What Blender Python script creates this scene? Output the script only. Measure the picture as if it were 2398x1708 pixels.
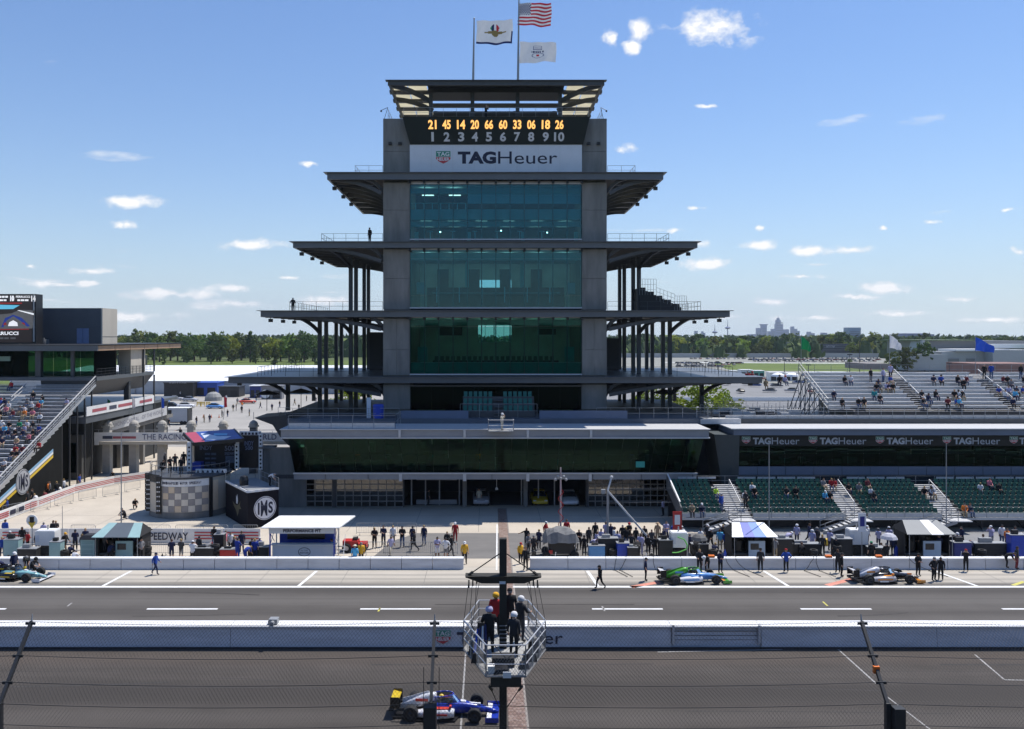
import bpy, bmesh, math, random
from mathutils import Vector, Matrix
random.seed(7)
for o in list(bpy.data.objects): bpy.data.objects.remove(o)
S = bpy.context.scene
COL = S.collection
R = math.radians
# ---------------------------------------------------------------- camera
F, CU, CV, H = 2000.0, 1145.0, 788.0, 18.1      # focal length and vanishing point in photo pixels, eye height in metres
cam = bpy.data.objects.new('camera', bpy.data.cameras.new('camera')); COL.objects.link(cam); S.camera = cam
cam.location = (0, 0, H); cam.rotation_euler = (R(90), 0, 0)
cam.data.sensor_fit = 'HORIZONTAL'; cam.data.sensor_width = 36; cam.data.lens = 36*F/2398
cam.data.shift_x = (1199-CU)/2398; cam.data.shift_y = (CV-854)/2398
cam.data.clip_start = 0.5; cam.data.clip_end = 30000
# ---------------------------------------------------------------- sky
SUN_AZ, SUN_EL = 50.0, 65.0                      # degrees right of the view axis, above the horizon
W = bpy.data.worlds.new('World'); S.world = W; W.use_nodes = True
nt = W.node_tree; nt.nodes.clear()
def N(t, **k):
    n = nt.nodes.new(t)
    for a, b in k.items(): setattr(n, a, b)
    return n
def LK(a, b): nt.links.new(a, b)
def MATH(op, a, b=None, c=None, clamp=False):
    n = nt.nodes.new('ShaderNodeMath'); n.operation = op; n.use_clamp = clamp
    for i, x in enumerate((a, b, c)):
        if x is None: continue
        if isinstance(x, (int, float)): n.inputs[i].default_value = x
        else: nt.links.new(x, n.inputs[i])
    return n.outputs[0]
sky = N('ShaderNodeTexSky'); sky.sky_type = 'NISHITA'; sky.sun_disc = False
sky.sun_elevation = R(SUN_EL); sky.sun_rotation = R(SUN_AZ)
sky.altitude = 200; sky.air_density = 1.25; sky.dust_density = 0.1; sky.ozone_density = 4.5
tc = N('ShaderNodeTexCoord'); sep = N('ShaderNodeSeparateXYZ'); LK(tc.outputs['Generated'], sep.inputs[0])
zc = MATH('MAXIMUM', sep.outputs[2], 0.0)
den = MATH('ADD', zc, 0.045)
px = MATH('DIVIDE', sep.outputs[0], den); py = MATH('DIVIDE', sep.outputs[1], den)
cv = N('ShaderNodeCombineXYZ'); LK(px, cv.inputs[0]); LK(py, cv.inputs[1])
n1 = N('ShaderNodeTexNoise'); n1.inputs['Scale'].default_value = 0.95; n1.inputs['Detail'].default_value = 7; n1.inputs['Roughness'].default_value = 0.56
LK(cv.outputs[0], n1.inputs['Vector'])
# thinner cover overhead, more towards the horizon
thr = MATH('MULTIPLY_ADD', zc, 0.16, 0.607)
cl = MATH('MULTIPLY', MATH('SUBTRACT', n1.outputs[0], thr), 9.0, clamp=True)
fade = MATH('MULTIPLY', MATH('SUBTRACT', zc, 0.012), 30.0, clamp=True)
cl = MATH('MULTIPLY', cl, fade)
# single fair-weather puffs: direction (x/y, z/y), half sizes
n2 = N('ShaderNodeTexNoise'); n2.inputs['Scale'].default_value = 26; n2.inputs['Detail'].default_value = 9; n2.inputs['Roughness'].default_value = 0.62
mp = N('ShaderNodeMapping'); mp.inputs['Scale'].default_value = (1, 1, 1.6); LK(tc.outputs['Generated'], mp.inputs[0]); LK(mp.outputs[0], n2.inputs['Vector'])
ax = MATH('DIVIDE', sep.outputs[0], MATH('MAXIMUM', sep.outputs[1], 0.05)); az = MATH('DIVIDE', sep.outputs[2], MATH('MAXIMUM', sep.outputs[1], 0.05))
PUFFS = [(1668, 68, 100, 44, .1), (1495, 76, 28, 28, 0), (1432, 86, 20, 20, 0), (1482, 108, 20, 18, 0), (290, 474, 84, 17, 0), (293, 525, 32, 12, 0), (595, 575, 90, 15, 0),
         (1457, 350, 34, 17, 0), (1655, 618, 68, 15, 0), (1775, 575, 46, 13, 0), (1905, 588, 52, 14, .05), (1990, 585, 50, 12, .05), (2385, 588, 26, 12, 0),
         (70, 625, 20, 7, 0), (105, 664, 60, 12, 0), (215, 635, 52, 10, 0), (200, 665, 30, 8, 0), (675, 652, 30, 6, 0), (2080, 675, 70, 14, 0), (2180, 520, 25, 8, -.3),
         (1636, 570, 34, 12, -.5), (1660, 250, 30, 6, 0), (1875, 648, 55, 7, 0), (2000, 695, 60, 8, 0), (1580, 540, 30, 8, 0), (725, 384, 24, 8, 0), (1808, 706, 56, 12, 0),
         (1635, 487, 24, 5, 0), (1780, 534, 16, 7, 0), (2068, 536, 12, 8, 0), (2360, 492, 20, 6, -.3), (540, 676, 60, 12, 0), (400, 690, 130, 14, 0), (560, 712, 120, 14, 0), (300, 742, 140, 13, 0), (760, 705, 90, 14, 0),
         (2250, 700, 60, 9, 0), (2100, 735, 90, 9, 0), (1900, 745, 110, 9, 0), (2330, 750, 90, 9, 0), (1690, 740, 70, 9, 0)]
def VM(op, a, b=None, c=None):
    n = nt.nodes.new('ShaderNodeVectorMath'); n.operation = op
    for i, x in enumerate((a, b, c)):
        if x is None: continue
        if isinstance(x, tuple): n.inputs[i].default_value = x
        else: nt.links.new(x, n.inputs[i])
    return n.outputs['Value'] if op == 'LENGTH' else n.outputs[0]
pc = N('ShaderNodeCombineXYZ'); LK(ax, pc.inputs[0]); LK(az, pc.inputs[1])
wob = N('ShaderNodeTexNoise'); wob.inputs['Scale'].default_value = 60; wob.inputs['Detail'].default_value = 4; LK(pc.outputs[0], wob.inputs['Vector'])
pw = VM('MULTIPLY_ADD', wob.outputs['Color'], (.022, .010, 0), VM('ADD', pc.outputs[0], (-.011, -.005, 0)))
dmin = None
for (u, v, a, b, sl) in PUFFS:
    l = VM('LENGTH', VM('MULTIPLY_ADD', pw, (F/a, F/b, 0), (-(u-CU)/a, -(CV-v)/b, 0)))
    dmin = l if dmin is None else MATH('MINIMUM', dmin, l)
d = MATH('SUBTRACT', 1.0, dmin)
m = MATH('MULTIPLY', MATH('ADD', d, MATH('MULTIPLY_ADD', n2.outputs[0], 3.2, -1.60)), 1.3, clamp=True)
m = MATH('MULTIPLY', m, MATH('MULTIPLY', MATH('ADD', d, 0.6), 1.5, clamp=True))
cl = MATH('MAXIMUM', cl, m)
front = MATH('GREATER_THAN', sep.outputs[2], 0.0)
cl = MATH('MULTIPLY', cl, front)
hzf = MATH('MULTIPLY', MATH('EXPONENT', MATH('MULTIPLY', zc, -11.0)), 0.9)          # pale air low over the horizon, all the way round
air = N('ShaderNodeMix', data_type='RGBA'); LK(hzf, air.inputs[0]); LK(VM('MULTIPLY', sky.outputs[0], (.88, .97, 1.16)), air.inputs[6]); air.inputs[7].default_value = (5.6, 6.7, 7.6, 1)
mix = N('ShaderNodeMix', data_type='RGBA'); LK(cl, mix.inputs[0]); LK(air.outputs[2], mix.inputs[6])
cc = N('ShaderNodeMix', data_type='RGBA'); LK(MATH('MULTIPLY', cl, 1.0, clamp=True), cc.inputs[0]); cc.inputs[6].default_value = (7.2, 7.6, 8.1, 1); cc.inputs[7].default_value = (9.6, 9.5, 9.4, 1); LK(cc.outputs[2], mix.inputs[7])
bg = N('ShaderNodeBackground'); LK(mix.outputs[2], bg.inputs[0]); bg.inputs[1].default_value = 0.095
LK(bg.outputs[0], N('ShaderNodeOutputWorld').inputs[0])
W.cycles.sampling_method = 'MANUAL'; W.cycles.sample_map_resolution = 512
# ---------------------------------------------------------------- sun
sl = bpy.data.lights.new('sun', 'SUN'); sl.energy = 4.2; sl.angle = R(0.53); sl.color = (1, 0.955, 0.89)
sun = bpy.data.objects.new('sun', sl); COL.objects.link(sun)
sd = Vector((math.sin(R(SUN_AZ))*math.cos(R(SUN_EL)), math.cos(R(SUN_AZ))*math.cos(R(SUN_EL)), math.sin(R(SUN_EL))))
sun.rotation_euler = sd.to_track_quat('Z', 'Y').to_euler(); sun.location = (60, 60, 150)
# ---------------------------------------------------------------- exposure and renderer
S.view_settings.view_transform = 'Standard'; S.view_settings.look = 'None'; S.view_settings.gamma = 1; S.view_settings.use_curve_mapping = False
S.view_settings.exposure = 0.3
S.render.engine = 'CYCLES'
S.cycles.max_bounces = 6; S.cycles.diffuse_bounces = 1; S.cycles.glossy_bounces = 3; S.cycles.transmission_bounces = 4; S.cycles.transparent_max_bounces = 12
S.cycles.volume_bounces = 0; S.cycles.use_denoising = True; S.cycles.caustics_reflective = False; S.cycles.caustics_refractive = False
# ---------------------------------------------------------------- helpers
def X(u, D): return (u-CU)*D/F
def Z(v, D): return H-(v-CV)*D/F
def GD(v, z=0.0): return (H-z)*F/(v-CV)
class MB:
    def __init__(s): s.v = []; s.f = []; s.m = []
    def add(s, vs, fs, mi=0):
        b = len(s.v); s.v += [tuple(p) for p in vs]
        for f in fs: s.f.append(tuple(i+b for i in f)); s.m.append(mi)
        return s
    def box(s, x0, x1, y0, y1, z0, z1, mi=0):
        return s.add([(x0,y0,z0),(x1,y0,z0),(x1,y1,z0),(x0,y1,z0),(x0,y0,z1),(x1,y0,z1),(x1,y1,z1),(x0,y1,z1)],
                     [(0,3,2,1),(4,5,6,7),(0,1,5,4),(1,2,6,5),(2,3,7,6),(3,0,4,7)], mi)
    def hexa(s, p, mi=0): # 8 points: 4 bottom ccw, 4 top
        return s.add(p, [(0,3,2,1),(4,5,6,7),(0,1,5,4),(1,2,6,5),(2,3,7,6),(3,0,4,7)], mi)
    def obox(s, c, ax, L, w, h, mi=0): # box along direction ax (xy angle), c = centre of bottom
        ca, sa = math.cos(ax), math.sin(ax); P = []
        for z in (0, h):
            for (a, b) in ((-L/2,-w/2),(L/2,-w/2),(L/2,w/2),(-L/2,w/2)):
                P.append((c[0]+a*ca-b*sa, c[1]+a*sa+b*ca, c[2]+z))
        return s.hexa(P, mi)
    def quad(s, a, b, c, d, mi=0): return s.add([a,b,c,d], [(0,1,2,3)], mi)
    def prism(s, pts, z0, z1, mi=0): # xy polygon ccw
        n = len(pts)
        return s.add([(x,y,z0) for x,y in pts]+[(x,y,z1) for x,y in pts], [tuple(range(n-1,-1,-1)), tuple(range(n,2*n))]+[(i,(i+1)%n,(i+1)%n+n,i+n) for i in range(n)], mi)
    def yz(s, pts, x0, x1, mi=0):
        n = len(pts)
        return s.add([(x0,y,z) for y,z in pts]+[(x1,y,z) for y,z in pts], [tuple(range(n-1,-1,-1)), tuple(range(n,2*n))]+[(i,(i+1)%n,(i+1)%n+n,i+n) for i in range(n)], mi)
    def xz(s, pts, y0, y1, mi=0): # xz polygon, ccw seen from -y
        n = len(pts)
        return s.add([(x,y0,z) for x,z in pts]+[(x,y1,z) for x,z in pts], [tuple(range(n)), tuple(range(2*n-1,n-1,-1))]+[((i+1)%n,i,i+n,(i+1)%n+n) for i in range(n)], mi)
    def tube(s, p, q, r, r2=None, n=6, mi=0, cap=True):
        p = Vector(p); q = Vector(q); r2 = r if r2 is None else r2; d = (q-p)
        if d.length < 1e-6: return s
        d.normalize(); a = d.orthogonal().normalized(); b = d.cross(a); vs = []
        for (c, rr) in ((p, r), (q, r2)):
            for i in range(n):
                t = 2*math.pi*i/n; vs.append(c+(a*math.cos(t)+b*math.sin(t))*rr)
        fs = [(i,(i+1)%n,(i+1)%n+n,i+n) for i in range(n)]
        if cap: fs += [tuple(range(n-1,-1,-1)), tuple(range(n,2*n))]
        return s.add(vs, fs, mi)
    def path(s, pts, r, n=6, mi=0):
        for a, b in zip(pts[:-1], pts[1:]): s.tube(a, b, r, n=n, mi=mi)
        return s
    def bar(s, p, q, w, h, mi=0): # rectangular bar from p to q, w sideways, h upwards
        p = Vector(p); q = Vector(q); d = (q-p).normalized(); up = Vector((0,0,1)) if abs(d.z) < .95 else Vector((0,1,0))
        a = d.cross(up).normalized()*w/2; b = a.cross(d).normalized()*h/2
        return s.hexa([p-a-b,p+a-b,q+a-b,q-a-b,p-a+b,p+a+b,q+a+b,q-a+b], mi)
    def lathe(s, prof, c=(0,0,0), n=16, mi=0, axis='z', a0=0, a1=2*math.pi):
        full = abs(a1-a0-2*math.pi) < 1e-6; k = n if full else n+1; vs = []
        for (r, h) in prof:
            for i in range(k):
                t = a0+(a1-a0)*i/n; x, y = r*math.cos(t), r*math.sin(t)
                p = (x,y,h) if axis == 'z' else (x,h,y) if axis == 'y' else (h,x,y)
                vs.append((c[0]+p[0], c[1]+p[1], c[2]+p[2]))
        fs = []
        for j in range(len(prof)-1):
            for i in range(n if not full else k):
                i2 = (i+1) % k if full else i+1
                fs.append((j*k+i, j*k+i2, (j+1)*k+i2, (j+1)*k+i) if axis != 'y' else (j*k+i, (j+1)*k+i, (j+1)*k+i2, j*k+i2))
        return s.add(vs, fs, mi)
    def ball(s, c, r, n=10, m=6, mi=0, sx=1, sy=1, sz=1):
        vs = []; fs = []
        for j in range(m+1):
            p = math.pi*j/m
            for i in range(n):
                t = 2*math.pi*i/n; vs.append((c[0]+r*sx*math.sin(p)*math.cos(t), c[1]+r*sy*math.sin(p)*math.sin(t), c[2]-r*sz*math.cos(p)))
        for j in range(m):
            for i in range(n): fs.append((j*n+i, j*n+(i+1)%n, (j+1)*n+(i+1)%n, (j+1)*n+i))
        return s.add(vs, fs, mi)
    def mesh(s, name, mats, off=(0,0,0), smooth=False):
        me = bpy.data.meshes.new(name); ox, oy, oz = off
        me.from_pydata([(x-ox,y-oy,z-oz) for x,y,z in s.v], [], s.f)
        for m in (mats if isinstance(mats, (list, tuple)) else [mats]): me.materials.append(m)
        me.polygons.foreach_set('material_index', s.m)
        if smooth: me.polygons.foreach_set('use_smooth', [True]*len(s.f))
        me.validate(); me.update(); return me
def worldloc(o):
    v = Vector((0,0,0))
    while o is not None: v += o.location; o = o.parent
    return v
def tag(o, label=None, cat=None, group=None, kind=None):
    if label: o['label'] = label
    if cat: o['category'] = cat
    if group: o['group'] = group
    if kind: o['kind'] = kind
    return o
def link(name, me, parent=None, loc=(0,0,0), rz=0):
    o = bpy.data.objects.new(name, me); COL.objects.link(o); o.location = loc; o.rotation_euler = (0,0,rz)
    if parent: o.parent = parent
    return o
def put(mb, name, mats, parent=None, local=False, smooth=False):
    off = (0,0,0) if (local or parent is None) else worldloc(parent)
    return link(name, mb.mesh(name, mats, off, smooth), parent)
def thing(name, label, cat, loc=(0,0,0), rz=0, group=None):
    o = link(name, None, None, loc, rz); o.empty_display_size = 0.2
    return tag(o, label, cat, group)
def solo(mb, name, mats, label, cat, loc, rz=0, group=None, smooth=False, local=False):
    me = mb.mesh(name, mats, (0,0,0) if local else loc, smooth)
    return tag(link(name, me, None, loc, rz), label, cat, group)
def copy_tree(o, parent=None):
    c = o.copy(); COL.objects.link(c); c.parent = parent
    for ch in list(o.children): copy_tree(ch, c)
    return c
def stuff(o): o['kind'] = 'stuff'; return o
def struct(mb, name, mats, smooth=False):
    o = put(mb, name, mats, None, smooth=smooth); o['kind'] = 'structure'; return o
# ---------------------------------------------------------------- materials
MATS = {}
def mat(name, col, rough=0.7, var=0.12, scale=3.0, metal=0.0, bump=0.0, spec=0.5, emit=None, es=0.0, trans=0.0, streak=None, objrand=0.0, bscale=None):
    if name in MATS: return MATS[name]
    m = bpy.data.materials.new(name); m.use_nodes = True; t = m.node_tree; b = t.nodes['Principled BSDF']
    b.inputs['Roughness'].default_value = rough; b.inputs['Metallic'].default_value = metal; b.inputs['Specular IOR Level'].default_value = spec
    c = (col[0], col[1], col[2], 1)
    co = None
    if var > 0:
        tcn = t.nodes.new('ShaderNodeTexCoord'); no = t.nodes.new('ShaderNodeTexNoise'); no.inputs['Scale'].default_value = scale; no.inputs['Detail'].default_value = 5; no.inputs['Roughness'].default_value = .6
        if streak:
            mpn = t.nodes.new('ShaderNodeMapping'); mpn.inputs['Scale'].default_value = streak; t.links.new(tcn.outputs['Object'], mpn.inputs[0]); t.links.new(mpn.outputs[0], no.inputs['Vector'])
        else: t.links.new(tcn.outputs['Object'], no.inputs['Vector'])
        rp = t.nodes.new('ShaderNodeMapRange'); rp.inputs[1].default_value = .25; rp.inputs[2].default_value = .75; rp.inputs[3].default_value = 1-var; rp.inputs[4].default_value = 1+var
        t.links.new(no.outputs[0], rp.inputs[0])
        mx = t.nodes.new('ShaderNodeMix'); mx.data_type = 'RGBA'; mx.blend_type = 'MULTIPLY'; mx.inputs[0].default_value = 1; mx.inputs[6].default_value = c
        cm = t.nodes.new('ShaderNodeCombineColor'); 
        for i in range(3): t.links.new(rp.outputs[0], cm.inputs[i])
        t.links.new(cm.outputs[0], mx.inputs[7]); co = mx.outputs[2]
        if bump > 0:
            bn = t.nodes.new('ShaderNodeBump'); bn.inputs['Strength'].default_value = bump; bn.inputs['Distance'].default_value = 0.05
            if bscale:
                n2 = t.nodes.new('ShaderNodeTexNoise'); n2.inputs['Scale'].default_value = bscale; n2.inputs['Detail'].default_value = 3; t.links.new(tcn.outputs['Object'], n2.inputs['Vector']); t.links.new(n2.outputs[0], bn.inputs['Height'])
            else: t.links.new(no.outputs[0], bn.inputs['Height'])
            t.links.new(bn.outputs[0], b.inputs['Normal'])
    if objrand > 0:
        oi = t.nodes.new('ShaderNodeObjectInfo'); hs = t.nodes.new('ShaderNodeHueSaturation')
        r1 = t.nodes.new('ShaderNodeMapRange'); r1.inputs[3].default_value = .5-objrand*.12; r1.inputs[4].default_value = .5+objrand*.06; t.links.new(oi.outputs['Random'], r1.inputs[0]); t.links.new(r1.outputs[0], hs.inputs['Hue'])
        r2 = t.nodes.new('ShaderNodeMath'); r2.operation = 'MULTIPLY'; r2.inputs[1].default_value = 7.31; t.links.new(oi.outputs['Random'], r2.inputs[0])
        r3 = t.nodes.new('ShaderNodeMath'); r3.operation = 'FRACT'; t.links.new(r2.outputs[0], r3.inputs[0])
        r4 = t.nodes.new('ShaderNodeMapRange'); r4.inputs[3].default_value = 1-objrand*.6; r4.inputs[4].default_value = 1+objrand*.6; t.links.new(r3.outputs[0], r4.inputs[0]); t.links.new(r4.outputs[0], hs.inputs['Value'])
        if co: t.links.new(co, hs.inputs['Color'])
        else: hs.inputs['Color'].default_value = c
        co = hs.outputs[0]
    if co: t.links.new(co, b.inputs['Base Color'])
    else: b.inputs['Base Color'].default_value = c
    if emit: b.inputs['Emission Color'].default_value = (*emit, 1); b.inputs['Emission Strength'].default_value = es
    if trans > 0:
        out = [n for n in t.nodes if n.type == 'OUTPUT_MATERIAL'][0]; tl = t.nodes.new('ShaderNodeBsdfTranslucent'); tl.inputs[0].default_value = c
        if co: t.links.new(co, tl.inputs[0])
        ms = t.nodes.new('ShaderNodeMixShader'); ms.inputs[0].default_value = trans; t.links.new(b.outputs[0], ms.inputs[1]); t.links.new(tl.outputs[0], ms.inputs[2]); t.links.new(ms.outputs[0], out.inputs[0])
    MATS[name] = m; return m
def glass(name, tint, refl, rcol=(1,1,1), rough=0.02, fb=.35):
    if name in MATS: return MATS[name]
    m = bpy.data.materials.new(name); m.use_nodes = True; t = m.node_tree; t.nodes.clear()
    out = t.nodes.new('ShaderNodeOutputMaterial'); tr = t.nodes.new('ShaderNodeBsdfTransparent'); tr.inputs[0].default_value = (*tint, 1)
    gl = t.nodes.new('ShaderNodeBsdfGlossy'); gl.inputs[0].default_value = (*rcol, 1); gl.inputs['Roughness'].default_value = rough
    lw = t.nodes.new('ShaderNodeLayerWeight'); lw.inputs[0].default_value = fb
    a = t.nodes.new('ShaderNodeMath'); a.operation = 'MULTIPLY_ADD'; a.inputs[1].default_value = 1-refl; a.inputs[2].default_value = refl; a.use_clamp = True
    t.links.new(lw.outputs['Fresnel'], a.inputs[0])
    ms = t.nodes.new('ShaderNodeMixShader'); t.links.new(a.outputs[0], ms.inputs[0]); t.links.new(tr.outputs[0], ms.inputs[1]); t.links.new(gl.outputs[0], ms.inputs[2]); t.links.new(ms.outputs[0], out.inputs[0])
    MATS[name] = m; return m
CONC = mat('concrete', (.205,.20,.187), .85, .30, 1.0, streak=(1,1,.22))
CONCW = mat('concrete_warm', (.52,.48,.41), .85, .10, .5, streak=(1,1,.3))
STEEL = mat('painted_steel', (.062,.066,.072), .5, .12, 2)
DKSTEEL = mat('dark_steel', (.035,.036,.04), .5, .1, 2)
ALU = mat('aluminium', (.55,.56,.58), .38, .08, 6, metal=.6)
GALV = mat('galvanised', (.33,.34,.35), .5, .12, 5, metal=.3)
WHITE = mat('white_paint', (.80,.80,.79), .5, .05, 2)
BLACK = mat('black_plastic', (.012,.012,.014), .45, .2, 5)
SLABM = mat('slab_metal', (.115,.125,.14), .42, .1, .6, metal=.25)
SOFFIT = mat('soffit_panel', (.13,.12,.11), .75, .12, 1.2)
PALE = mat('pale_trim', (.55,.55,.55), .5, .08, 3)
RUBBER = mat('tyre_rubber', (.015,.015,.016), .8, .2, 8)
CARBON = mat('carbon', (.014,.014,.016), .35, .2, 6)
RED = mat('red_paint', (.50,.03,.03), .4, .08, 4)
BLUE = mat('blue_paint', (.02,.06,.42), .4, .08, 4)
YEL = mat('yellow_paint', (.75,.50,.04), .45, .08, 4)
ORG = mat('orange_paint', (.75,.17,.02), .5, .08, 4)
SIGNW = mat('sign_white', (.66,.69,.74), .5, .04, 1)
NAVYTXT = mat('navy_ink', (.012,.016,.045), .6, .05, 3)
# ---------------------------------------------------------------- lettering
_tcache = {}
def text_mesh(s, bold=0.0):
    k = (s, bold)
    if k in _tcache: return _tcache[k]
    c = bpy.data.curves.new('t', 'FONT'); c.body = s; c.size = 1; c.extrude = 0.0; c.offset = bold; c.resolution_u = 3
    o = bpy.data.objects.new('t', c); COL.objects.link(o); dg = bpy.context.evaluated_depsgraph_get(); dg.update()
    me = bpy.data.meshes.new_from_object(o.evaluated_get(dg)); bpy.data.objects.remove(o)
    vs = [tuple(v.co) for v in me.vertices]; fs = [tuple(p.vertices) for p in me.polygons]; bpy.data.meshes.remove(me)
    x0 = min(v[0] for v in vs); x1 = max(v[0] for v in vs); y0 = min(v[1] for v in vs); y1 = max(v[1] for v in vs)
    r = ([((v[0]-x0)/(x1-x0), (v[1]-y0)/(y1-y0)) for v in vs], fs); _tcache[k] = r; return r
def lettering(mb, s, o, ex, ez, mi=0, bold=0.0):
    """lay text s on the parallelogram with corner o, width vector ex, height vector ez"""
    vs, fs = text_mesh(s, bold); o = Vector(o); ex = Vector(ex); ez = Vector(ez)
    return mb.add([o+ex*a+ez*b for a, b in vs], fs, mi)
# ================================================================ ground
def ground_mat(name, col, col2, streak, var=.18, rough=.9, fine=60., finev=.18, bands=None):
    m = bpy.data.materials.new(name); m.use_nodes = True; t = m.node_tree; b = t.nodes['Principled BSDF']; b.inputs['Roughness'].default_value = rough; b.inputs['Specular IOR Level'].default_value = .25
    tcn = t.nodes.new('ShaderNodeTexCoord'); mpn = t.nodes.new('ShaderNodeMapping'); mpn.inputs['Scale'].default_value = streak; t.links.new(tcn.outputs['Object'], mpn.inputs[0])
    no = t.nodes.new('ShaderNodeTexNoise'); no.inputs['Scale'].default_value = 1; no.inputs['Detail'].default_value = 8; no.inputs['Roughness'].default_value = .65; t.links.new(mpn.outputs[0], no.inputs['Vector'])
    rp = t.nodes.new('ShaderNodeMapRange'); rp.inputs[1].default_value = .3; rp.inputs[2].default_value = .7; t.links.new(no.outputs[0], rp.inputs[0])
    mx = t.nodes.new('ShaderNodeMix'); mx.data_type = 'RGBA'; mx.inputs[6].default_value = (*col, 1); mx.inputs[7].default_value = (*col2, 1); t.links.new(rp.outputs[0], mx.inputs[0])
    n2 = t.nodes.new('ShaderNodeTexNoise'); n2.inputs['Scale'].default_value = fine; n2.inputs['Detail'].default_value = 2; t.links.new(tcn.outputs['Object'], n2.inputs['Vector'])
    n3 = t.nodes.new('ShaderNodeTexNoise'); n3.inputs['Scale'].default_value = .35; n3.inputs['Detail'].default_value = 4; t.links.new(tcn.outputs['Object'], n3.inputs['Vector'])
    ad = t.nodes.new('ShaderNodeMath'); ad.operation = 'ADD'; t.links.new(n2.outputs[0], ad.inputs[0]); t.links.new(n3.outputs[0], ad.inputs[1])
    r2 = t.nodes.new('ShaderNodeMapRange'); r2.inputs[1].default_value = .6; r2.inputs[2].default_value = 1.4; r2.inputs[3].default_value = 1-finev; r2.inputs[4].default_value = 1+finev; t.links.new(ad.outputs[0], r2.inputs[0])
    m2 = t.nodes.new('ShaderNodeMix'); m2.data_type = 'RGBA'; m2.blend_type = 'MULTIPLY'; m2.inputs[0].default_value = 1; t.links.new(mx.outputs[2], m2.inputs[6])
    cm = t.nodes.new('ShaderNodeCombineColor')
    for i in range(3): t.links.new(r2.outputs[0], cm.inputs[i])
    t.links.new(cm.outputs[0], m2.inputs[7]); col_out = m2.outputs[2]
    if bands:  # worn wheel tracks along the lane: (y, half width, strength, colour)
        sx = t.nodes.new('ShaderNodeSeparateXYZ'); t.links.new(tcn.outputs['Object'], sx.inputs[0])
        for (y, hw, st, cc) in bands:
            a = t.nodes.new('ShaderNodeMath'); a.operation = 'MULTIPLY_ADD'; a.inputs[1].default_value = 1.2; t.links.new(no.outputs[0], a.inputs[0]); t.links.new(sx.outputs[1], a.inputs[2])
            s1 = t.nodes.new('ShaderNodeMath'); s1.operation = 'SUBTRACT'; t.links.new(a.outputs[0], s1.inputs[0]); s1.inputs[1].default_value = y+.6
            s2 = t.nodes.new('ShaderNodeMath'); s2.operation = 'ABSOLUTE'; t.links.new(s1.outputs[0], s2.inputs[0])
            s3 = t.nodes.new('ShaderNodeMapRange'); s3.interpolation_type = 'SMOOTHSTEP'; s3.inputs[1].default_value = 0; s3.inputs[2].default_value = hw; s3.inputs[3].default_value = st; s3.inputs[4].default_value = 0; t.links.new(s2.outputs[0], s3.inputs[0])
            mm = t.nodes.new('ShaderNodeMix'); mm.data_type = 'RGBA'; t.links.new(s3.outputs[0], mm.inputs[0]); t.links.new(col_out, mm.inputs[6]); mm.inputs[7].default_value = (*cc, 1); col_out = mm.outputs[2]
    t.links.new(col_out, b.inputs['Base Color'])
    bn = t.nodes.new('ShaderNodeBump'); bn.inputs['Strength'].default_value = .25; bn.inputs['Distance'].default_value = .02; t.links.new(n2.outputs[0], bn.inputs['Height']); t.links.new(bn.outputs[0], b.inputs['Normal'])
    return m
ASPH = ground_mat('race_asphalt', (.063,.055,.048), (.088,.077,.068), (.06,.9,1), fine=22, finev=.22, bands=[(43.3,2.8,.75,(.046,.041,.037)), (48.0,1.6,.6,(.095,.076,.063)), (40.6,1.2,.5,(.095,.085,.077))])
ASPH2 = ground_mat('pit_asphalt', (.080,.073,.067), (.106,.097,.089), (.05,1.1,1), fine=22, finev=.16, bands=[(58.7,1.6,.7,(.128,.119,.110)), (60.8,1.0,.7,(.062,.057,.053)), (53.9,1.6,.7,(.125,.115,.106)), (56.0,.9,.6,(.066,.060,.056))])
APRON = ground_mat('pit_concrete', (.41,.37,.31), (.51,.465,.395), (.05,.8,1), fine=18, finev=.10, bands=[(62.1,1.5,.95,(.12,.112,.103)), (63.7,.55,.55,(.21,.198,.178)), (64.9,.6,.55,(.22,.205,.185))])
PLAZA = ground_mat('plaza_concrete', (.47,.415,.34), (.55,.49,.405), (.25,.25,1), fine=9, finev=.08)
PLAZA2 = ground_mat('plaza_asphalt', (.155,.15,.145), (.195,.185,.175), (.3,.6,1), fine=15, finev=.12)
LOT = ground_mat('lot_concrete', (.30,.285,.26), (.38,.36,.33), (.08,.08,1), fine=5, finev=.10)
ROADG = ground_mat('service_road', (.20,.20,.20), (.25,.25,.25), (.03,.15,1), fine=5, finev=.12)
GRASS = ground_mat('grass', (.085,.125,.022), (.135,.175,.04), (.03,.05,1), fine=1.5, finev=.25)
FIELD = ground_mat('far_ground', (.07,.10,.03), (.11,.13,.045), (.01,.01,1), fine=.4, finev=.3)
struct(MB().quad((-9000,-3000,-.06),(9000,-3000,-.06),(9000,12000,-.06),(-9000,12000,-.06)), 'ground', FIELD)
struct(MB().quad((-160,22,-.012),(160,22,-.012),(160,49.9,-.012),(-160,49.9,-.012)), 'race_track', ASPH)
struct(MB().quad((-160,49.9,-.012),(160,49.9,-.012),(160,61.75,-.012),(-160,61.75,-.012)), 'pit_lane', ASPH2)
struct(MB().quad((-160,61.75,-.012),(160,61.75,-.012),(160,67.2,-.012),(-160,67.2,-.012)), 'pit_apron', APRON)
struct(MB().quad((-160,67.2,-.012),(160,67.2,-.012),(160,140,-.012),(-160,140,-.012)), 'plaza', PLAZA)
struct(MB().add([(-9.6,69.6,-.006),(26,69.6,-.006),(26,78.6,-.006),(-6.6,78.6,-.006),(-8.6,75.5,-.006)],[(0,1,2,3,4)]), 'plaza_roadway', PLAZA2)
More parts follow.
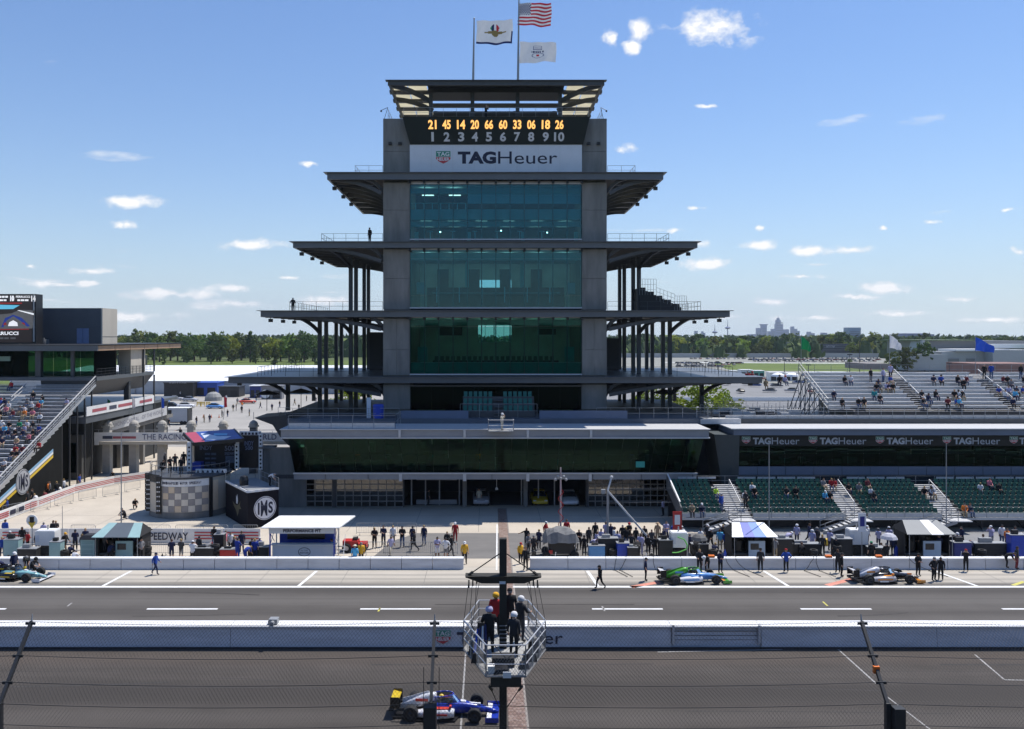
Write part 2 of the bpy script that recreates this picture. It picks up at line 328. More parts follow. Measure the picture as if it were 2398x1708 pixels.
struct(MB().quad((26,67.2,-.006),(160,67.2,-.006),(160,79.6,-.006),(26,79.6,-.006)), 'pit_service_lane', ROADG)
struct(MB().quad((-260,140,-.03),(18,140,-.03),(18,268,-.03),(-260,268,-.03)), 'parking_lot', LOT)
struct(MB().quad((18,140,-.03),(300,140,-.03),(300,205,-.03),(18,205,-.03)), 'service_road', ROADG)
struct(MB().quad((18,205,-.035),(300,205,-.035),(300,330,-.035),(18,330,-.035)), 'paddock_lot', ROADG)
struct(MB().add([(128,452,-.03),(190,440,-.03),(205,440,-.03),(330,545,-.03),(300,585,-.03),(150,580,-.03)],[(0,1,2,3,4,5)]), 'infield_lawn', GRASS); struct(MB().add([(232,425,-.028),(330,425,-.028),(330,468,-.028),(236,452,-.028)],[(0,1,2,3)]), 'museum_lawn', GRASS)
struct(MB().quad((60,330,-.036),(620,330,-.036),(620,735,-.036),(60,735,-.036)), 'car_park', ground_mat('gravel_park', (.22,.22,.19), (.30,.30,.27), (.02,.1,1), fine=.6, finev=.2))
struct(MB().quad((-420,330,-.03),(40,330,-.03),(40,640,-.03),(-420,640,-.03)), 'meadow', GRASS)
LAWN = mat('lawn', (.10,.17,.03), .9, .2, .6)
for (pts) in ([(-44,178),(-25,176),(-18,196),(-38,192)], [(-34,212),(-8,210),(-4,238),(-30,232)]):
    o = struct(MB().add([(x,y,-.02) for x,y in pts],[(0,1,2,3)]), 'lawn_patch', LAWN)
# painted lines
LINEW = mat('line_paint', (.74,.74,.73), .6, .12, 2)
LINEG = mat('worn_line_paint', (.30,.29,.28), .7, .35, 3)
LINEY = mat('yellow_line_paint', (.55,.50,.10), .6, .2, 3)
LINEO = mat('salmon_line_paint', (.62,.24,.17), .7, .25, 3)
def strip(name, pts, m, z=-.004): return struct(MB().add([(x,y,z) for x,y in pts],[tuple(range(len(pts)))]), name, m)
def gstripe(name, u0, v0, u1, v1, w, m, z=-.004):
    a = Vector((X(u0,GD(v0)), GD(v0))); b = Vector((X(u1,GD(v1)), GD(v1))); d = (b-a).normalized(); n = Vector((-d.y,d.x))*w/2
    return strip(name, [tuple(a-n),tuple(b-n),tuple(b+n),tuple(a+n)], m, z)
strip('pit_line', [(-160,61.55),(160,61.55),(160,61.95),(-160,61.95)], LINEW)
for u in (-150,345,844,1386,1874,2345):
    x = X(u,56.8); strip('lane_dash', [(x,56.6),(x+4.7,56.6),(x+4.7,56.85),(x,56.85)], LINEW)
for (xb, xt) in ((-28.0,-27.6),(-13.8,-13.3),(7.9,7.6),(21.7,21.2),(35.4,34.4)):
    strip('pit_box_line', [(xb-.12,61.95),(xb+.12,61.95),(xt+.12,65.9),(xt-.12,65.9)], LINEW, -.003)
gstripe('track_line', 1091,1521,1079,1708,.09,LINEG); gstripe('start_line', 1164,1228,1163,1335,.12,LINEW)
for (a) in ((890,1424,886,1432),(1410,1420,1416,1431),(1927,1409,1938,1419),(168,1412,158,1420)): gstripe('lane_tick', *a, .12, LINEY if a[0] in (890,1927) else LINEG)
gstripe('pit_mark', 1478,1375,1545,1363,.5,LINEO); gstripe('pit_mark', 1937,1371,2000,1355,.5,LINEO)
gstripe('grid_mark', 1963,1521,2052,1601,.10,LINEG); gstripe('grid_mark', 2075,1630,2178,1708,.08,LINEG)
gstripe('grid_mark', 2283,1533,2352,1592,.10,LINEG); gstripe('grid_mark', 2352,1592,2400,1593,.10,LINEG); gstripe('wall_foot_line', 1540,1527,1832,1521,.12,LINEG)
gstripe('pit_mark', 2372,1371,2398,1362,.3,LINEY)
# concrete joints on the apron
JOINT = mat('joint_sealant', (.19,.18,.165), .9, .2, 3)
for i in range(-12, 13):
    x = i*6.1+1.3; strip('apron_joint', [(x,61.96),(x+.035,61.96),(x+.035,66.2),(x,66.2)], JOINT, -.007)
for i in range(-7, 8):
    x = i*6.1-1; strip('plaza_joint', [(x,79.0),(x+.035,79.0),(x+.035,90),(x,90)], JOINT, -.007)
for y in (82.5, 86.3): strip('plaza_joint', [(-48,y),(26,y),(26,y+.035),(-48,y+.035)], JOINT, -.0065)
# yard of bricks: mortar bed with single bricks set into it
BX0, BX1 = .94, 1.86
bed = struct(MB().quad((BX0,23,-.008),(BX1,23,-.008),(BX1,90,-.008),(BX0,90,-.008)), 'brick_strip', mat('brick_mortar', (.27,.24,.215), .9, .15, 8))
bm_ = [mat('brick_%d' % i, c, .85, .2, 9) for i, c in enumerate(((.20,.125,.10),(.25,.17,.135),(.17,.11,.095),(.29,.22,.185)))]
bme = []
for m in bm_: bme.append(MB().box(-.098,.098,-.044,.044,-.02,.006).mesh('brick', m))
rb = random.Random(3); mbs = MB(); nb = 0
y = 39.0; row = 0
while y < 49.4:
    x = BX0+.11-(row % 2)*.05
    while x < BX1-.06:
        if nb < 300 and y < 44.4:
            o = link('brick', bme[rb.choice((0,1,1,2,3))], bed, (x, y, 0)); nb += 1
        else: mbs.box(x-.098,x+.098,y-.044,y+.044,-.02,.006,rb.choice((0,1,1,2,3)))
        x += .206
    y += .097; row += 1
while y < 89.5:
    x = BX0+.11-(row % 2)*.05
    if not (49.6 < y < 50.9):
        while x < BX1-.06: mbs.box(x-.098,x+.098,y-.044,y+.044,-.02,.003,rb.choice((0,1,1,3,3))); x += .206
    y += .097; row += 1
stuff(put(mbs, 'brick_field', bm_, bed))
# ================================================================ the spectators' stand on which the photographer stands
GS = thing('paddock_grandstand', 'tall stepped grandstand along the outside of the main straight, under the viewpoint', 'grandstand', (0, -10, 0))
m = MB(); pts = [(26,0)]
for k in range(22): y = 24-k*1.15; z = 2.2+k*.62; pts += [(y, z), (y-1.15, z)]
pts += [(-2,15.2)]
for k in range(12): y = -2.5-k*.9; z = 15.2+k*.5; pts += [(y, z), (y-.9, z)]
pts += [(-30,0)]
put(m.yz(pts[::-1], -190, 190), 'seating_deck', mat('stand_seats', (.06,.075,.07), .8, .4, 1.5), GS)
put(MB().box(-190,190,-32,-31,0,20), 'stand_rear', STEEL, GS)
# ================================================================ the pagoda-like tower
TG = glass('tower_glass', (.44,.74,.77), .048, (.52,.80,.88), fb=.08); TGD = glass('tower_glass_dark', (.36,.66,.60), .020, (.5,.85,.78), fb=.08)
SPAN = mat('spandrel', (.10,.34,.36), .3, .1, 1)
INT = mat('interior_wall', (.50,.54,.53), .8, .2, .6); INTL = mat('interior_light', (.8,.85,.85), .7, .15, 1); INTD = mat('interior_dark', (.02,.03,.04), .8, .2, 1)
CANV = mat('canopy_translucent', (.80,.76,.62), .7, .06, 1, trans=.75)
cx = .7; YF = 96.0
def zt(y, D=96.0): return H+(749-y)*1.0518*D/F
T = thing('pagoda_tower', 'tall tiered grey race control tower with glass front and four wing roofs', 'tower', (cx, 108, 0))
GX0, GX1 = -8.85, 10.4; WX0, WX1 = -11.9, 13.25
# concrete core walls with front panels
for (a, b) in ((WX0, GX0), (GX1, WX1)):
    put(MB().box(a+.05,b-.03,96.4,119,3.2,42.5), 'core_wall', CONC, T)
    for (z0, z1) in ((9.9,12.7),(13.7,16.6),(16.6,20.1),(21.1,24.6),(24.6,27.9),(28.8,32.3),(32.3,35.4),(36.5,38.9),(38.9,42.6)):
        if z0 in (13.7,16.6): # split vertically as well
            put(MB().box(a,(a+b)/2-.01,96.05,96.39,z0+.015,z1-.015), 'wall_panel', CONC, T); put(MB().box((a+b)/2+.01,b,96.05,96.39,z0+.015,z1-.015), 'wall_panel', CONC, T)
        else: put(MB().box(a,b,96.05,96.39,z0+.015,z1-.015), 'wall_panel', CONC, T)
    for x in (a+.8, a+1.9): put(MB().box(x-.18,x+.18,95.75,96.04,39.6,39.9), 'wall_lamp', BLACK, T)
# canopies
def canopy(zt_, zb, hw, y0, y1, slots, name):
    m = MB(); x0, x1 = cx-hw, cx+hw; hd = zt_-zb
    c = put(m.box(x0+.25,x1-.25,y0+.25,y1-.25,zb+.30,zt_-.14) if not slots else m.box(x0+4.6,x1-4.6,y0+.25,y1-.25,zb+.30,zt_-.14), name, SOFFIT, T)
    put(MB().box(x0,x1,y0,y0+.25,zb,zt_-.07), 'fascia', SLABM, T); put(MB().box(x0,x0+.25,y0+.251,y1,zb,zt_-.07), 'fascia', SLABM, T)
    put(MB().box(x1-.25,x1,y0+.251,y1,zb,zt_-.07), 'fascia', SLABM, T); put(MB().box(x0+.251,x1-.251,y1-.25,y1,zb,zt_-.07), 'fascia', SLABM, T)
    if not slots: put(MB().box(x0-.35,x1+.35,y0-.35,y1+.35,zt_-.06,zt_), 'roof_sheet', SLABM, T)
    else:
        put(MB().box(x0+4.55,x1-4.55,y0-.35,y1+.35,zt_-.06,zt_), 'roof_sheet', SLABM, T)
        for s in (-1, 1):
            e0 = cx+s*(hw+.35); e1 = cx+s*(hw-4.55); a, b = min(e0,e1), max(e0,e1)
            put(MB().box(a,b,y0-.35,y0+1.2,zt_-.06,zt_), 'roof_sheet', SLABM, T); n = 6; st = (y1-y0-1.2)/n
            for k in range(n):
                ya = y0+1.2+k*st
                put(MB().box(a,b,ya+st*.42,ya+st,zt_-.06,zt_), 'roof_sheet', SLABM, T); put(MB().box(a+.4,a+1.1,ya,ya+st*.42,zt_-.06,zt_), 'roof_sheet', SLABM, T); put(MB().box(b-1.1,b,ya,ya+st*.42,zt_-.06,zt_), 'roof_sheet', SLABM, T)
                put(MB().box(a+1.1,b-1.1,ya,ya+st*.42,zt_-.05,zt_-.03), 'skylight_panel', CANV, T)
                put(MB().box(min(e0-s*.6,e1),max(e0-s*.6,e1),ya+st*.62,ya+st*.8,zb+.1,zt_-.07), 'purlin', STEEL, T)
    # ribs on the underside
    n = int((y1-y0)/3.4)
    for s in (-1, 1):
        xa = cx+s*12.8; xb = cx+s*(hw-.3)
        for k in range(n+1):
            y = y0+.9+k*(y1-y0-1.8)/n
            m = MB(); P = []
            for i in range(7):
                t = i/6; P.append((xa+(xb-xa)*t, y, zb+.12-1.5*(1-t)**2.2))
            for p, q in zip(P[:-1], P[1:]): m.bar(p, q, .16, .42-.03)
            put(m, 'rib', STEEL, T)
    for s in (-1, 1):
        for k, y in enumerate((y0+4, y0+10, y0+16)):
            x = cx+s*(hw-.1); put(MB().box(x-.22,x+.22,y-.2,y+.2,zb-.5,zb-.12).tube((x,y,zb-.12),(x,y,zb),.05), 'floodlight', BLACK, T)
    return c
Y0, Y1 = 95.0, 122.0
CN = [(36.33,35.55,18.7,True),(28.65,27.95,22.5,False),(20.98,20.25,26.1,False),(13.6,12.9,29.7,False)]
for i, (a, b, hw, sl_) in enumerate(CN): canopy(a, b, hw, Y0, Y1, sl_, 'wing_roof')
# curved brackets from core and columns up to each wing roof's front edge
for (a, b, hw, sl_), offs in zip(CN, ((12.4,),(12.4,17.2),(12.4,17.2,20.9),(12.4,17.2,20.9,24.7))):
    for s in (-1, 1):
        for o_ in offs:
            xa = cx+s*o_; ya = 101.7 if o_ > 13 else 96.9; m = MB(); P = []
            for i in range(8):
                t = i/7; P.append((xa+s*min(2.2,hw-o_-.4)*t**1.3, ya+(95.4-ya)*t, b-1.7+1.85*math.sin(t*math.pi/2)))
            for p, q in zip(P[:-1], P[1:]): m.bar(p, q, .28, .36)
            put(m, 'bracket', STEEL, T)
# columns under the wings
for (zlo, zhi, offs) in ((20.98,27.95,(17.2,)),(13.6,20.25,(17.2,20.9)),(9.3,12.9,(17.2,20.9,24.7))):
    for s in (-1, 1):
        for j, o_ in enumerate(offs):
            ys = (102,106,113,117) if not (zlo == 9.3 and o_ == 24.7) else (102,117)
            for y in ys:
                x = cx+s*o_; put(MB().box(x-.22,x+.22,y-.24,y+.24,zlo-.05,zhi+.05).box(x-.36,x+.36,y-.36,y+.36,zhi-.4,zhi+.2), 'column', STEEL, T)
        # slim bracing frame by the core
        if zlo > 9.4:
            x = cx+s*13.4; m = MB()
            for y in (112,118): m.box(x-.16,x+.16,y-.16,y+.16,zlo,zhi)
            for k in range(4): m.box(x-.1,x+.1,112.2,117.8,zlo+.8+k*(zhi-zlo)/4,zlo+1.05+k*(zhi-zlo)/4)
            put(m, 'stair_frame', DKSTEEL, T)
            if zlo < 15: put(MB().box(min(cx+s*14.2,cx+s*16.4),max(cx+s*14.2,cx+s*16.4),112.5,117,zlo,zhi-1.6 if s < 0 else zhi-2.4), 'lift_shaft', DKSTEEL, T)
# railings on each wing deck
def railing(pts, h, name, parent, m=GALV, post=1.5, mid=1, r=.025):
    mb = MB()
    for a, b in zip(pts[:-1], pts[1:]):
        a = Vector(a); b = Vector(b); n = max(1, int(round((b-a).length/post)))
        for i in range(n+1): p = a+(b-a)*i/n; mb.tube(p, p+Vector((0,0,h)), r, n=4)
        for k in range(mid+1): z = Vector((0,0,h*(k+1)/(mid+1))); mb.tube(a+z, b+z, r*.9, n=4)
    return put(mb, name, m, parent)
for (a, b, hw, sl_) in CN:
    for s in (-1, 1):
        x = cx+s*(hw-2.9); railing([(cx+s*12.7,96.4,a),(x,96.4,a),(x,120.5,a)], 1.05, 'deck_railing', T, STEEL if a < 30 else GALV)
# storeys: glass, trims, interiors
LV = [(29.06,35.2,35.55,36.33),(21.38,27.8,27.95,28.65),(13.9,20.17,20.25,20.98)]
NP = 12; PW = (GX1-GX0)/NP
gl_cache = {}
def panes(z0, z1, y, m, parent, n=NP, x0=GX0, x1=GX1, name='glass_pane'):
    w = (x1-x0)/n; key = (round(w,3), round(z1-z0,3), m.name)
    if key not in gl_cache: gl_cache[key] = MB().box(-w/2+.012,w/2-.012,-.015,.015,.01,z1-z0-.01).mesh(name, m)
    for i in range(n):
        o = link(name, gl_cache[key], parent, Vector((x0+w*(i+.5), y, z0))-worldloc(parent)); o.rotation_euler = (random.uniform(-.004,.004), 0, random.uniform(-.005,.005))
for li, (z0, z1, zc0, zc1) in enumerate(LV):
    put(MB().box(GX0-.05,GX1+.05,95.86,96.1,z1,z1+.16), 'head_trim', PALE, T); put(MB().box(GX0-.05,GX1+.05,95.86,96.1,z0-.16,z0), 'sill_trim', PALE, T)
    rows = {0: [(0,.36),(.36,.55),(.55,.80),(.80,1)], 1: [(0,.2),(.2,.85),(.85,1)], 2: [(0,.2),(.2,.85),(.85,1)]}[li]
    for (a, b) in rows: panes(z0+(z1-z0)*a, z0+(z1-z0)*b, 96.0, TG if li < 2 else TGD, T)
    for i in range(NP+1):
        x = GX0+PW*i; put(MB().box(x-.06,x+.06,96.05,96.3,z0,z1), 'mullion', mat('mullion_paint', (.10,.16,.17), .5, .05, 3), T)
    for i in range(NP+1):
        x = GX0+PW*i; put(MB().box(x-.12,x+.12,95.35,96.0,zc0-.32,zc0-.02), 'soffit_bracket', BLACK, T)
    put(MB().box(GX0,GX1,95.9,96.4,z1+.17,zc0-.03), 'soffit_beam', mat('beam_paint', (.30,.28,.27), .7, .1, 1), T)
    # interior
    put(MB().box(GX0,GX1,96.4,118,z0-.5,z0-.17), 'floor_slab', INTD, T); put(MB().box(GX0,GX1,96.9,118,z1+.05,z1+.35), 'ceiling', INT, T)
FILLGLOW = mat('added_fill_panel', (.9,.9,.9), .5, 0, emit=(1,.97,.9), es=2.0)
for (z_, ys, k0) in ((31.2,(98.5,101.5),0),(34.9,(98.5,101.5),0),(27.55,(99.5,104,108),1),(19.9,(101,106),2)):   # glowing panels added to brighten the tower interior
    for y in ys:
        for k in range(6): x = GX0+1.6+k*3.2; put(MB().box(x-.7,x+.7,y-.3,y+.3,z_-.06,z_-.02), 'added_fill_panel', FILLGLOW, T)
for (za, zb) in ((30.55,31.15),(34.35,34.9),(26.75,27.6),(19.4,19.95)): put(MB().box(GX0,GX1,97.0,97.12,za,zb), 'fill_panel_mask', SPAN if za > 28 else INT, T)  # strips added to hide the glowing panels from the camera
# level 2 (top storey): mezzanine and white-ish blinds
z0, z1 = LV[0][0], LV[0][1]
put(MB().box(GX0,GX1,96.5,118,z0+2.2,z0+3.4), 'mezzanine', SPAN, T); put(MB().box(-2.4,GX1,97.2,97.4,z0+4.15,z1), 'blind', mat('blind_fabric', (.28,.52,.62), .8, .05, 2), T)
put(MB().box(GX0,GX1,104,104.3,z0,z1), 'rear_wall', INTD, T)
for k in range(6):
    x = -6.7+k*2.55; put(MB().tube((x,97.6,z0),(x,97.6,z0+1.0),.06).box(x-.28,x+.28,97.4,97.8,z0+1.0,z0+1.06), 'bar_table', INTL, T)
for x in (-8.3, -2.3, 3.9, 10.0): put(MB().box(x-.22,x+.22,97.9,98.2,z0,z0+1.0), 'partition', mat('pale_teal', (.25,.60,.58), .6, .1, 2), T)
put(MB().path([(GX0,97.3,z0+4.2),(-2.6,97.3,z0+4.2)], .03), 'mezzanine_rail', INTL, T)
for k in range(7): put(MB().box(-8.4+k*.95,-8.3+k*.95,97.3,97.35,z0+3.45,z0+4.15), 'rail_post', INTL, T)
LITM = mat('lamp_white', (.9,.9,.9), .4, 0, emit=(1,.98,.92), es=6)
for (x, z) in ((-5.6,z0+1.05),(1.4,z0+1.2),(6.7,z0+.98)): put(MB().ball((x,98.3,z),.09,8,5), 'pendant_lamp', LITM, T, smooth=True)
# level 3: rear window seen through, white columns, desk rows
z0, z1 = LV[1][0], LV[1][1]
m = MB(); wz0, wz1, wx0, wx1 = z0+2.85, z0+4.0, -1.4, 2.9
m.box(GX0,wx0,110,110.3,z0,z1).box(wx1,GX1,110,110.3,z0,z1).box(wx0,wx1,110,110.3,wz1,z1).box(wx0,wx1,110,110.3,z0,wz0)
put(m, 'rear_wall', INT, T)
for x in (-2.6, 3.9): put(MB().box(x-.2,x+.2,101,101.4,z0+2.3,z1-.9), 'interior_column', mat('pale_teal', (.25,.60,.58)), T)
for x in (-7.8, 9.4): put(MB().box(x-.5,x+.5,98,98.3,z0+1.6,z0+2.9), 'interior_panel', mat('pale_teal2', (.18,.42,.44), .6, .1, 2), T)
put(MB().box(-7.2,8.8,99.5,100,z0,z0+2.4), 'desk_front', INTD, T); put(MB().path([(-6.5,98.2,z0+1.7),(8.2,98.2,z0+1.7)], .025), 'interior_rail', INTL, T)
for k in range(6): put(MB().tube((-6.0+k*2.6,98.2,z0+.6),(-6.0+k*2.6,98.2,z0+2.4),.07,.05), 'rail_support', INTL, T)
put(MB().box(GX0,GX1,97.2,104,z1-.85,z1-.7), 'light_shelf', INT, T)
for k in range(4): put(MB().box(-6.6+k*4.0,-5.2+k*4.0,109.6,109.9,z0+2.6,z1-1.1), 'doorway', INTD, T)
# level 4: rear window, seat rows, screens
z0, z1 = LV[2][0], LV[2][1]
m = MB(); wz0, wz1 = 17.35, 19.55
m.box(GX0,wx0,110,110.3,z0,z1).box(wx1,GX1,110,110.3,z0,z1).box(wx0,wx1,110,110.3,wz1,z1).box(wx0,wx1,110,110.3,z0,wz0)
put(m, 'rear_wall', INT, T)
put(MB().box(.6,.72,109.9,110,wz0,wz1).box(-.5,-.45,109.9,110,wz0,wz1).box(1.9,1.95,109.9,110,wz0,wz1), 'window_bars', INTD, T)
for x in (-7.6, 9.2): put(MB().box(x-.55,x+.55,97.6,97.9,z0+1.3,z0+3.0), 'interior_panel', mat('pale_teal2', (.18,.42,.44)), T)
put(MB().box(-6,-3.2,102,102.2,18.2,19.2), 'hanging_screen', BLACK, T); put(MB().box(6,8,102,102.2,18.3,19.0), 'hanging_screen', BLACK, T)
SEATT = mat('teal_seat', (.02,.16,.14), .6, .1, 3)
for r in range(3):
    put(MB().box(-6.6,8.2,98.4+r*1.0,99.4+r*1.0,z0,z0+.45+r*.45), 'seat_tier', INTD, T)
    ms = MB().box(-.22,.22,-.05,.05,0,.5).box(-.22,.22,-.45,-.05,.0,.08).mesh('tier_seat', SEATT)
    for k in range(22): link('tier_seat', ms, T, Vector((-6.2+k*.65, 99.1+r*1.0, z0+.45+r*.45))-worldloc(T))
put(MB().box(GX0,GX1,96.5,96.7,z0,z0+1.25), 'spandrel_panel', SPAN, T)
# scoreboard, sponsor sign, lettering
m = MB(); m.hexa([(-8.85,95.6,39.6),(10.55,95.6,39.6),(10.55,96.3,39.6),(-8.85,96.3,39.6),(-9.6,94.7,42.45),(11.2,94.7,42.45),(11.2,96.3,42.45),(-9.6,96.3,42.45)])
put(m, 'scoreboard', mat('scoreboard_black', (.006,.014,.016), .35, .1, 1), T)
def sbp(u, v): # point on the leaning board face
    z = Z(v, 95.1); k = (z-39.6)/2.85; return Vector((X(u,95.2), 95.6-.9*k-.05, z))
LED = mat('led_orange', (.8,.5,.15), .5, 0, emit=(1,.50,.13), es=.95); DIG = mat('board_digit', (.62,.63,.66), .5, .05, 3)
us = (1012.8,1046,1080,1112,1145,1178,1211,1244,1278,1309.6)
for u, a, b in zip(us, "21 45 14 20 66 60 33 06 18 26".split(), "1 2 3 4 5 6 7 8 9 10".split()):
    for s_, v0, v1, hwid, mm in ((a,303,283,9.8,LED),(b,330,309.5,12 if len(b) > 1 else (3.0 if b == '1' else 7.2),DIG)):
        p = sbp(u-hwid, v0); q = sbp(u+hwid, v0); t = sbp(u-hwid, v1); mb = MB(); lettering(mb, s_, p, q-p, t-p, 0, .035); put(mb, 'board_number', mm, T)
sg = put(MB().box(GX0-.02,GX1+.02,95.72,96.3,36.36,39.58), 'sponsor_sign', SIGNW, T)
for i in range(1, 8): put(MB().box(GX0+i*2.4-.008,GX0+i*2.4+.008,95.705,95.715,36.4,39.55), 'sign_seam', PALE, sg)
GRN = mat('shield_green', (.03,.25,.17), .5, .05, 3); RDD = mat('shield_red', (.55,.05,.06), .5, .05, 3); WSH = mat('shield_white', (.75,.76,.76), .5, 0)
def shield(x, z, h, y, parent, dx=Vector((1,0,0)), n=Vector((0,-1,0))):
    """green and red watchmaker's shield with its two words, h high, at corner-centre (x, y, z)"""
    c = Vector((x, y, z)); w = h*1.15; up = Vector((0,0,1)); pt = lambda a, b, k=0: c+dx*(a*w)+up*(b*h)+n*k
    mb = MB()
    mb.add([pt(-.5,.5),pt(-.5,.0),pt(-.5,-.12),pt(-.32,-.32),pt(0,-.5),pt(.32,-.32),pt(.5,-.12),pt(.5,0),pt(.5,.5)],[(0,1,2,3,4,5,6,7,8)],2)
    mb.add([pt(-.47,.47,.006),pt(-.47,.05,.006),pt(.47,.05,.006),pt(.47,.47,.006)],[(0,1,2,3)],0)
    mb.add([pt(-.47,.02,.006),pt(-.47,-.12,.006),pt(-.30,-.30,.006),pt(0,-.47,.006),pt(.30,-.30,.006),pt(.47,-.12,.006),pt(.47,.02,.006)],[(0,1,2,3,4,5,6)],1)
    lettering(mb, 'TAG', pt(-.40,.10,.012), dx*(.8*w), up*(.30*h), 2, .03); lettering(mb, 'HEUER', pt(-.40,-.26,.012), dx*(.8*w), up*(.24*h), 2, .03)
    return put(mb, 'shield_emblem', [GRN, RDD, WSH], parent)
shield(X(1038,95.7), Z(369,95.7), 1.5, 95.70, T)
def tagheuer(x0, x1, z0, z1, y, m, parent, split=.385):
    w = x1-x0; mb = MB(); lettering(mb, 'TAG', (x0,y,z0), (w*split,0,0), (0,0,z1-z0), 0, .05); lettering(mb, 'Heuer', (x0+w*(split+.02),y,z0), (w*(.98-split),0,0), (0,0,(z1-z0)), 0, .0)
    return put(mb, 'brand_lettering', m, parent)
tagheuer(X(1072,95.7), X(1305,95.7), Z(384,95.7), Z(355,95.7), 95.70, NAVYTXT, T)
# roof deck, top canopy, masts
put(MB().box(WX0+.3,WX1-.3,96.4,119,42.5,42.65), 'roof_deck', CONC, T)
railing([(-9.5,95.2,42.45),(11.1,95.2,42.45)], 1.15, 'roof_railing', T, GALV)
railing([(WX0+.5,96.6,42.65),(WX0+.5,118,42.65)], 1.1, 'roof_railing', T, GALV); railing([(WX1-.5,96.6,42.65),(WX1-.5,118,42.65)], 1.1, 'roof_railing', T, GALV)
tx0, tx1, ty0, ty1, tz = -11.3, 12.9, 95.4, 110.5, 46.7
put(MB().box(tx0,tx1,ty0,ty0+.3,tz-.55,tz-.07), 'top_fascia', STEEL, T); put(MB().box(tx0,tx0+.3,ty0+.31,ty1,tz-.4,tz-.07), 'top_fascia', STEEL, T); put(MB().box(tx1-.3,tx1,ty0+.31,ty1,tz-.4,tz-.07), 'top_fascia', STEEL, T)
put(MB().box(tx0+4.3,tx1-4.3,ty0-.25,ty0+8.2,tz-.06,tz), 'top_roof', STEEL, T); put(MB().box(tx0-.25,tx0+4.28,ty0-.25,ty0+.5,tz-.06,tz), 'top_roof', STEEL, T); put(MB().box(tx1-4.28,tx1+.25,ty0-.25,ty0+.5,tz-.06,tz), 'top_roof', STEEL, T)
put(MB().box(tx0+4.3,tx1-4.3,ty0+9.4,ty0+11.4,tz-.06,tz), 'top_roof', STEEL, T)
for (xa, xb) in ((tx0-.25,tx0+4.28),(tx1-4.28,tx1+.25)):
    for k in range(4):
        ya = ty0+.5+k*3.65; put(MB().box(xa+.3,(xa+xb)/2-.05,ya+.5,ya+3.2,tz-.05,tz-.03), 'canvas_panel', CANV, T); put(MB().box((xa+xb)/2+.05,xb-.1,ya+.5,ya+3.2,tz-.05,tz-.03), 'canvas_panel', CANV, T)
        put(MB().box(xa,xb,ya+3.22,ya+4.12,tz-.3,tz), 'top_beam', STEEL, T)
for (xa) in (-6.7, -1.9, 3.3, 8.2):
    for y in (98.5, 107.5): put(MB().box(xa-.22,xa+.22,y-.22,y+.22,42.65,tz-.3), 'top_column', STEEL, T)
put(MB().box(-7,8.6,98.2,98.8,tz-.55,tz-.08), 'top_beam', STEEL, T); put(MB().box(-7,8.6,107.2,107.8,tz-1.0,tz-.35), 'top_beam', STEEL, T)
put(MB().box(-7,8.6,112,112.3,42.7,43.6), 'parapet', CONC, T); put(MB().box(-6.5,8.1,109.8,110.4,44.6,45.25), 'top_beam', DKSTEEL, T)
for s, xa, xe in ((-1,-6.7,tx0+.3),(1,8.2,tx1-.3)):
    for (y, ye) in ((98.5,ty0+.4),(107.5,ty1-.4),(102.5,101.5)):
        m = MB(); P = [(xa+(xe-xa)*t, y+(ye-y)*t, tz-.45-1.1*(1-t)**2) for t in (0,.25,.5,.75,1)]
        for p, q in zip(P[:-1], P[1:]): m.bar(p, q, .3, .5)
        put(m, 'top_bracket', STEEL, T)
for (u, vt) in ((1108,44),(1213,-14)):
    x = X(u,100); put(MB().tube((x,100,46.6),(x,100,47.6),.26,n=10).tube((x,100,47.6),(x+.12,100,Z(vt,100)),.15,.07,n=8).ball((x+.12,100,Z(vt,100)),.11,8,5), 'flag_mast', [GALV], T)
put(MB().tube((-11.8,96.3,42.6),(-11.4,96.3,43.9),.03).tube((-11.4,96.3,43.9),(-12.1,96.3,43.6),.03).ball((-12.15,96.3,43.5),.12,6,4), 'roof_camera', DKSTEEL, T)
put(MB().tube((12.9,96.3,42.6),(12.6,96.3,43.9),.03).tube((12.6,96.3,43.9),(13.2,96.3,43.6),.03).ball((13.25,96.3,43.5),.12,6,4), 'roof_camera', DKSTEEL, T)
# flags
def flag(name, u0, v0, u1, v1, D, label, paint, nx=30, ny=26, wav=.22, ph=0., taper=.06):
    """waving cloth; paint(i, j) gives the material index of a cell"""
    x0, x1, za, zb = X(u0,D), X(u1,D), Z(v0,D), Z(v1,D); vs = []; fs = []; ms = []
    for j in range(ny+1):
        for i in range(nx+1):
            a, b = i/nx, j/ny
            y = D+wav*math.sin(a*7.5+ph+b*1.4)*a**.6+.1*math.sin(a*15+b*4+ph)
            vs.append((x0+(x1-x0)*a+.05*math.sin(b*5+a*6), y, za+(zb-za)*b+.10*math.sin(a*6.5+ph)*(a+.15)-taper*(zb-za)*a*(0.5-b)))
    mb = MB(); k = nx+1
    for j in range(ny):
        for i in range(nx): mb.add([vs[j*k+i],vs[(j+1)*k+i],vs[(j+1)*k+i+1],vs[j*k+i+1]],[(0,1,2,3)],paint((i+.5)/nx,(j+.5)/ny))
    return mb, vs
FW = mat('flag_white', (.78,.78,.80), .8, .05, 2, trans=.35); FR = mat('flag_red', (.55,.03,.05), .8, .05, 2, trans=.3); FB = mat('flag_navy', (.02,.03,.13), .8, .05, 2, trans=.2)
FBB = mat('flag_blue', (.03,.10,.55), .8, .05, 2, trans=.3); FG = mat('flag_green', (.02,.28,.10), .8, .05, 2, trans=.3); FGOLD = mat('flag_gold', (.30,.22,.08), .8, .05, 2, trans=.2); FGR = mat('flag_grey', (.25,.27,.38), .8, .05, 2, trans=.3)
def solo_flag(mb, name, mats, label, loc, group=None): return solo(mb, name, mats, label, 'flag', loc, group=group, smooth=True)
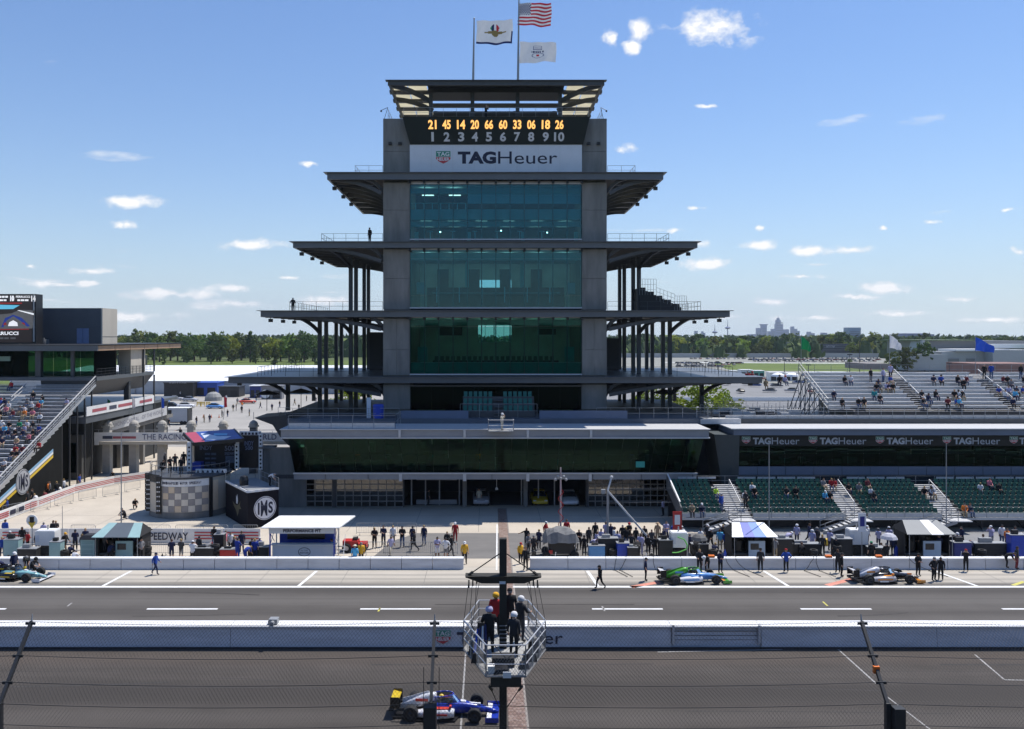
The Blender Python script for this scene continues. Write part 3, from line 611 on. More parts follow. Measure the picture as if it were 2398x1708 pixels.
def us(a, b):
    if a < .39 and b < 7/13:
        r = b/(7/13)*9; c = a/.39*11
        return 1 if (int(r) % 2 == 0) == (int(c) % 2 == 0) and .12 < r % 1 < .88 and .12 < c % 1 < .88 and (int(r)+int(c)) % 2 == 0 else 2
    return 0 if int(b*13) % 2 == 0 else 1
mb, _ = flag('flag', 1213, 8, 1291, 60, 100, '', us, 56, 52, .25, .5)
solo_flag(mb, 'national_flag', [FR, FW, FB], 'red white and blue stars and stripes flag on the taller tower mast', (X(1213,100),100,Z(8,100)))
def ims(a, b): # winged wheel emblem under crossed flags
    x, y = (a-.52)*1.5, b-.48
    if b > .93 or (a > .96 and b > .5): return 4
    if abs(y-.02) < .085-.07*abs(x)/.45 and abs(x) < .43: return 3
    if x*x+(y-.06)**2 < .016: return 3
    if (x/1.15)**2+(y+.17)**2 < .024:
        return 2 if x > .05 else (1 if x > -.02 else 4 if x > -.11 else 5)
    return 0
mb, _ = flag('flag', 1116, 49, 1200, 103, 100, '', ims, 48, 36, .2, 2.2)
solo_flag(mb, 'emblem_flag', [FW, FW, FR, FGOLD, FB, FG], 'white flag with golden winged wheel emblem on the shorter tower mast', (X(1116,100),100,Z(49,100)))
def icar(a, b):
    x, y = (a-.5)*1.5, b-.48
    if abs(x) < .20 and abs(y+.20) < .10: return 1 if abs(abs(x)-.19) < .02 or abs(abs(y+.20)-.085) < .018 or (int((x+1)*40) % 2 == 0 and abs(y+.2) < .04) else 0
    if abs(x) < .24 and abs(y-.0) < .045: return 2 if int((x+1)*34) % 3 else 0
    e = (x/.24)**2+((y-.17)/.12)**2
    if .72 < e < 1.05: return 1
    if abs(x) < .06 and abs(y-.16) < .05: return 3
    return 0
mb, _ = flag('flag', 1217, 98, 1302, 148, 100, '', icar, 56, 44, .2, 3.6, -.10)
solo_flag(mb, 'series_flag', [FW, FGR, FB, FR], 'white race series flag below the striped flag on the taller mast', (X(1217,100),100,Z(98,100)))
# ================================================================ pit suites building in front of the tower
DG = glass('suite_glass', (.20,.36,.29), .020, (.34,.60,.48), fb=.10)
B = thing('pit_suites', 'long low grey building with slanted glass band and garages below the tower', 'building', (cx, 95, 0))
GL, GR = -19.4, 19.45
FASC = mat('fascia_panel', (.27,.28,.30), .5, .1, .8)
# walls with openings at garage level (Y = 90.5)
DOORS = [(X(717,90.5),X(778,90.5),3),(X(788,90.5),X(944,90.5),8),(X(1378,90.5),X(1572,90.5),12)]
BAY0, BAY1 = X(946,90.5), X(1372,90.5)
put(MB().box(-23.2,DOORS[0][0],90.5,91,0,6.3), 'wall', CONC, B); put(MB().box(DOORS[0][1],DOORS[1][0],90.5,91,0,3.45), 'pier', STEEL, B)
put(MB().box(DOORS[1][1],BAY0,90.5,91.2,0,3.45), 'pier', STEEL, B); put(MB().box(BAY1,DOORS[2][0],90.5,91.2,0,3.45), 'pier', STEEL, B); put(MB().box(DOORS[2][1],21.2,90.5,91,0,3.45), 'wall', CONC, B)
put(MB().box(-23.2,21.2,90.45,91.3,3.05,3.45), 'lintel', STEEL, B)
DOORF = mat('door_frame', (.30,.28,.26), .5, .1, 3); DOORG = glass('door_glass', (.25,.25,.25), .05)
for (x0, x1, n) in DOORS:
    m = MB(); w = (x1-x0)/n; rows = 5; z0, z1 = .03, 3.02; h = (z1-z0)/rows
    for i in range(n+1): m.box(x0+i*w-.04,x0+i*w+.04,90.52,90.62,z0,z1)
    for j in range(rows+1): m.box(x0,x1,90.50,90.60,z0+j*h-.045 if j else z0,z0+j*h+.045 if j < rows else z1)
    d = put(m, 'garage_door', DOORF, B); pm = MB().box(.05,w-.05,-.01,.01,.05,h-.05).mesh('door_pane', DOORG)
    for i in range(n):
        for j in range(rows): link('door_pane', pm, d, Vector((x0+i*w, 90.58, z0+j*h))-worldloc(d))
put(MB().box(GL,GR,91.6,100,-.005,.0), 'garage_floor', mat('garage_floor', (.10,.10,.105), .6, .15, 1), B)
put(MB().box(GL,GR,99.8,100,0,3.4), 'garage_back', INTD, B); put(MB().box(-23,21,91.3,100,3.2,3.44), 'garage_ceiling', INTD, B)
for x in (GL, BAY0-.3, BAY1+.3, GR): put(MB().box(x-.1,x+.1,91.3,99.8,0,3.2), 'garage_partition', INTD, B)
for u in (962,995,1028,1075,1222,1262,1300): 
    x = X(u,90.5); put(MB().box(x-.06,x+.06,91.4,91.5,0,3.1), 'door_track', GALV, B)
for u in (1088,1231): put(MB().box(X(u,90.5)-.22,X(u,90.5)+.22,90.6,91.1,0,3.05), 'pier', CONC, B)
put(MB().box(X(975,92),X(1070,92),92,92.06,.02,.5).box(X(975,92),X(1070,92),92,92.06,2.6,2.7), 'inner_screen', GALV, B)
put(MB().tube((X(1163,90.2),90.2,3.4),(X(1163,90.2),90.2,2.2),.03).lathe([(.03,0),(.14,-.12),(.16,-.3)],(X(1163,90.2),90.2,2.2),10), 'hanging_horn', WHITE, B)
# glass band leaning outwards
gx0b, gx1b, gx0t, gx1t = -19.9, 21.2, -20.4, 21.8
put(MB().box(-19.95,21.25,87.35,91.5,3.46,4.1), 'lower_fascia', FASC, B); put(MB().box(-20.0,21.3,87.2,87.34,4.02,4.16), 'fascia_cap', PALE, B)
for x in [X(u,87.3) for u in (672,762,862,938,1088,1152,1236,1388,1502,1622)]: put(MB().box(x-.02,x+.02,87.28,87.345,3.47,4.0), 'fascia_joint', DKSTEEL, B)
for u in (938,1088,1236,1382): x = X(u,87.3); put(MB().box(x-.16,x+.16,87.22,87.34,3.3,4.0), 'drain_bracket', PALE, B)
n = 26
for i in range(n):
    a0 = gx0b+(gx1b-gx0b)*i/n+.015; a1 = gx0b+(gx1b-gx0b)*(i+1)/n-.015; b0 = gx0t+(gx1t-gx0t)*i/n+.015; b1 = gx0t+(gx1t-gx0t)*(i+1)/n-.015
    for (s0, s1) in ((0,.5),(.5,1)):
        q = lambda a, b, s: (a+(b-a)*s, 87.6-1.0*s+random.uniform(-.006,.006), 4.16+3.7*s)
        m = MB(); P = [q(a0,b0,s0+.003),q(a1,b1,s0+.003),q(a1,b1,s1-.003),q(a0,b0,s1-.003)]
        m.hexa([P[0],P[1],(P[1][0],P[1][1]+.03,P[1][2]),(P[0][0],P[0][1]+.03,P[0][2]),P[3],P[2],(P[2][0],P[2][1]+.03,P[2][2]),(P[3][0],P[3][1]+.03,P[3][2])])
        put(m, 'glass_pane', DG, B)
for s, x0_, x1_ in ((-1,gx0b,gx0t),(1,gx1b,gx1t)): # glass returns at the ends
    put(MB().hexa([(x0_-.02,87.65,4.16),(x0_+.02,87.65,4.16),(x0_+.02,91.5,4.16),(x0_-.02,91.5,4.16),(x1_-.02,86.65,7.86),(x1_+.02,86.65,7.86),(x1_+.02,91.5,7.86),(x1_-.02,91.5,7.86)]), 'glass_return', DG, B)
put(MB().box(-19.8,21.1,91.5,91.8,4.1,7.86), 'suite_rear_wall', mat('suite_wall', (.13,.17,.15), .8, .5, .5), B); put(MB().box(-19.9,21.2,87.7,91.5,4.11,4.17), 'suite_floor', mat('suite_floor', (.06,.07,.06), .7, .3, .7), B)
rs = random.Random(11); SUITEM = [mat('suite_grey', (.5,.54,.52), .6, .2, 3), mat('suite_teal', (.10,.42,.40), .6, .2, 3), mat('suite_white', (.6,.62,.6), .6, .1, 3), INTD, mat('suite_brown', (.34,.24,.14), .6, .2, 3)]
for k in range(70):
    x = rs.uniform(-19,20.5); y = rs.uniform(88.4,91.2); w = rs.uniform(.15,.6); h = rs.uniform(.3,1.1); z = 4.18 if rs.random() < .75 else rs.uniform(5,6.9)
    put(MB().box(x-w,x+w,y-.2,y+.2,z,z+h), 'suite_furnishing', SUITEM[rs.choice((0,0,1,2,3,3,4))], B)
for k in range(13): x = -18.6+k*3.15; put(MB().box(x-.45,x+.45,88.6,88.9,7.6,7.64).box(x-.45,x+.45,90.4,90.7,7.6,7.64), 'added_fill_panel', FILLGLOW, B)  # glowing panels added to brighten the rooms behind the slanted glass
for (x0_, x1_) in ((-18.5,-9.5),(-4,1.5),(8,14)): put(MB().box(x0_,x1_,88.2,88.35,5.0,5.12), 'suite_counter', SUITEM[0], B)
put(MB().box(X(1500,86.9)-.45,X(1500,86.9)+.45,87.0,87.06,4.75,5.35), 'window_badge', mat('badge_teal', (.04,.35,.30), .5, .05, 3), B)
put(MB().box(X(765,86)-.1,X(765,86)+.1,86.5,90,7.87,8.05), 'soffit', SOFFIT, B)
# roof slab
put(MB().box(-20.9,22.1,85.8,91.2,7.95,8.7), 'roof_slab', FASC, B); put(MB().box(-21.0,22.25,85.65,91.2,8.703,8.78), 'roof_edge', PALE, B); put(MB().box(-20.95,22.2,85.7,86.5,7.83,7.945), 'roof_edge', PALE, B)
for x in [X(u,85.8) for u in (936,1088,1236,1384)]: put(MB().box(x-.12,x+.12,85.66,85.79,7.95,8.69), 'slab_joint', PALE, B)
# terrace
TER = mat('terrace_deck', (.09,.105,.13), .6, .12, .8)
put(MB().prism([(-23.2,93),(-21.2,91.2),(22.3,91.2),(24.5,93),(24.5,119),(-23.2,119)], 8.4, 9.3), 'terrace', TER, B)
put(MB().xz([(-25.2,9.35),(-23.2,8.6),(-22.4,7.3),(-21.5,6.4),(-20.6,6.4),(-20.6,9.3),(-22,9.6)], 91.6,97), 'terrace_bow', DKSTEEL, B)
put(MB().box(-9.4,-2.2,91.3,91.5,9.3,10.15), 'parapet', mat('parapet_blue', (.13,.16,.23), .5, .08, 1), B); put(MB().box(5.4,14.8,91.3,91.5,9.3,10.15), 'parapet', MATS['parapet_blue'], B)
# balustrade left with pale lower panels
for i in range(5):
    x0_ = -20.2+i*2.15; put(MB().box(x0_+.03,x0_+2.1,86.05,86.08,8.82,9.35), 'balustrade_panel', PALE, B)
railing([(-20.2,86.1,8.78),(-9.45,86.1,8.78),(-9.45,91.2,8.78)], 1.35, 'balustrade', B, GALV, 2.15)
railing([(11.5,91.4,9.3),(23.8,91.4,9.3),(23.8,96,9.3)], 1.15, 'terrace_railing', B, GALV, 1.6); railing([(-23,93.2,9.3),(-21,91.4,9.3),(-9.6,91.4,9.3)], 1.1, 'terrace_railing', B, GALV, 1.6)
# seat block with stair on the terrace
put(MB().yz([(92.6,9.3),(95.6,9.3),(95.6,11.4),(94.8,11.4),(94.8,10.7),(93.8,10.7),(93.8,10.0),(92.6,10.0)], -2.9,5.0), 'seat_block', STEEL, B)
sm_ = MB().box(-.2,.2,-.2,.2,.0,.08).box(-.2,.2,.12,.2,.08,.55).mesh('terrace_seat', SEATT)
for r in range(3):
    for k in range(14):
        x = -2.6+k*.55
        if .5 < x < 1.6: continue
        link('terrace_seat', sm_, B, Vector((x, 93.2+r*.95, 10.0+r*.7))-worldloc(B))
for k in range(6): put(MB().box(.55,1.6,91.9+k*.5,92.4+k*.5,9.35+k*.32,9.45+k*.32), 'stair_tread', STEEL, B)
railing([(-3.1,92.2,9.3),(5.2,92.2,9.3)], 1.5, 'seat_rail', B, GALV, 1.9)
# lower storey of the tower behind the terrace (dark glass, plants)
panes(9.87, 12.45, 96.0, DG, B, 8); put(MB().box(GX0-.05,GX1+.05,95.9,96.1,12.46,12.6), 'head_trim', SOFFIT, B)
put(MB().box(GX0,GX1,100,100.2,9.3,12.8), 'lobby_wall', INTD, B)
PLANT = mat('pot_plant', (.10,.13,.05), .7, .3, 3)
for (x, w) in ((-6.4,1.6),(7.8,2.0)):
    m = MB(); rr = random.Random(5)
    for k in range(90):
        p = Vector((x+rr.uniform(-w,w), 97+rr.uniform(-.4,.4), 9.6+rr.uniform(0,.9))); a = rr.uniform(0,6.3); d = Vector((math.cos(a)*.16, .05, math.sin(a)*.16)); e = Vector((-d.z,.08,d.x))
        m.quad(p-d-e, p+d-e, p+d+e, p-d+e)
    stuff(put(m, 'planter_foliage', PLANT, B))
# banner, blue bins
solo(MB().box(X(863,92)-.2,X(863,92)+.25,92,92.06,9.3,11.5), 'feather_banner', SIGNW, 'tall pale feather banner standing on the terrace left of the tower', 'banner', (X(863,92),92,9.3))
solo(MB().lathe([(.0,0),(.55,0),(.6,1.35),(.5,1.5),(0,1.5)],(X(886,91.9),91.9,9.3),14), 'blue_drum', BLUE, 'large bright blue drum on the terrace left of the tower', 'drum', (X(886,91.9),91.9,9.3))
# open umbrellas/tables on the terrace seen against the light
for u, D in ((625,101),(705,104),(1555,103)):
    x = X(u,D); t_ = thing('patio_umbrella', 'black open patio umbrella on the terrace, ' + ('leftmost, over the plaza side' if u == 625 else 'second, by the first wing columns' if u == 705 else 'right of the tower among the columns'), 'umbrella', (x,D,9.3), group='terrace umbrellas')
    put(MB().lathe([(0,2.45),(.6,2.3),(1.5,2.0),(1.5,1.95),(0,2.3)],(x,D,9.3),8), 'canopy', BLACK, t_); put(MB().tube((x,D,9.3),(x,D,11.7),.04), 'pole', DKSTEEL, t_)
UDK = mat('roof_dark', (.05,.05,.055), .6, .2, 2)
# ================================================================ right-hand suites with sponsor lettering
Q = thing('right_suites', 'long low building on the right with repeated sponsor lettering across dark glass', 'building', (45, 95, 0))
RX0, RX1, RY = 25.6, 76.0, 88.0
put(MB().box(RX0,RX1,RY-.15,RY+3,3.85,4.7), 'lower_fascia', mat('fascia_blue', (.16,.19,.25), .5, .08, .8), Q)
for i in range(18): put(MB().box(RX0+2+i*2.9,RX0+2.03+i*2.9,RY-.165,RY-.15,3.86,4.69), 'fascia_joint', DKSTEEL, Q)
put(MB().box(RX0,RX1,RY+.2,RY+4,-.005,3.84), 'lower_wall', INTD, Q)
n = 31; w = (RX1-RX0)/n
pm1 = MB().box(.015,w-.015,-.015,.015,.01,2.1).mesh('glass_pane', DG)
for i in range(n):
    o = link('glass_pane', pm1, Q, Vector((RX0+i*w, RY, 4.7))-worldloc(Q)); o.rotation_euler = (random.uniform(-.004,.004), 0, random.uniform(-.005,.005))
put(MB().box(RX0,RX1,RY-.03,RY+.05,6.82,7.98), 'sign_band', mat('sign_band_black', (.008,.012,.013), .3, .1, 1), Q)
LETW = mat('sign_letter', (.52,.55,.60), .5, .05, 3)
for k in range(6):
    xa = 80+(k*543 if k < 4 else k*543-10); u0 = 1740+xa/3.465; u1 = u0+109; D = RY-.05
    tagheuer(X(u0,D), X(u1,D), Z(1041,D), Z(1025,D), D, LETW, Q); shield(X(1740+(25+k*543)/3.465,D), Z(1031,D), .75, D, Q)
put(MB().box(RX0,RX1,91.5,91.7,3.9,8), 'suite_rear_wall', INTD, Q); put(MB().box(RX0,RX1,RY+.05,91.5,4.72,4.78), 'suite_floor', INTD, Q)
for k in range(60):
    x = rs.uniform(RX0+.5,62); y = rs.uniform(88.6,91); w_ = rs.uniform(.15,.8); h = rs.uniform(.2,.7); z = 4.8 if rs.random() < .8 else rs.uniform(5.3,6.3)
    put(MB().box(x-w_,x+w_,y-.2,y+.2,z,z+h), 'suite_furnishing', SUITEM[rs.choice((0,0,1,3,3,3,4))], Q)
for k in range(12): x = RX0+2+k*2.9; put(MB().box(x-.4,x+.4,89.5,89.75,7.7,7.74), 'added_fill_panel', FILLGLOW, Q)  # more added glowing panels, for the right-hand rooms
for k in range(7): put(MB().box(RX0+4+k*6.8,RX0+8.5+k*6.8,88.3,88.36,5.95,6.02), 'suite_rail', SUITEM[0], Q)
put(MB().box(RX0-.6,RX1,87.2,93,8.0,8.6), 'roof_slab', mat('fascia_blue', (.16,.19,.25)), Q); put(MB().box(RX0-.9,RX1,87.0,93,8.603,8.7), 'roof_edge', PALE, Q)
put(MB().box(RX0-.5,36.5,92,104,-.005,9.2), 'rear_block', STEEL, Q); put(MB().box(36.51,RX1,92,103,-.005,9.2), 'rear_block', STEEL, Q)
put(MB().hexa([(24.4,88.5,1),(RX0+.02,87.9,1),(RX0+.02,93,1),(24.4,93,1),(23.2,87.9,8.0),(RX0+.02,87.3,8.0),(RX0+.02,93,8.0),(23.2,93,8.0)]), 'end_wall', mat('end_wall_dark', (.06,.075,.08), .5, .1, 1), Q)
put(MB().box(21.4,25.4,93,94,0,9.2), 'link_wall', INTD, Q); put(MB().box(21.3,27,91.5,93,8.7,9.25), 'link_slab', PALE, Q)
railing([(22.4,92.2,9.2),(RX1,92.2,9.2)], 1.2, 'roof_railing', Q, GALV, 1.25, 2)
put(MB().box(RX0,RX1,92.35,92.5,9.2,9.55), 'roof_kerb', PALE, Q)
for k in range(4): railing([(25.4,94.5+k*2.6,9.2),(36.2,94.5+k*2.6,9.2)], 1.1, 'roof_railing', Q, GALV, 1.35, 1)
for k in range(16): x = 25.6+rs.uniform(0,9); y = 93.5+rs.uniform(0,9); put(MB().box(x,x+rs.uniform(.8,2.4),y,y+.5,9.21,9.3+rs.uniform(.05,.5)), 'roof_bench', (PALE,UDK,PALE,GALV)[k % 4], Q)
# ================================================================ green-seat terrace stand
G = thing('green_terrace', 'terrace stand with rows of dark green plastic seats on the right of the pits', 'grandstand', (40, 82, 0))
SEATG = mat('green_seat', (.012,.085,.05), .45, .15, 4); PLANKM = mat('stand_plank', (.40,.40,.40), .5, .12, 3, metal=.3)
SEC = [(18.2,22.3),(24.6,33.2),(35.3,42.2),(44.4,66)]
seat_me = MB().add([(-.2,-.18,.40),(.2,-.18,.40),(.2,.2,.36),(-.2,.2,.36),(-.2,-.18,.36),(.2,-.18,.36),(.2,.2,.32),(-.2,.2,.32)],[(0,1,2,3),(4,7,6,5),(0,4,5,1),(1,5,6,2),(2,6,7,3),(3,7,4,0)]).add([(-.19,.17,.36),(.19,.17,.36),(.21,.30,.78),(-.21,.30,.78),(-.19,.21,.36),(.19,.21,.36),(.21,.34,.78),(-.21,.34,.78)],[(0,1,2,3),(4,7,6,5),(0,4,5,1),(1,5,6,2),(2,6,7,3),(3,7,4,0)]).mesh('seat', SEATG)
extra = MB(); cnt = 0
for r in range(8):
    y = 80+.72*r; z = 1.2+.27*r
    put(MB().box(18,66,y-.36,y+.355,z-.12,z), 'deck_plank', PLANKM, G); put(MB().box(18,66,y+.30,y+.355,z+.002,z+.15), 'riser_plank', DKSTEEL, G)
    for (a, b) in SEC:
        x = a+.25
        while x < b-.2:
            if x < 57 and cnt < 300 and r < 5:
                link('seat', seat_me, G, Vector((x, y, z))-worldloc(G)); cnt += 1
            else:
                extra.box(x-.2,x+.2,y-.18,y+.2,z+.34,z+.40); extra.hexa([(x-.19,y+.17,z+.36),(x+.19,y+.17,z+.36),(x+.19,y+.21,z+.36),(x-.19,y+.21,z+.36),(x-.21,y+.30,z+.78),(x+.21,y+.30,z+.78),(x+.21,y+.34,z+.78),(x-.21,y+.34,z+.78)])
            x += .53
stuff(put(extra, 'far_seat', SEATG, G))
for (x0_, x1_) in ((22.4,24.5),(33.3,35.2),(42.3,44.3)):
    for r in range(8): put(MB().box(x0_,x1_,79.7+.72*r,80.0+.72*r,1.22+.27*r,1.27+.27*r).box(x0_,x1_,80.06+.72*r,80.34+.72*r,1.34+.27*r,1.40+.27*r), 'aisle_step', PALE, G)
    xm = (x0_+x1_)/2+.4; put(MB().bar((xm,81,2.4),(xm,84.8,3.9),.06,.06).tube((xm,81,1.5),(xm,81,2.4),.03).tube((xm,84.8,3),(xm,84.8,3.9),.03), 'aisle_rail', PALE, G)
    # flight of steps down to the pit side
    m = MB(); xs = x0_+.2
    for k in range(7): put(MB().box(xs-.05-k*.42,xs+.35-k*.42,78.3,79.4,1.15-k*.165,1.2-k*.165), 'stair_tread', PALE, G)
    for yy in (78.25, 79.45): put(MB().bar((xs+.4,yy,1.05),(xs-2.9,yy,-.05+.1),.06,.25).bar((xs+.6,yy,2.1),(xs-2.7,yy,.95),.05,.05).tube((xs-2.7,yy,0),(xs-2.7,yy,.95),.03).tube((xs+.5,yy,1.1),(xs+.5,yy,2.1),.03).bar((xs+.6,yy,1.65),(xs-2.7,yy,.5),.04,.04), 'stair_rail', GALV, G)
    put(MB().box(x0_,x1_,78.2,79.62,1.08,1.16), 'landing', PALE, G)
for (a, b) in ((18,22.3),(24.6,33.2),(35.3,42.2),(44.4,66)):
    railing([(a,79.55,1.2),(b,79.55,1.2)], 1.0, 'front_rail', G, GALV, 1.9); put(MB().box(a,b,79.56,79.6,1.25,1.62), 'front_board', PALE, G); put(MB().box(a,b,79.5,79.54,1.0,1.2), 'kick_board', PALE, G)
    for i, x in enumerate(range(int(a)+1, int(b), 2)): put(MB().box(x+.05,x+1.85,86.02,86.06,3.75,3.95), 'rear_board', PALE, G)
railing([(18,86,3.1),(66,86,3.1)], .95, 'rear_rail', G, GALV, 1.9)
put(MB().yz([(79.4,.9),(79.4,2.2),(86,4.1),(86,2.8)], 17.85,17.95), 'side_screen', mat('side_screen', (.10,.11,.12), .6, .1, 2), G); put(MB().bar((17.9,80,2.6),(17.9,85.6,4.3),.12,.10), 'side_rail', WHITE, G)
for x in range(18, 67, 4): put(MB().bar((x,79.7,0),(x,79.7,1.1),.08,.08).bar((x,85.5,0),(x,85.5,2.9),.08,.08).bar((x,79.7,.1),(x,85.5,2.7),.06,.06), 'support_frame', DKSTEEL, G)
put(MB().box(18,66,85.9,86.0,0,2.95), 'rear_wall', DKSTEEL, G); put(MB().box(18.2,66,81.0,81.1,0,1.3), 'under_wall', DKSTEEL, G)
# ================================================================ upper silver bleachers
U = thing('silver_bleachers', 'silver aluminium bleachers on the roof deck at far right with scattered spectators', 'bleachers', (55, 97, 9))
UB = mat('bench_silver', (.80,.80,.82), .5, .08, 4, metal=.35); UD = mat('bench_tread', (.5,.5,.51), .5, .15, 4, metal=.3)
USEC = [(37.0,46.9),(48.3,56.7),(58.1,78)]
def urow(r): return 93.2+.84*r, 10.15+.365*r
for r in range(10):
    y, z = urow(r)
    for (a, b) in USEC:
        put(MB().box(a,b,y-.14,y+.16,z+.40,z+.44), 'bench_plank', UB, U); put(MB().box(a,b,y-.55,y-.16,z-.02,z+.02), 'foot_plank', UD, U)
        put(MB().box(a,b,y+.17,y+.2,z+.05,z+.36), 'riser_plank', UB, U)
    for (a, b) in ((46.95,48.25),(56.75,58.05)): put(MB().box(a,b,y-.5,y-.06,z-.02,z+.02).box(a,b,y-.04,y+.3,z+.16,z+.2), 'aisle_step', UD, U)
for x in (47.9, 57.8):
    put(MB().bar((x,94,11.2),(x,97.2,12.6),.07,.10).bar((x,98,12.9),(x,101,14.2),.07,.10), 'aisle_rail', PALE, U)
put(MB().yz([(92.5,8.9),(102.2,8.9),(102.2,13.6),(92.5,10.0)], 39.5,78), 'under_frame', DKSTEEL, U)
for k in range(7): put(MB().bar((37.1,93.2+k*1.4,9.25),(37.1,93.2+k*1.4,10.0+k*.58),.09,.09).bar((37.1,93.2+k*1.4,9.25),(37.1,94.6+k*1.4,10.2+k*.58),.06,.06), 'side_truss', GALV, U)
for k in range(8): put(MB().tube((36.9,92.9+k*1.25,9.8+k*.5),(36.9,92.9+k*1.25,11.3+k*.53),.035,n=5), 'side_post', GALV, U)
put(MB().bar((36.9,92.9,11.3),(36.9,101.7,15.0),.05,.06).bar((36.9,92.9,10.8),(36.9,101.7,14.5),.04,.04).bar((36.9,92.9,10.2),(36.9,101.7,13.9),.05,.12), 'side_rail', GALV, U)
railing([(36.9,101.9,13.6),(78,101.9,13.6)], 1.1, 'rear_rail', U, GALV, 2.0)
for k in range(6): put(MB().bar((35.2,94+k*1.3,9.2),(36.8,94+k*1.3,11.2+k*.5),.08,.08).tube((35.2,94+k*1.3,9.2),(35.2,94+k*1.3,10.6),.04), 'outrigger', STEEL, U)
# ================================================================ left bleachers
L = thing('left_bleachers', 'large aluminium bleachers at the left edge filled with scattered spectators', 'bleachers', (-58, 95, 0))
LB = mat('bench_blue_grey', (.55,.57,.62), .5, .08, 4, metal=.3); LD = mat('tread_grey', (.36,.37,.40), .5, .15, 4, metal=.3)
def lrow(k): y = 80.0+.84*k; return y, 2.7+.434*(y-87.3)
for k in range(2, 34):
    y, z = lrow(k)
    for (a, b) in ((-57.2,-50.2),(-76,-58.6)):
        put(MB().box(a,b,y-.14,y+.16,z+.38,z+.43), 'bench_plank', LB, L); put(MB().box(a,b,y-.6,y-.17,z-.03,z+.01), 'foot_plank', LD, L)
        put(MB().box(a,b,y+.17,y+.2,z+.06,z+.32), 'riser_plank', LD, L)
    put(MB().box(-58.5,-57.3,y-.55,y-.1,z-.02,z+.02).box(-58.5,-57.3,y-.08,y+.3,z+.16,z+.2), 'aisle_step', LD, L)
for (k0, k1) in ((9,13),(15,19),(22,26),(28,32)):
    (ya, za), (yb, zb) = lrow(k0), lrow(k1); put(MB().bar((-57.9,ya,za+1),(-57.9,yb,zb+1),.07,.08).bar((-57.9,ya,za+.55),(-57.9,yb,zb+.55),.06,.06), 'aisle_rail', PALE, L)
SX = -50.0
sl = lambda y: 2.7+.434*(y-87.3)
for dz, w, mm in ((1.1,.12,PALE),(.7,.07,GALV),(.38,.05,GALV),(.0,.30,ALU)): put(MB().bar((SX,82,sl(82)+dz),(SX,108.6,sl(108.6)+dz),.08,w), 'side_rail', mm, L)
for k in range(20): y = 83+k*1.34; put(MB().tube((SX,y,sl(y)-.1),(SX,y,sl(y)+1.1),.035,n=5), 'side_post', DKSTEEL, L)
SIDE = mat('cladding_and_void_shade', (.012,.013,.013), .7, .25, 1, spec=.15)
put(MB().yz([(82.5,.1),(100,.1),(100,sl(100)-.35),(82.5,max(.2,sl(82.5)-.3))], SX-.12,SX-.02), 'cladding_and_void_shade', SIDE, L)
put(MB().yz([(100,.1),(108.6,.1),(108.6,sl(108.6)-.3),(100,sl(100)-.35)], SX-3.2,SX-3.1), 'cladding_and_void_shade', SIDE, L)  # dark sheet painted as the shade of the open void under the stand
for k in range(5): put(MB().box(SX-.3,SX-.15,100.3+k*1.9,100.45+k*1.9,0,sl(100.3+k*1.9)-.3), 'side_strut', DKSTEEL, L)
for i in range(22): # saw-toothed stringer
    y = 84+i*.84; put(MB().yz([(y,sl(y)-.35),(y+.84,sl(y+.84)-.35-.2),(y+.84,sl(y+.84)-.12),(y,sl(y)-.12)], SX-.02,SX+.02), 'stringer_plate', ALU, L)
for off, mm in ((-2.55,YEL),(-2.15,WHITE),(-1.85,mat('pale_blue', (.25,.45,.65), .5, .05, 3))):
    put(MB().yz([(84.5,sl(84.5)+off+1.6-.9),(98,sl(98)+off-.6),(98,sl(98)+off-.3),(84.5,sl(84.5)+off+1.6-.6)], SX-.02,SX+.0), 'cladding_stripe', mm, L)
def ims_disc(c, dx, up, n, r, parent, base, ink):
    c = Vector(c); mb = MB(); k = 40; pt = lambda a, q, h: c+dx*(math.cos(a)*q)+up*(math.sin(a)*q)+n*h
    mb.add([pt(2*math.pi*i/k, r, 0) for i in range(k)]+[pt(2*math.pi*i/k, r, .06) for i in range(k)], [tuple(range(k,2*k))]+[(i,(i+1)%k,(i+1)%k+k,i+k) for i in range(k)], 0)
    mb.add([pt(2*math.pi*i/k, r*.95, .065) for i in range(k)]+[pt(2*math.pi*i/k, r*.90, .065) for i in range(k)], [(i,(i+1)%k,(i+1)%k+k,i+k) for i in range(k)], 1)
    for s_, a, b, h0, h1 in (('I',-.66,-.50,.52,-.5),('M',-.40,.20,.66,-.66),('S',.28,.70,.50,-.48)): lettering(mb, s_, c+dx*(a*r)+up*(h1*r)+n*.07, dx*((b-a)*r), up*((h0-h1)*r), 1, .03)
    return put(mb, 'round_emblem', [base, ink], parent)
V = Vector
ims_disc((SX,91.6,2.5), V((0,1,0)), V((0,0,1)), V((1,0,0)), 1.36, L, mat('emblem_grey', (.45,.46,.48), .5, .05, 3), NAVYTXT)
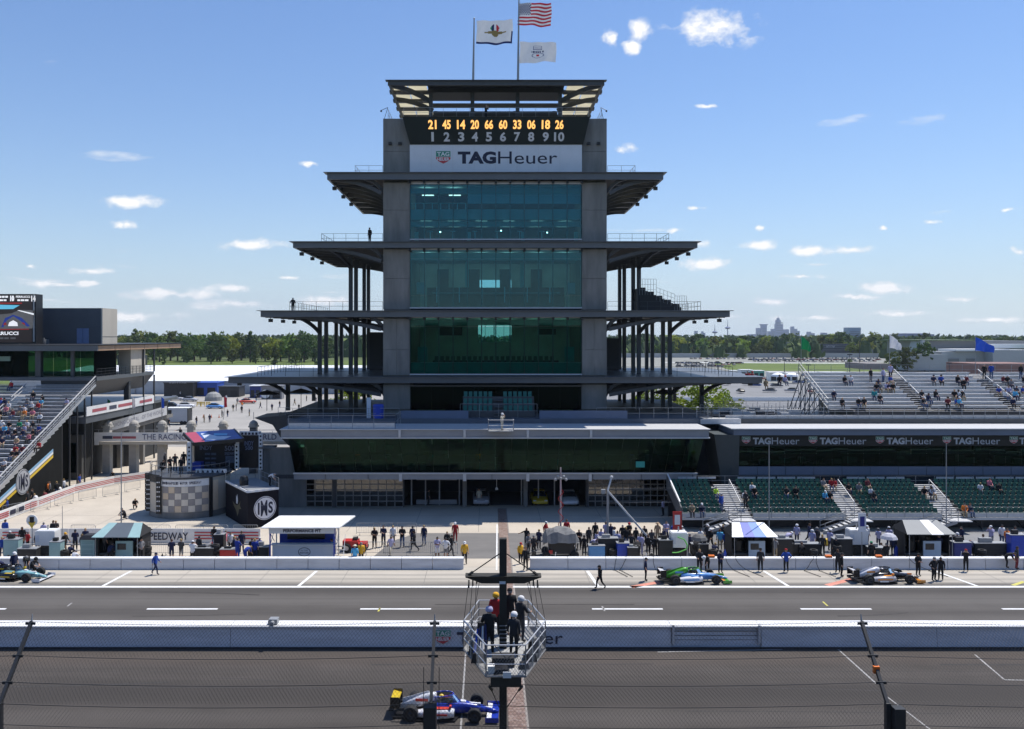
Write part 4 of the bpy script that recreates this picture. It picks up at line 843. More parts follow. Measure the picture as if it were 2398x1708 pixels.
# ================================================================ timing building behind them
K = thing('timing_building', 'flat roofed grey timing building with wide overhanging canopy at upper left', 'building', (-62, 118, 0))
put(MB().box(-80,-49.6,108,137,16.35,16.95), 'canopy_slab', SOFFIT, K); put(MB().box(-80,-49.4,107.75,107.99,16.25,16.98), 'canopy_fascia', SLABM, K)
n = 6
for i in range(n): y = 108+i*29/n; put(MB().box(-49.59,-49.4,y+.06,y+29/n-.06,16.28,16.9), 'side_panel', mat('sunlit_tan_panel', (.42,.27,.17), .6, .15, .8), K)  # sunlit tone of this side is put into the panel colour
put(MB().box(-80,-49.2,107.6,137.2,16.99,17.06), 'roof_sheet', DKSTEEL, K)
put(MB().box(-80,-49.8,108.5,127,12.45,12.9), 'floor_slab', SLABM, K); put(MB().box(-80,-49.9,108.5,137,8.1,8.5), 'floor_slab', SLABM, K)
put(MB().hexa([(-57,109,10.6),(-51,109,10.6),(-51,126,10.6),(-57,126,10.6),(-57,108.6,12.44),(-49.9,108.6,12.44),(-49.9,126.9,12.44),(-57,126.9,12.44)]), 'slab_haunch', STEEL, K)
put(MB().box(-80,-60,111,111.3,12.9,16.3), 'front_wall', INTD, K)
w = 1.75
pm2 = MB().box(.02,w-.02,-.02,.02,0,3.3).mesh('glass_pane', DG)
for i in range(13): link('glass_pane', pm2, K, V((-74+i*w, 110.8, 12.95))-worldloc(K))
put(MB().box(-80,-62,110.6,110.8,14.9,15.5), 'window_band', mat('pale_green', (.22,.34,.29), .5, .1, 1), K)
put(MB().box(-54.6,-51.6,118,118.3,12.9,16.3), 'service_door', DKSTEEL, K); put(MB().box(-51.6,-49.9,119,124,12.9,16.3), 'core_wall', CONCW, K)
for (x, y, r_) in ((-57.5,109.2,.35),(-50.6,119.5,.3),(-49.75,123,.1),(-49.75,126.9,.1),(-53.2,109.2,.2)): put(MB().box(x-r_,x+r_,y-r_,y+r_,12.9,16.34), 'column', STEEL, K)
for (x, y, r_) in ((-50.6,119.5,.35),(-49.75,123,.1),(-49.75,126.9,.1)): put(MB().box(x-r_,x+r_,y-r_,y+r_,0,12.4), 'column', STEEL, K)
railing([(-49.85,108.6,12.9),(-49.85,126.9,12.9),(-56,126.9,12.9)], 1.05, 'balcony_rail', K, DKSTEEL, 1.2, 2)
# banner parapet of the gallery below
RB_ = mat('banner_red', (.42,.10,.12), .6, .1, 3); BNAVY = mat('banner_ink', (.05,.06,.10), .6, .1, 3)
put(MB().box(-49.78,-49.7,105.5,127,8.2,9.35), 'banner_parapet', WHITE, K)
for (y0, y1) in ((107,111),(114.5,119.5),(121.5,126)): put(MB().box(-49.69,-49.685,y0,y1,8.55,8.95), 'banner_print', RB_, K)
put(MB().box(-49.69,-49.685,111.8,114,8.5,9.0), 'banner_print', BNAVY, K)
put(MB().box(-52,-49.8,105.5,127,7.3,8.1), 'gallery_slab', SLABM, K)
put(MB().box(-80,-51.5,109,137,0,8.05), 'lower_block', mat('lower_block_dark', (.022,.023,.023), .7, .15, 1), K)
put(MB().box(-58,-51.45,107.9,108.9,0,5.6), 'shop_wall', mat('shop_wall', (.08,.08,.075), .7, .15, 1), K)
for i in range(3): put(MB().box(-56.3+i*1.45,-54.95+i*1.45,107.8,107.88,.9,4.6), 'shop_pane', DG, K)
put(MB().box(-55.2,-53.4,107.74,107.79,1.2,4.2), 'window_poster', mat('poster_blue', (.10,.30,.50), .5, .4, 1.2), K)
put(MB().box(-68,-53.6,118,122.7,16.95,22.0), 'roof_block', mat('block_wall', (.085,.095,.11), .7, .1, .6), K)
put(MB().box(-53.59,-53.4,118.0,122.7,16.95,22.0), 'block_side', CONCW, K); put(MB().box(-53.39,-53.37,118,122.7,18.05,18.09), 'side_joint', JOINT, K)
for x in (-56.9,-56.05): put(MB().box(x,x+.8,117.9,117.99,17.1,19.2), 'block_door', mat('door_blue', (.14,.20,.36), .5, .08, 2), K)
put(MB().box(-64,-60.5,116.5,117.5,16.99,17.7).box(-61.2,-60.6,116.3,116.49,17.3,17.9), 'roof_unit', GALV, K); put(MB().box(-66.5,-63,114.5,115.2,16.99,17.25), 'roof_unit', PALE, K)
# video board
VB = thing('video_board', 'black outdoor video screen at far left edge showing driver names', 'screen', (-65, 112.5, 17))
put(MB().box(-78,-59.4,112,113.7,17.1,23.65), 'housing', BLACK, VB); put(MB().box(-59.75,-59.55,111.9,111.99,17.4,23.6), 'edge_strip', GALV, VB)
SCR = mat('screen_black', (.006,.006,.007), .3, 0, emit=(.012,.008,.008), es=1); SW_ = mat('screen_white', (.7,.7,.7), .5, 0, emit=(1,1,1), es=.55); SR_ = mat('screen_red', (.35,.02,.02), .5, 0, emit=(.5,.04,.03), es=.25)
SB_ = mat('screen_cyan', (.1,.45,.6), .5, 0, emit=(.15,.55,.75), es=.5); SG_ = mat('screen_grey', (.12,.11,.11), .5, .3, 1.5, emit=(.10,.10,.10), es=.5); SN_ = mat('screen_navy', (.01,.02,.15), .5, 0, emit=(.02,.05,.30), es=.5)
put(MB().box(-78,-59.9,111.94,111.99,17.3,23.55), 'screen', SCR, VB)
sv = lambda px_, py_: V((X(px_/7.383,111.9), 111.9, Z(680+py_/7.383,111.9)))
def stext(s_, x0, y0, x1, y1, mm, bold=.03):
    mb = MB(); a = sv(x0,y1); lettering(mb, s_, a, sv(x1,y1)-a, sv(x0,y0)-a, 0, bold); put(mb, 'screen_text', mm, VB)
spoly_ = []; stext('10', 175, 92, 245, 192, SW_, .08); stext('FERRUCCI', 275, 95, 520, 132, SW_); stext('14', 540, 92, 615, 195, SW_, .05)
stext('FERRUCCI', -150, 715, 318, 775, SW_, .04)
def spoly(pts, mm, dy=.0): put(MB().add([sv(a,b)-V((0,dy,0)) for a, b in pts],[tuple(range(len(pts)))]), 'screen_shape', mm, VB)
[spoly([(a,y1),(b,y1),(b,y0),(a,y0)], SW_) for (a,b,y0,y1) in ((-100,-30,98,130),(-20,25,98,130),(35,80,98,130),(90,138,98,130),(-60,-20,158,188),(-10,50,158,188),(60,112,158,188),(300,350,158,188),(360,420,158,188),(430,492,158,188))]; [spoly([(a,845),(b,845),(b,815),(a,815)], SG_) for (a,b) in ((-60,60),(75,150),(180,270))]
spoly([(-100,330),(230,325),(340,260),(-100,250)], SB_); spoly([(-100,240),(380,235),(380,215),(-100,212)], SR_); spoly([(-100,680),(560,660),(600,350),(340,340),(200,400),(-100,430)], SG_); spoly([(330,345),(585,400),(585,430),(300,350)], SW_, .01)
spoly([(140,620),(310,620),(300,560),(230,520),(160,555)], SW_, .01); spoly([(20,640),(60,640),(120,520),(230,450),(340,520),(470,630),(520,620),(380,480),(230,425),(90,480)], SN_, .01); spoly([(-100,690),(500,680),(500,665),(-100,672)], SR_, .01); spoly([(60,605),(120,600),(100,555),(70,565)], SR_, .02); spoly([(375,570),(440,610),(430,570),(390,555)], SR_, .02)
# ================================================================ footbridge with banner and stone pillars
FBR = thing('footbridge', 'white footbridge carrying the racing capital banner across the plaza', 'footbridge', (-40, 113, 0))
put(MB().box(-54.5,-22,111.6,114.5,3.95,4.35), 'deck', CONCW, FBR); put(MB().hexa([(-58,111.5,3.9),(-51,111.5,3.9),(-51,112,3.9),(-58,112,3.9),(-54,111.5,4.4),(-51,111.5,4.4),(-51,112,4.4),(-54,112,4.4)]), 'entry_awning', WHITE, FBR)
bn = put(MB().box(-53.4,-24,111.45,111.5,4.4,5.55), 'banner', WHITE, FBR)
mb = MB(); lettering(mb, 'THE RACING CAPITAL OF THE WORLD', (X(333,111.4),111.4,4.62), (17.5,0,0), (0,0,.72)); put(mb, 'banner_lettering', mat('banner_blue_ink', (.06,.07,.16), .6, .05, 3), FBR)
put(MB().box(X(240,111.4),X(263,111.4),111.42,111.44,4.7,5.1), 'banner_print', BNAVY, FBR); put(MB().box(X(264,111.4),X(318,111.4),111.42,111.44,4.75,5.05), 'banner_print', RB_, FBR)
railing([(-54,114.4,4.35),(-24,114.4,4.35)], 1.1, 'rear_rail', FBR, GALV, 2.4); railing([(-54,111.6,4.4),(-24,111.6,4.4)], 1.5, 'front_rail', FBR, GALV, 3)
STONE = mat('pillar_stone', (.42,.40,.36), .85, .15, 1.5, bump=.1)
words_ = ('leftmost, beside the bleachers', 'second from the left, between bleachers and stage', 'third from the left, just left of the stage roof', 'fourth, rising behind the stage roof', 'fifth, behind the right end of stage roof', 'last, dark, left of the tower terrace')
for i, u in enumerate((252,314,380,448,523,594)):
    x, y = X(u,112.9), 112.9
    p = thing('stone_pillar', 'square stone pillar with rounded cap on the footbridge, ' + words_[i], 'pillar', (x,y,0), group='footbridge pillars')
    put(MB().box(x-.48,x+.48,y-.48,y+.48,0,3.94).box(x-.42,x+.42,y-.42,y+.42,4.36,6.1), 'shaft', STONE if i < 5 else STEEL, p); put(MB().box(x-.56,x+.56,y-.56,y+.56,6.1,6.32).lathe([(.6,6.32),(.58,6.6),(.4,6.85),(.16,7.0),(0,7.02)],(x,y,0),12), 'cap', STONE, p)
    put(MB().tube((x,y,7.1),(x,y,8.1),.04), 'flag_pole', GALV, p)
# ramp with banners between the gallery and the plaza
RM = thing('banner_ramp', 'ramp with white lettered banner rising behind the footbridge pillars', 'ramp', (-46, 121, 0))
a, b = V((X(258,116),116,Z(1010,116))), V((X(390,124),124,Z(972,124)))
put(MB().hexa([a+V((0,0,0)),b+V((0,0,0)),b+V((0,.1,0)),a+V((0,.1,0)),a+V((0,0,1.3)),b+V((0,0,1.3)),b+V((0,.1,1.3)),a+V((0,.1,1.3))]), 'banner_wall', WHITE, RM)
put(MB().hexa([a-V((0,-.15,.5)),b-V((0,-.15,.5)),b+V((0,2.5,-.5)),a+V((0,2.5,-.5)),a+V((0,.15,0)),b+V((0,.15,0)),b+V((0,2.5,0)),a+V((0,2.5,0))]), 'ramp_slab', CONC, RM)
d_ = (b-a); mb = MB()
for s_, t0, t1 in (('RACING CAPITAL',.05,.5),('OF THE WORLD',.55,.95)): lettering(mb, s_, a+d_*t0+V((0,-.02,.4)), d_*(t1-t0), V((0,0,.55)))
put(mb, 'banner_lettering', mat('banner_faint', (.40,.38,.42), .6, .05, 3), RM)
for t in (.1,.5,.9): p = a+d_*t; put(MB().box(p.x-.25,p.x+.25,p.y+.8,p.y+1.4,0,p.z-.5), 'pier', CONC, RM)
# ================================================================ plaza banner walls and barriers
def banner_wall(name, label, pts, h, group=None, stripes=True, z=0.02):
    t = thing(name, label, 'banner', (pts[0][0],pts[0][1],0), group=group)
    for a, b in zip(pts[:-1], pts[1:]):
        A = V((a[0],a[1],z)); Bv = V((b[0],b[1],z)); d = Bv-A; nrm = V((d.y,-d.x,0)).normalized(); n = max(1,int(d.length/3.2))
        for i in range(n):
            p = A+d*(i/n); q = A+d*((i+1)/n); g = (q-p).normalized()*.02; th = -nrm*.05
            put(MB().hexa([p+g,q-g,q-g+th,p+g+th,p+g+V((0,0,h)),q-g+V((0,0,h)),q-g+th+V((0,0,h)),p+g+th+V((0,0,h))]), 'banner_panel', WHITE, t)
        if stripes:
            for k in range(3): put(MB().hexa([A+nrm*.008+V((0,0,h*(.25+.18*k))),Bv+nrm*.008+V((0,0,h*(.25+.18*k))),Bv+nrm*.002+V((0,0,h*(.25+.18*k))),A+nrm*.002+V((0,0,h*(.25+.18*k))),A+nrm*.008+V((0,0,h*(.33+.18*k))),Bv+nrm*.008+V((0,0,h*(.33+.18*k))),Bv+nrm*.002+V((0,0,h*(.33+.18*k))),A+nrm*.002+V((0,0,h*(.33+.18*k)))]), 'red_stripe', RED, t)
    return t
bw = banner_wall('plaza_banner', 'white banner wall with red stripes curving along the foot of the left bleachers', [(-47.6,82),(-47.7,90.5)], 1.05, stripes=False)
t2 = banner_wall('plaza_banner', 'white banner wall with three red stripes leading back to the footbridge', [(-47.7,90.5),(-47.7,98.5),(-45.8,104.5),(-42.5,109)], 1.0, stripes=True)
for y0 in (82.3,87.6):
    for k in range(3): put(MB().box(-47.59,-47.585,y0,y0+2.4,.3+.2*k,.4+.2*k), 'red_stripe', RED, bw)
for y0 in (84.9,86.45): put(MB().box(-47.59,-47.585,y0,y0+1.0,.32,.78), 'banner_print', NAVYTXT, bw)
put(MB().lathe([(0,0),(.22,0)],(-47.585,86.2,.55),16,axis='x'), 'banner_print', GALV, bw)
sp = banner_wall('speedway_banner', 'white banner reading speedway with red stripes behind the left pit boxes', [(X(-20,74.5),74.5),(X(610,74.5),74.5)], 1.3, stripes=False, z=.03)
mb = MB(); lettering(mb, 'MOTOR SPEEDWAY', (X(262,74.4),74.44,.35), (X(440,74.4)-X(262,74.4),0,0), (0,0,.65), 0, .01); put(mb, 'banner_lettering', NAVYTXT, sp)
for (u0, u1) in ((5,62),(455,605)):
    for k in range(3): put(MB().box(X(u0,74.4),X(u1,74.4),74.43,74.44,.42+.26*k,.52+.26*k), 'red_stripe', RED, sp)
BAR = MB(); BAR.path([(-1.1,0,.1),(-1.1,0,1.0),(-1.0,0,1.1),(1.0,0,1.1),(1.1,0,1.0),(1.1,0,.1)], .022, 5); BAR.tube((-1.1,0,.22),(1.1,0,.22),.02,n=4)
for i in range(1,14): BAR.tube((-1.1+i*.157,0,.22),(-1.1+i*.157,0,1.1),.009,n=3,cap=False)
for x in (-.8,.8): BAR.tube((x,-.3,.02),(x,.3,.02),.025,n=4); BAR.tube((x,0,.02),(x,0,.2),.02,n=4)
BARM = BAR.mesh('crowd_barrier', GALV)
def barrier(x, y, rz, label, group): return tag(link('crowd_barrier', BARM, None, (x,y,0), rz), label, 'barrier', group)
k = 0
def ords(i):
    o = ('first','second','third','fourth','fifth','sixth','seventh','eighth','ninth','tenth','eleventh','twelfth','thirteenth','fourteenth','fifteenth','sixteenth','seventeenth','eighteenth','nineteenth')
    if i < 19: return o[i]
    t, k = divmod(i+1, 10); te = ('twent','thirt','fort','fift','sixt','sevent','eight','ninet')[t-2]
    return te+'ieth' if k == 0 else te+'y-'+o[k-1]
for i, (u, v) in enumerate(((30,1206),(95,1196),(150,1182),(205,1170),(260,1161),(310,1150))): barrier(X(u,GD(v)), GD(v), R(62), 'steel crowd barrier on the beige plaza, %s from the left edge along the striped banner' % ords(i), 'barriers along the striped banner')
for i, u in enumerate((195,280,370,440,505,575,860,900,945)): barrier(X(u,77.0), 77.0+(.8 if u > 800 else 0), 0, 'steel crowd barrier behind the pit boxes, %s from the left in its line' % ords(i), 'barriers behind the pits')
for i, u in enumerate((365,425,485,880,930,990,1040,1262)): barrier(X(u,70.6), 70.6, 0, 'steel crowd barrier just behind the pit wall, %s from the left' % ords(i), 'barriers at the pit wall')
# ================================================================ victory podium drum and stage
PD = thing('podium_drum', 'round stone podium with checkered tile front and pale rim', 'podium', (-30.9, 88.5, 0))
pcx, pcy, PR = -30.9, 88.5, 4.0
put(MB().lathe([(PR+.0,0),(PR,.62)],(pcx,pcy,0),48), 'base_ring', CONC, PD, smooth=True); put(MB().lathe([(PR-.06,.6),(PR-.06,3.95)],(pcx,pcy,0),48), 'drum_wall', CONCW, PD, smooth=True)
put(MB().lathe([(PR-.1,3.94),(PR+.12,3.96),(PR+.12,4.12),(PR-.2,4.13),(0,4.13)],(pcx,pcy,0),48), 'deck', STEEL, PD)
TL = [mat('tile_cream', (.70,.64,.54), .6, .06, 2), mat('tile_grey', (.30,.28,.27), .6, .06, 2), mat('tile_tan', (.66,.53,.38), .6, .06, 2)]
rt = random.Random(4)
def arc(a0, a1, r, z0, z1, th=.05, n=2):
    m = MB(); P = []
    for i in range(n+1): t = a0+(a1-a0)*i/n; P.append((math.cos(t), math.sin(t)))
    for i in range(n):
        p, q = P[i], P[i+1]; m.hexa([(pcx+p[0]*(r+th),pcy+p[1]*(r+th),z0),(pcx+q[0]*(r+th),pcy+q[1]*(r+th),z0),(pcx+q[0]*r,pcy+q[1]*r,z0),(pcx+p[0]*r,pcy+p[1]*r,z0),(pcx+p[0]*(r+th),pcy+p[1]*(r+th),z1),(pcx+q[0]*(r+th),pcy+q[1]*(r+th),z1),(pcx+q[0]*r,pcy+q[1]*r,z1),(pcx+p[0]*r,pcy+p[1]*r,z1)])
    return m
a_s, a_e, nc = R(-112), R(-46), 7
for i in range(nc):
    for j in range(4):
        w_ = (a_e-a_s)/nc; z = .66+j*.63
        put(arc(a_s+i*w_+.003, a_s+(i+1)*w_-.003, PR-.06, z+.01, z+.62), 'tile', TL[1] if (i+j) % 2 else (TL[2] if rt.random() < .2 else TL[0]), PD)
put(arc(a_s-.05, a_e+.05, PR-.06, 3.2, 3.9, .07, 12), 'name_band', WHITE, PD)
mb = MB()
txt = 'INDIANAPOLIS MOTOR SPEEDWAY'; A0, A1 = R(-112), R(-56)
for i, ch in enumerate(txt):
    if ch == ' ': continue
    t = A0+(A1-A0)*i/len(txt); p = V((pcx+math.cos(t)*(PR+.03), pcy+math.sin(t)*(PR+.03), 3.42)); tg = V((-math.sin(t), math.cos(t), 0)); lettering(mb, ch, p, tg*.115, V((0,0,.26)), 0, .04)
put(mb, 'podium_lettering', NAVYTXT, PD)
# framed banner panel on the left flank with perforated posts
for k, t in enumerate((R(-158), R(-146), R(-117))):
    m = MB(); p = (pcx+math.cos(t)*(PR+.15), pcy+math.sin(t)*(PR+.15)); m.box(p[0]-.22,p[0]+.22,p[1]-.15,p[1]+.15,.5,4.2); o = put(m, 'truss_post', BLACK, PD)
    for j in range(7):
        for s in (-1,1): put(MB().lathe([(.07,-.16),(.0,-.17)],(p[0]+s*.1,p[1],.8+j*.47),8,axis='y'), 'post_hole', WHITE, o)
put(arc(R(-143), R(-120), PR-.0, .55, 3.5, .07, 6), 'flank_banner', mat('flank_cream', (.60,.53,.43), .6, .05, 1), PD)
put(arc(R(-150), R(-118), PR-.0, 3.6, 4.3, .12, 6), 'flank_cap', BLACK, PD)
put(arc(R(-45), R(-40), PR-.02, 0, 4.1, .12, 2), 'edge_post', BLACK, PD); put(arc(R(-39), R(-30), PR-.02, .6, 3.6, .05, 3), 'edge_panel', TL[2], PD)
pts = [(pcx+math.cos(R(t))*(PR-.1), pcy+math.sin(R(t))*(PR-.1), 4.13) for t in range(-205,20,15)]
railing(pts, 1.05, 'podium_rail', PD, GALV, 1.2, 1)
# stage canopy and screens standing on the podium
SGE = thing('stage_canopy', 'stage with blue and red printed slanting roof and black lettered screens', 'stage', (-29, 91, 4.13))
def P3(u, v, D): return V((X(u,D), D, Z(v,D)))
q = [P3(453,1038,87.6), P3(571,1028,87.6), P3(548,1005,92.6), P3(430,1014,92.6)]
ROOFB = mat('roof_print_blue', (.03,.08,.32), .5, .25, .8); ROOFR = mat('roof_print_red', (.42,.06,.10), .5, .1, 1)
t_ = .24
def lerp(a, b, t): return a+(b-a)*t
L0, L1 = lerp(q[0],q[1],t_), lerp(q[3],q[2],t_)
dn = V((0,0,-.12))
put(MB().hexa([q[0]+dn,L0+dn,L1+dn,q[3]+dn,q[0],L0,L1,q[3]]), 'roof_panel', ROOFR, SGE); put(MB().hexa([L0+dn,q[1]+dn,q[2]+dn,L1+dn,L0,q[1],q[2],L1]), 'roof_panel', ROOFB, SGE)
up_ = V((0,-.01,.02)); g = lambda a, b: lerp(lerp(q[0],q[1],a),lerp(q[3],q[2],a),b)+up_
put(MB().add([g(.28,.15),g(.62,.08),g(.82,.32),g(.55,.42),g(.40,.78),g(.30,.80)],[(0,1,2,3,4,5)]), 'roof_print', mat('roof_print_white', (.62,.66,.74), .5, .15, 1), SGE)
put(MB().add([g(.50,.50),g(.75,.42),g(.80,.62),g(.55,.72)],[(0,1,2,3)]), 'roof_print', mat('roof_print_cyan', (.10,.38,.62), .5, .1, 1), SGE)
put(MB().bar(q[0]+dn,q[1]+dn,.15,.35), 'roof_edge', BLACK, SGE); put(MB().bar(q[0]+dn,q[3]+dn,.15,.35), 'roof_edge', BLACK, SGE); put(MB().bar(q[1]+dn,q[2]+dn,.15,.35), 'roof_edge', BLACK, SGE)
SCB = mat('stage_screen', (.008,.009,.014), .35, .1, 1); PRT = mat('stage_print', (.22,.26,.38), .5, .15, 3)
for (u0, u1, v0, v1, D) in ((455,551,1036,1103,91.5),(560,606,1019,1096,92.3)):
    put(MB().box(X(u0,D),X(u1,D),D,D+.25,Z(v1,D),Z(v0,D)), 'screen', SCB, SGE)
for (s_, u0, v0, u1, v1, D) in (('INDY',468,1054,497,1044,91.4),('500',526,1056,549,1044,91.4),('INDY',572,1044,594,1033,92.2),('500',574,1054,592,1045,92.2),('SPEEDWAY',526,1066,549,1059,91.4)):
    mb = MB(); lettering(mb, s_, (X(u0,D),D,Z(v0,D)), (X(u1,D)-X(u0,D),0,0), (0,0,Z(v1,D)-Z(v0,D)), 0, .02); put(mb, 'screen_text', PRT, SGE)
for (u0, v0, u1, v1) in ((480,1066,492,1061),(494,1066,506,1061),(480,1076,492,1072),(494,1076,506,1072),(480,1086,492,1082),(494,1086,505,1082),(484,1094,490,1090),(498,1094,505,1090),(528,1084,548,1068)): put(MB().box(X(u0,91.4),X(u1,91.4),91.38,91.4,Z(v0,91.4),Z(v1,91.4)), 'screen_print', mat('stage_print_dim', (.10,.13,.20), .5, .4, 4), SGE)
for (u, D, v0, v1) in ((444,88.5,1035,1120),(555,90.5,1040,1098),(611,92,1016,1100)):
    x = X(u,D); o = put(MB().box(x-.2,x+.2,D-.15,D+.15,Z(v1,D),Z(v0,D)), 'truss_post', WHITE, SGE); n = int((Z(v0,D)-Z(v1,D))/.42)
    for j in range(n): put(MB().lathe([(.11,-.152),(0,-.155)],(x,D,Z(v1,D)+.25+j*.42),8,axis='y'), 'post_hole', BLACK, o)
x0_, x1_ = X(562,92.4), X(612,92.4); put(MB().box(x0_,x1_,92.2,92.35,Z(1018,92.4)-.05,Z(1010,92.4)), 'top_truss', WHITE, SGE)
for j in range(6): put(MB().box(x0_+.2+j*.38,x0_+.42+j*.38,92.15,92.19,Z(1018,92.4)+.0,Z(1018,92.4)+.25), 'truss_mark', NAVYTXT, SGE)
put(MB().box(X(450,89),X(470,89),89,90,4.13,4.95), 'stage_block', BLUE, SGE); put(MB().box(X(458,87.2),X(530,87.2),87.2,87.35,4.15,4.55), 'stage_front', WHITE, SGE)
for j in range(6): put(MB().add([(X(458,87.2)+.1+j*.5,87.19,4.18),(X(458,87.2)+.4+j*.5,87.19,4.18),(X(458,87.2)+.25+j*.5,87.19,4.5)],[(0,1,2)]), 'front_pennant', NAVYTXT, SGE)
# black emblem box with fountain top
BXQ = thing('emblem_box', 'large black walled box with white round emblem and checkered top edge', 'platform', (-22.7, 80.4, 0))
f_, l_, r_ = V((-22.7,80.3,0)), V((-26.6,86.3,0)), V((-20.25,82.25,0)); bk = l_+r_-f_
hz = V((0,0,3.45))
put(MB().hexa([l_,f_,r_,bk,l_+hz,f_+hz,r_+hz,bk+hz]), 'body', mat('box_black', (.006,.006,.012), .6, .15, .7, spec=.15), BXQ)
dl, dr = (l_-f_).normalized(), (r_-f_).normalized(); nl = V((dl.y,-dl.x,0)); nl = nl if nl.y < 0 or nl.x < 0 else -nl; nr = V((dr.y,-dr.x,0))
for (a, d, n_, Lg) in ((f_,dl,V((-dl.y,dl.x,0)),(l_-f_).length),(f_,dr,nr,(r_-f_).length)):
    k = int(Lg/.34)
    for i in range(k):
        p = a+d*(i*Lg/k); qq = a+d*((i+1)*Lg/k); put(MB().hexa([p+hz-V((0,0,.16)),qq+hz-V((0,0,.16)),qq+hz-V((0,0,.16))-n_*.0+V((0,0,0)),p+hz-V((0,0,.16))]+[p+hz,qq+hz,qq+hz,p+hz]) if False else MB().bar(p+hz+n_*.02+V((0,0,.02)),qq+hz+n_*.02+V((0,0,.02)),.10,.20), 'rim_block', WHITE if i % 2 else SIGNW, BXQ)
put(MB().prism([(p.x,p.y) for p in (l_+(bk-l_)*.04,f_+(r_-f_)*.08,r_*.96+bk*.04,bk)], 3.46, 3.52), 'top_tray', GALV, BXQ)
ims_disc(lerp(f_,r_,.55)+V((0,0,1.75))+nr*.01, dr, V((0,0,1)), nr, 1.12, BXQ, mat('emblem_white', (.72,.72,.76), .5, .04, 3), NAVYTXT)
# winged emblem with flame on the long side
nn_ = V((-dl.y,dl.x,0)); nn_ = nn_ if nn_.y < 0 else -nn_
c_ = lerp(f_,l_,.45)+V((0,0,1.35))+nn_*.015; e1 = -dl; e3 = V((0,0,1))
mb = MB(); wing = [(-1.3,.55),(-.7,.35),(-.1,.3),(.5,.55),(.9,.95),(.7,.45),(1.1,.2),(.5,.05),(.35,-.35),(.0,-.75),(-.15,-.35),(-.5,-.1),(-.9,.1)]
mb.add([c_+e1*(a*1.2)+e3*b for a, b in wing],[tuple(range(len(wing)))],0); fl = [(-.3,.5),(.1,.45),(.25,.8),(.05,1.5),(-.1,1.1),(-.3,1.3)]
mb.add([c_+nn_*.005+e1*a+e3*b for a, b in fl],[tuple(range(len(fl)))],1); put(mb, 'winged_emblem', [mat('emblem_dim', (.10,.09,.05), .5, .2, 3), SIGNW], BXQ)
railing([tuple(l_+hz),tuple(bk+hz),tuple(r_+hz)], 1.0, 'box_rail', BXQ, GALV, 1.0)
for (t, s_, mm, nm, lb) in ((.30,.42,BLACK,'covered_drum','dark covered drum on top of the black emblem box'),(.62,.0,GALV,'','')):
    if nm: p = lerp(f_,bk,.35)+V((-.8,.6,3.53)); solo(MB().lathe([(.0,0),(.42,0),(.45,.5),(.35,.85),(0,.95)],tuple(p),10), nm, mm, lb, 'drum', tuple(p))
# grey pit-side service tower left of garage
solo(MB().box(-24.6,-23.4,92,93.4,0,6.0).box(-24.8,-23.2,91.8,93.6,6.0,6.2), 'utility_block', CONC, 'plain grey concrete block at the left end of the garages', 'block', (-24,92.7,0))
for (u, v, d_) in ((440,1265,0),(500,1263,.1)): pass
# ================================================================ people: one continuous body mesh per pose, clothed by material slot
BONES = {}
def pose(name, **k):
    J = dict(pel=(0,0,.96), spi=(0,0,1.16), che=(0,.0,1.36), nec=(0,-.005,1.50), hea=(0,-.03,1.63),
             shl=(-.19,0,1.43), ell=(-.245,.03,1.15), wrl=(-.25,-.05,.91), shr=(.19,0,1.43), elr=(.245,.03,1.15), wrr=(.25,-.05,.91),
             hil=(-.095,0,.91), knl=(-.11,-.02,.50), anl=(-.12,.03,.09), tol=(-.14,-.15,.045), hir=(.095,0,.91), knr=(.11,-.02,.50), anr=(.12,.03,.09), tor=(.14,-.15,.045))
    J.update(k); return name, J
RAD = dict(pel=(.17,.135), spi=(.165,.125), che=(.19,.14), nec=(.065,.065), hea=(.085,.09), sh=(.09,.088), el=(.06,.06), wr=(.036,.03), hi=(.112,.112), kn=(.074,.076), an=(.052,.052), to=(.05,.04))
EDG = [('pel','spi'),('spi','che'),('che','nec'),('nec','hea'),('che','shl'),('shl','ell'),('ell','wrl'),('che','shr'),('shr','elr'),('elr','wrr'),('pel','hil'),('hil','knl'),('knl','anl'),('anl','tol'),('pel','hir'),('hir','knr'),('knr','anr'),('anr','tor')]
SLOT = {'spi':0,'che':0,'nec':2,'hea':2,'sh':0,'el':0,'wr':5,'hi':1,'kn':1,'an':6,'to':4}
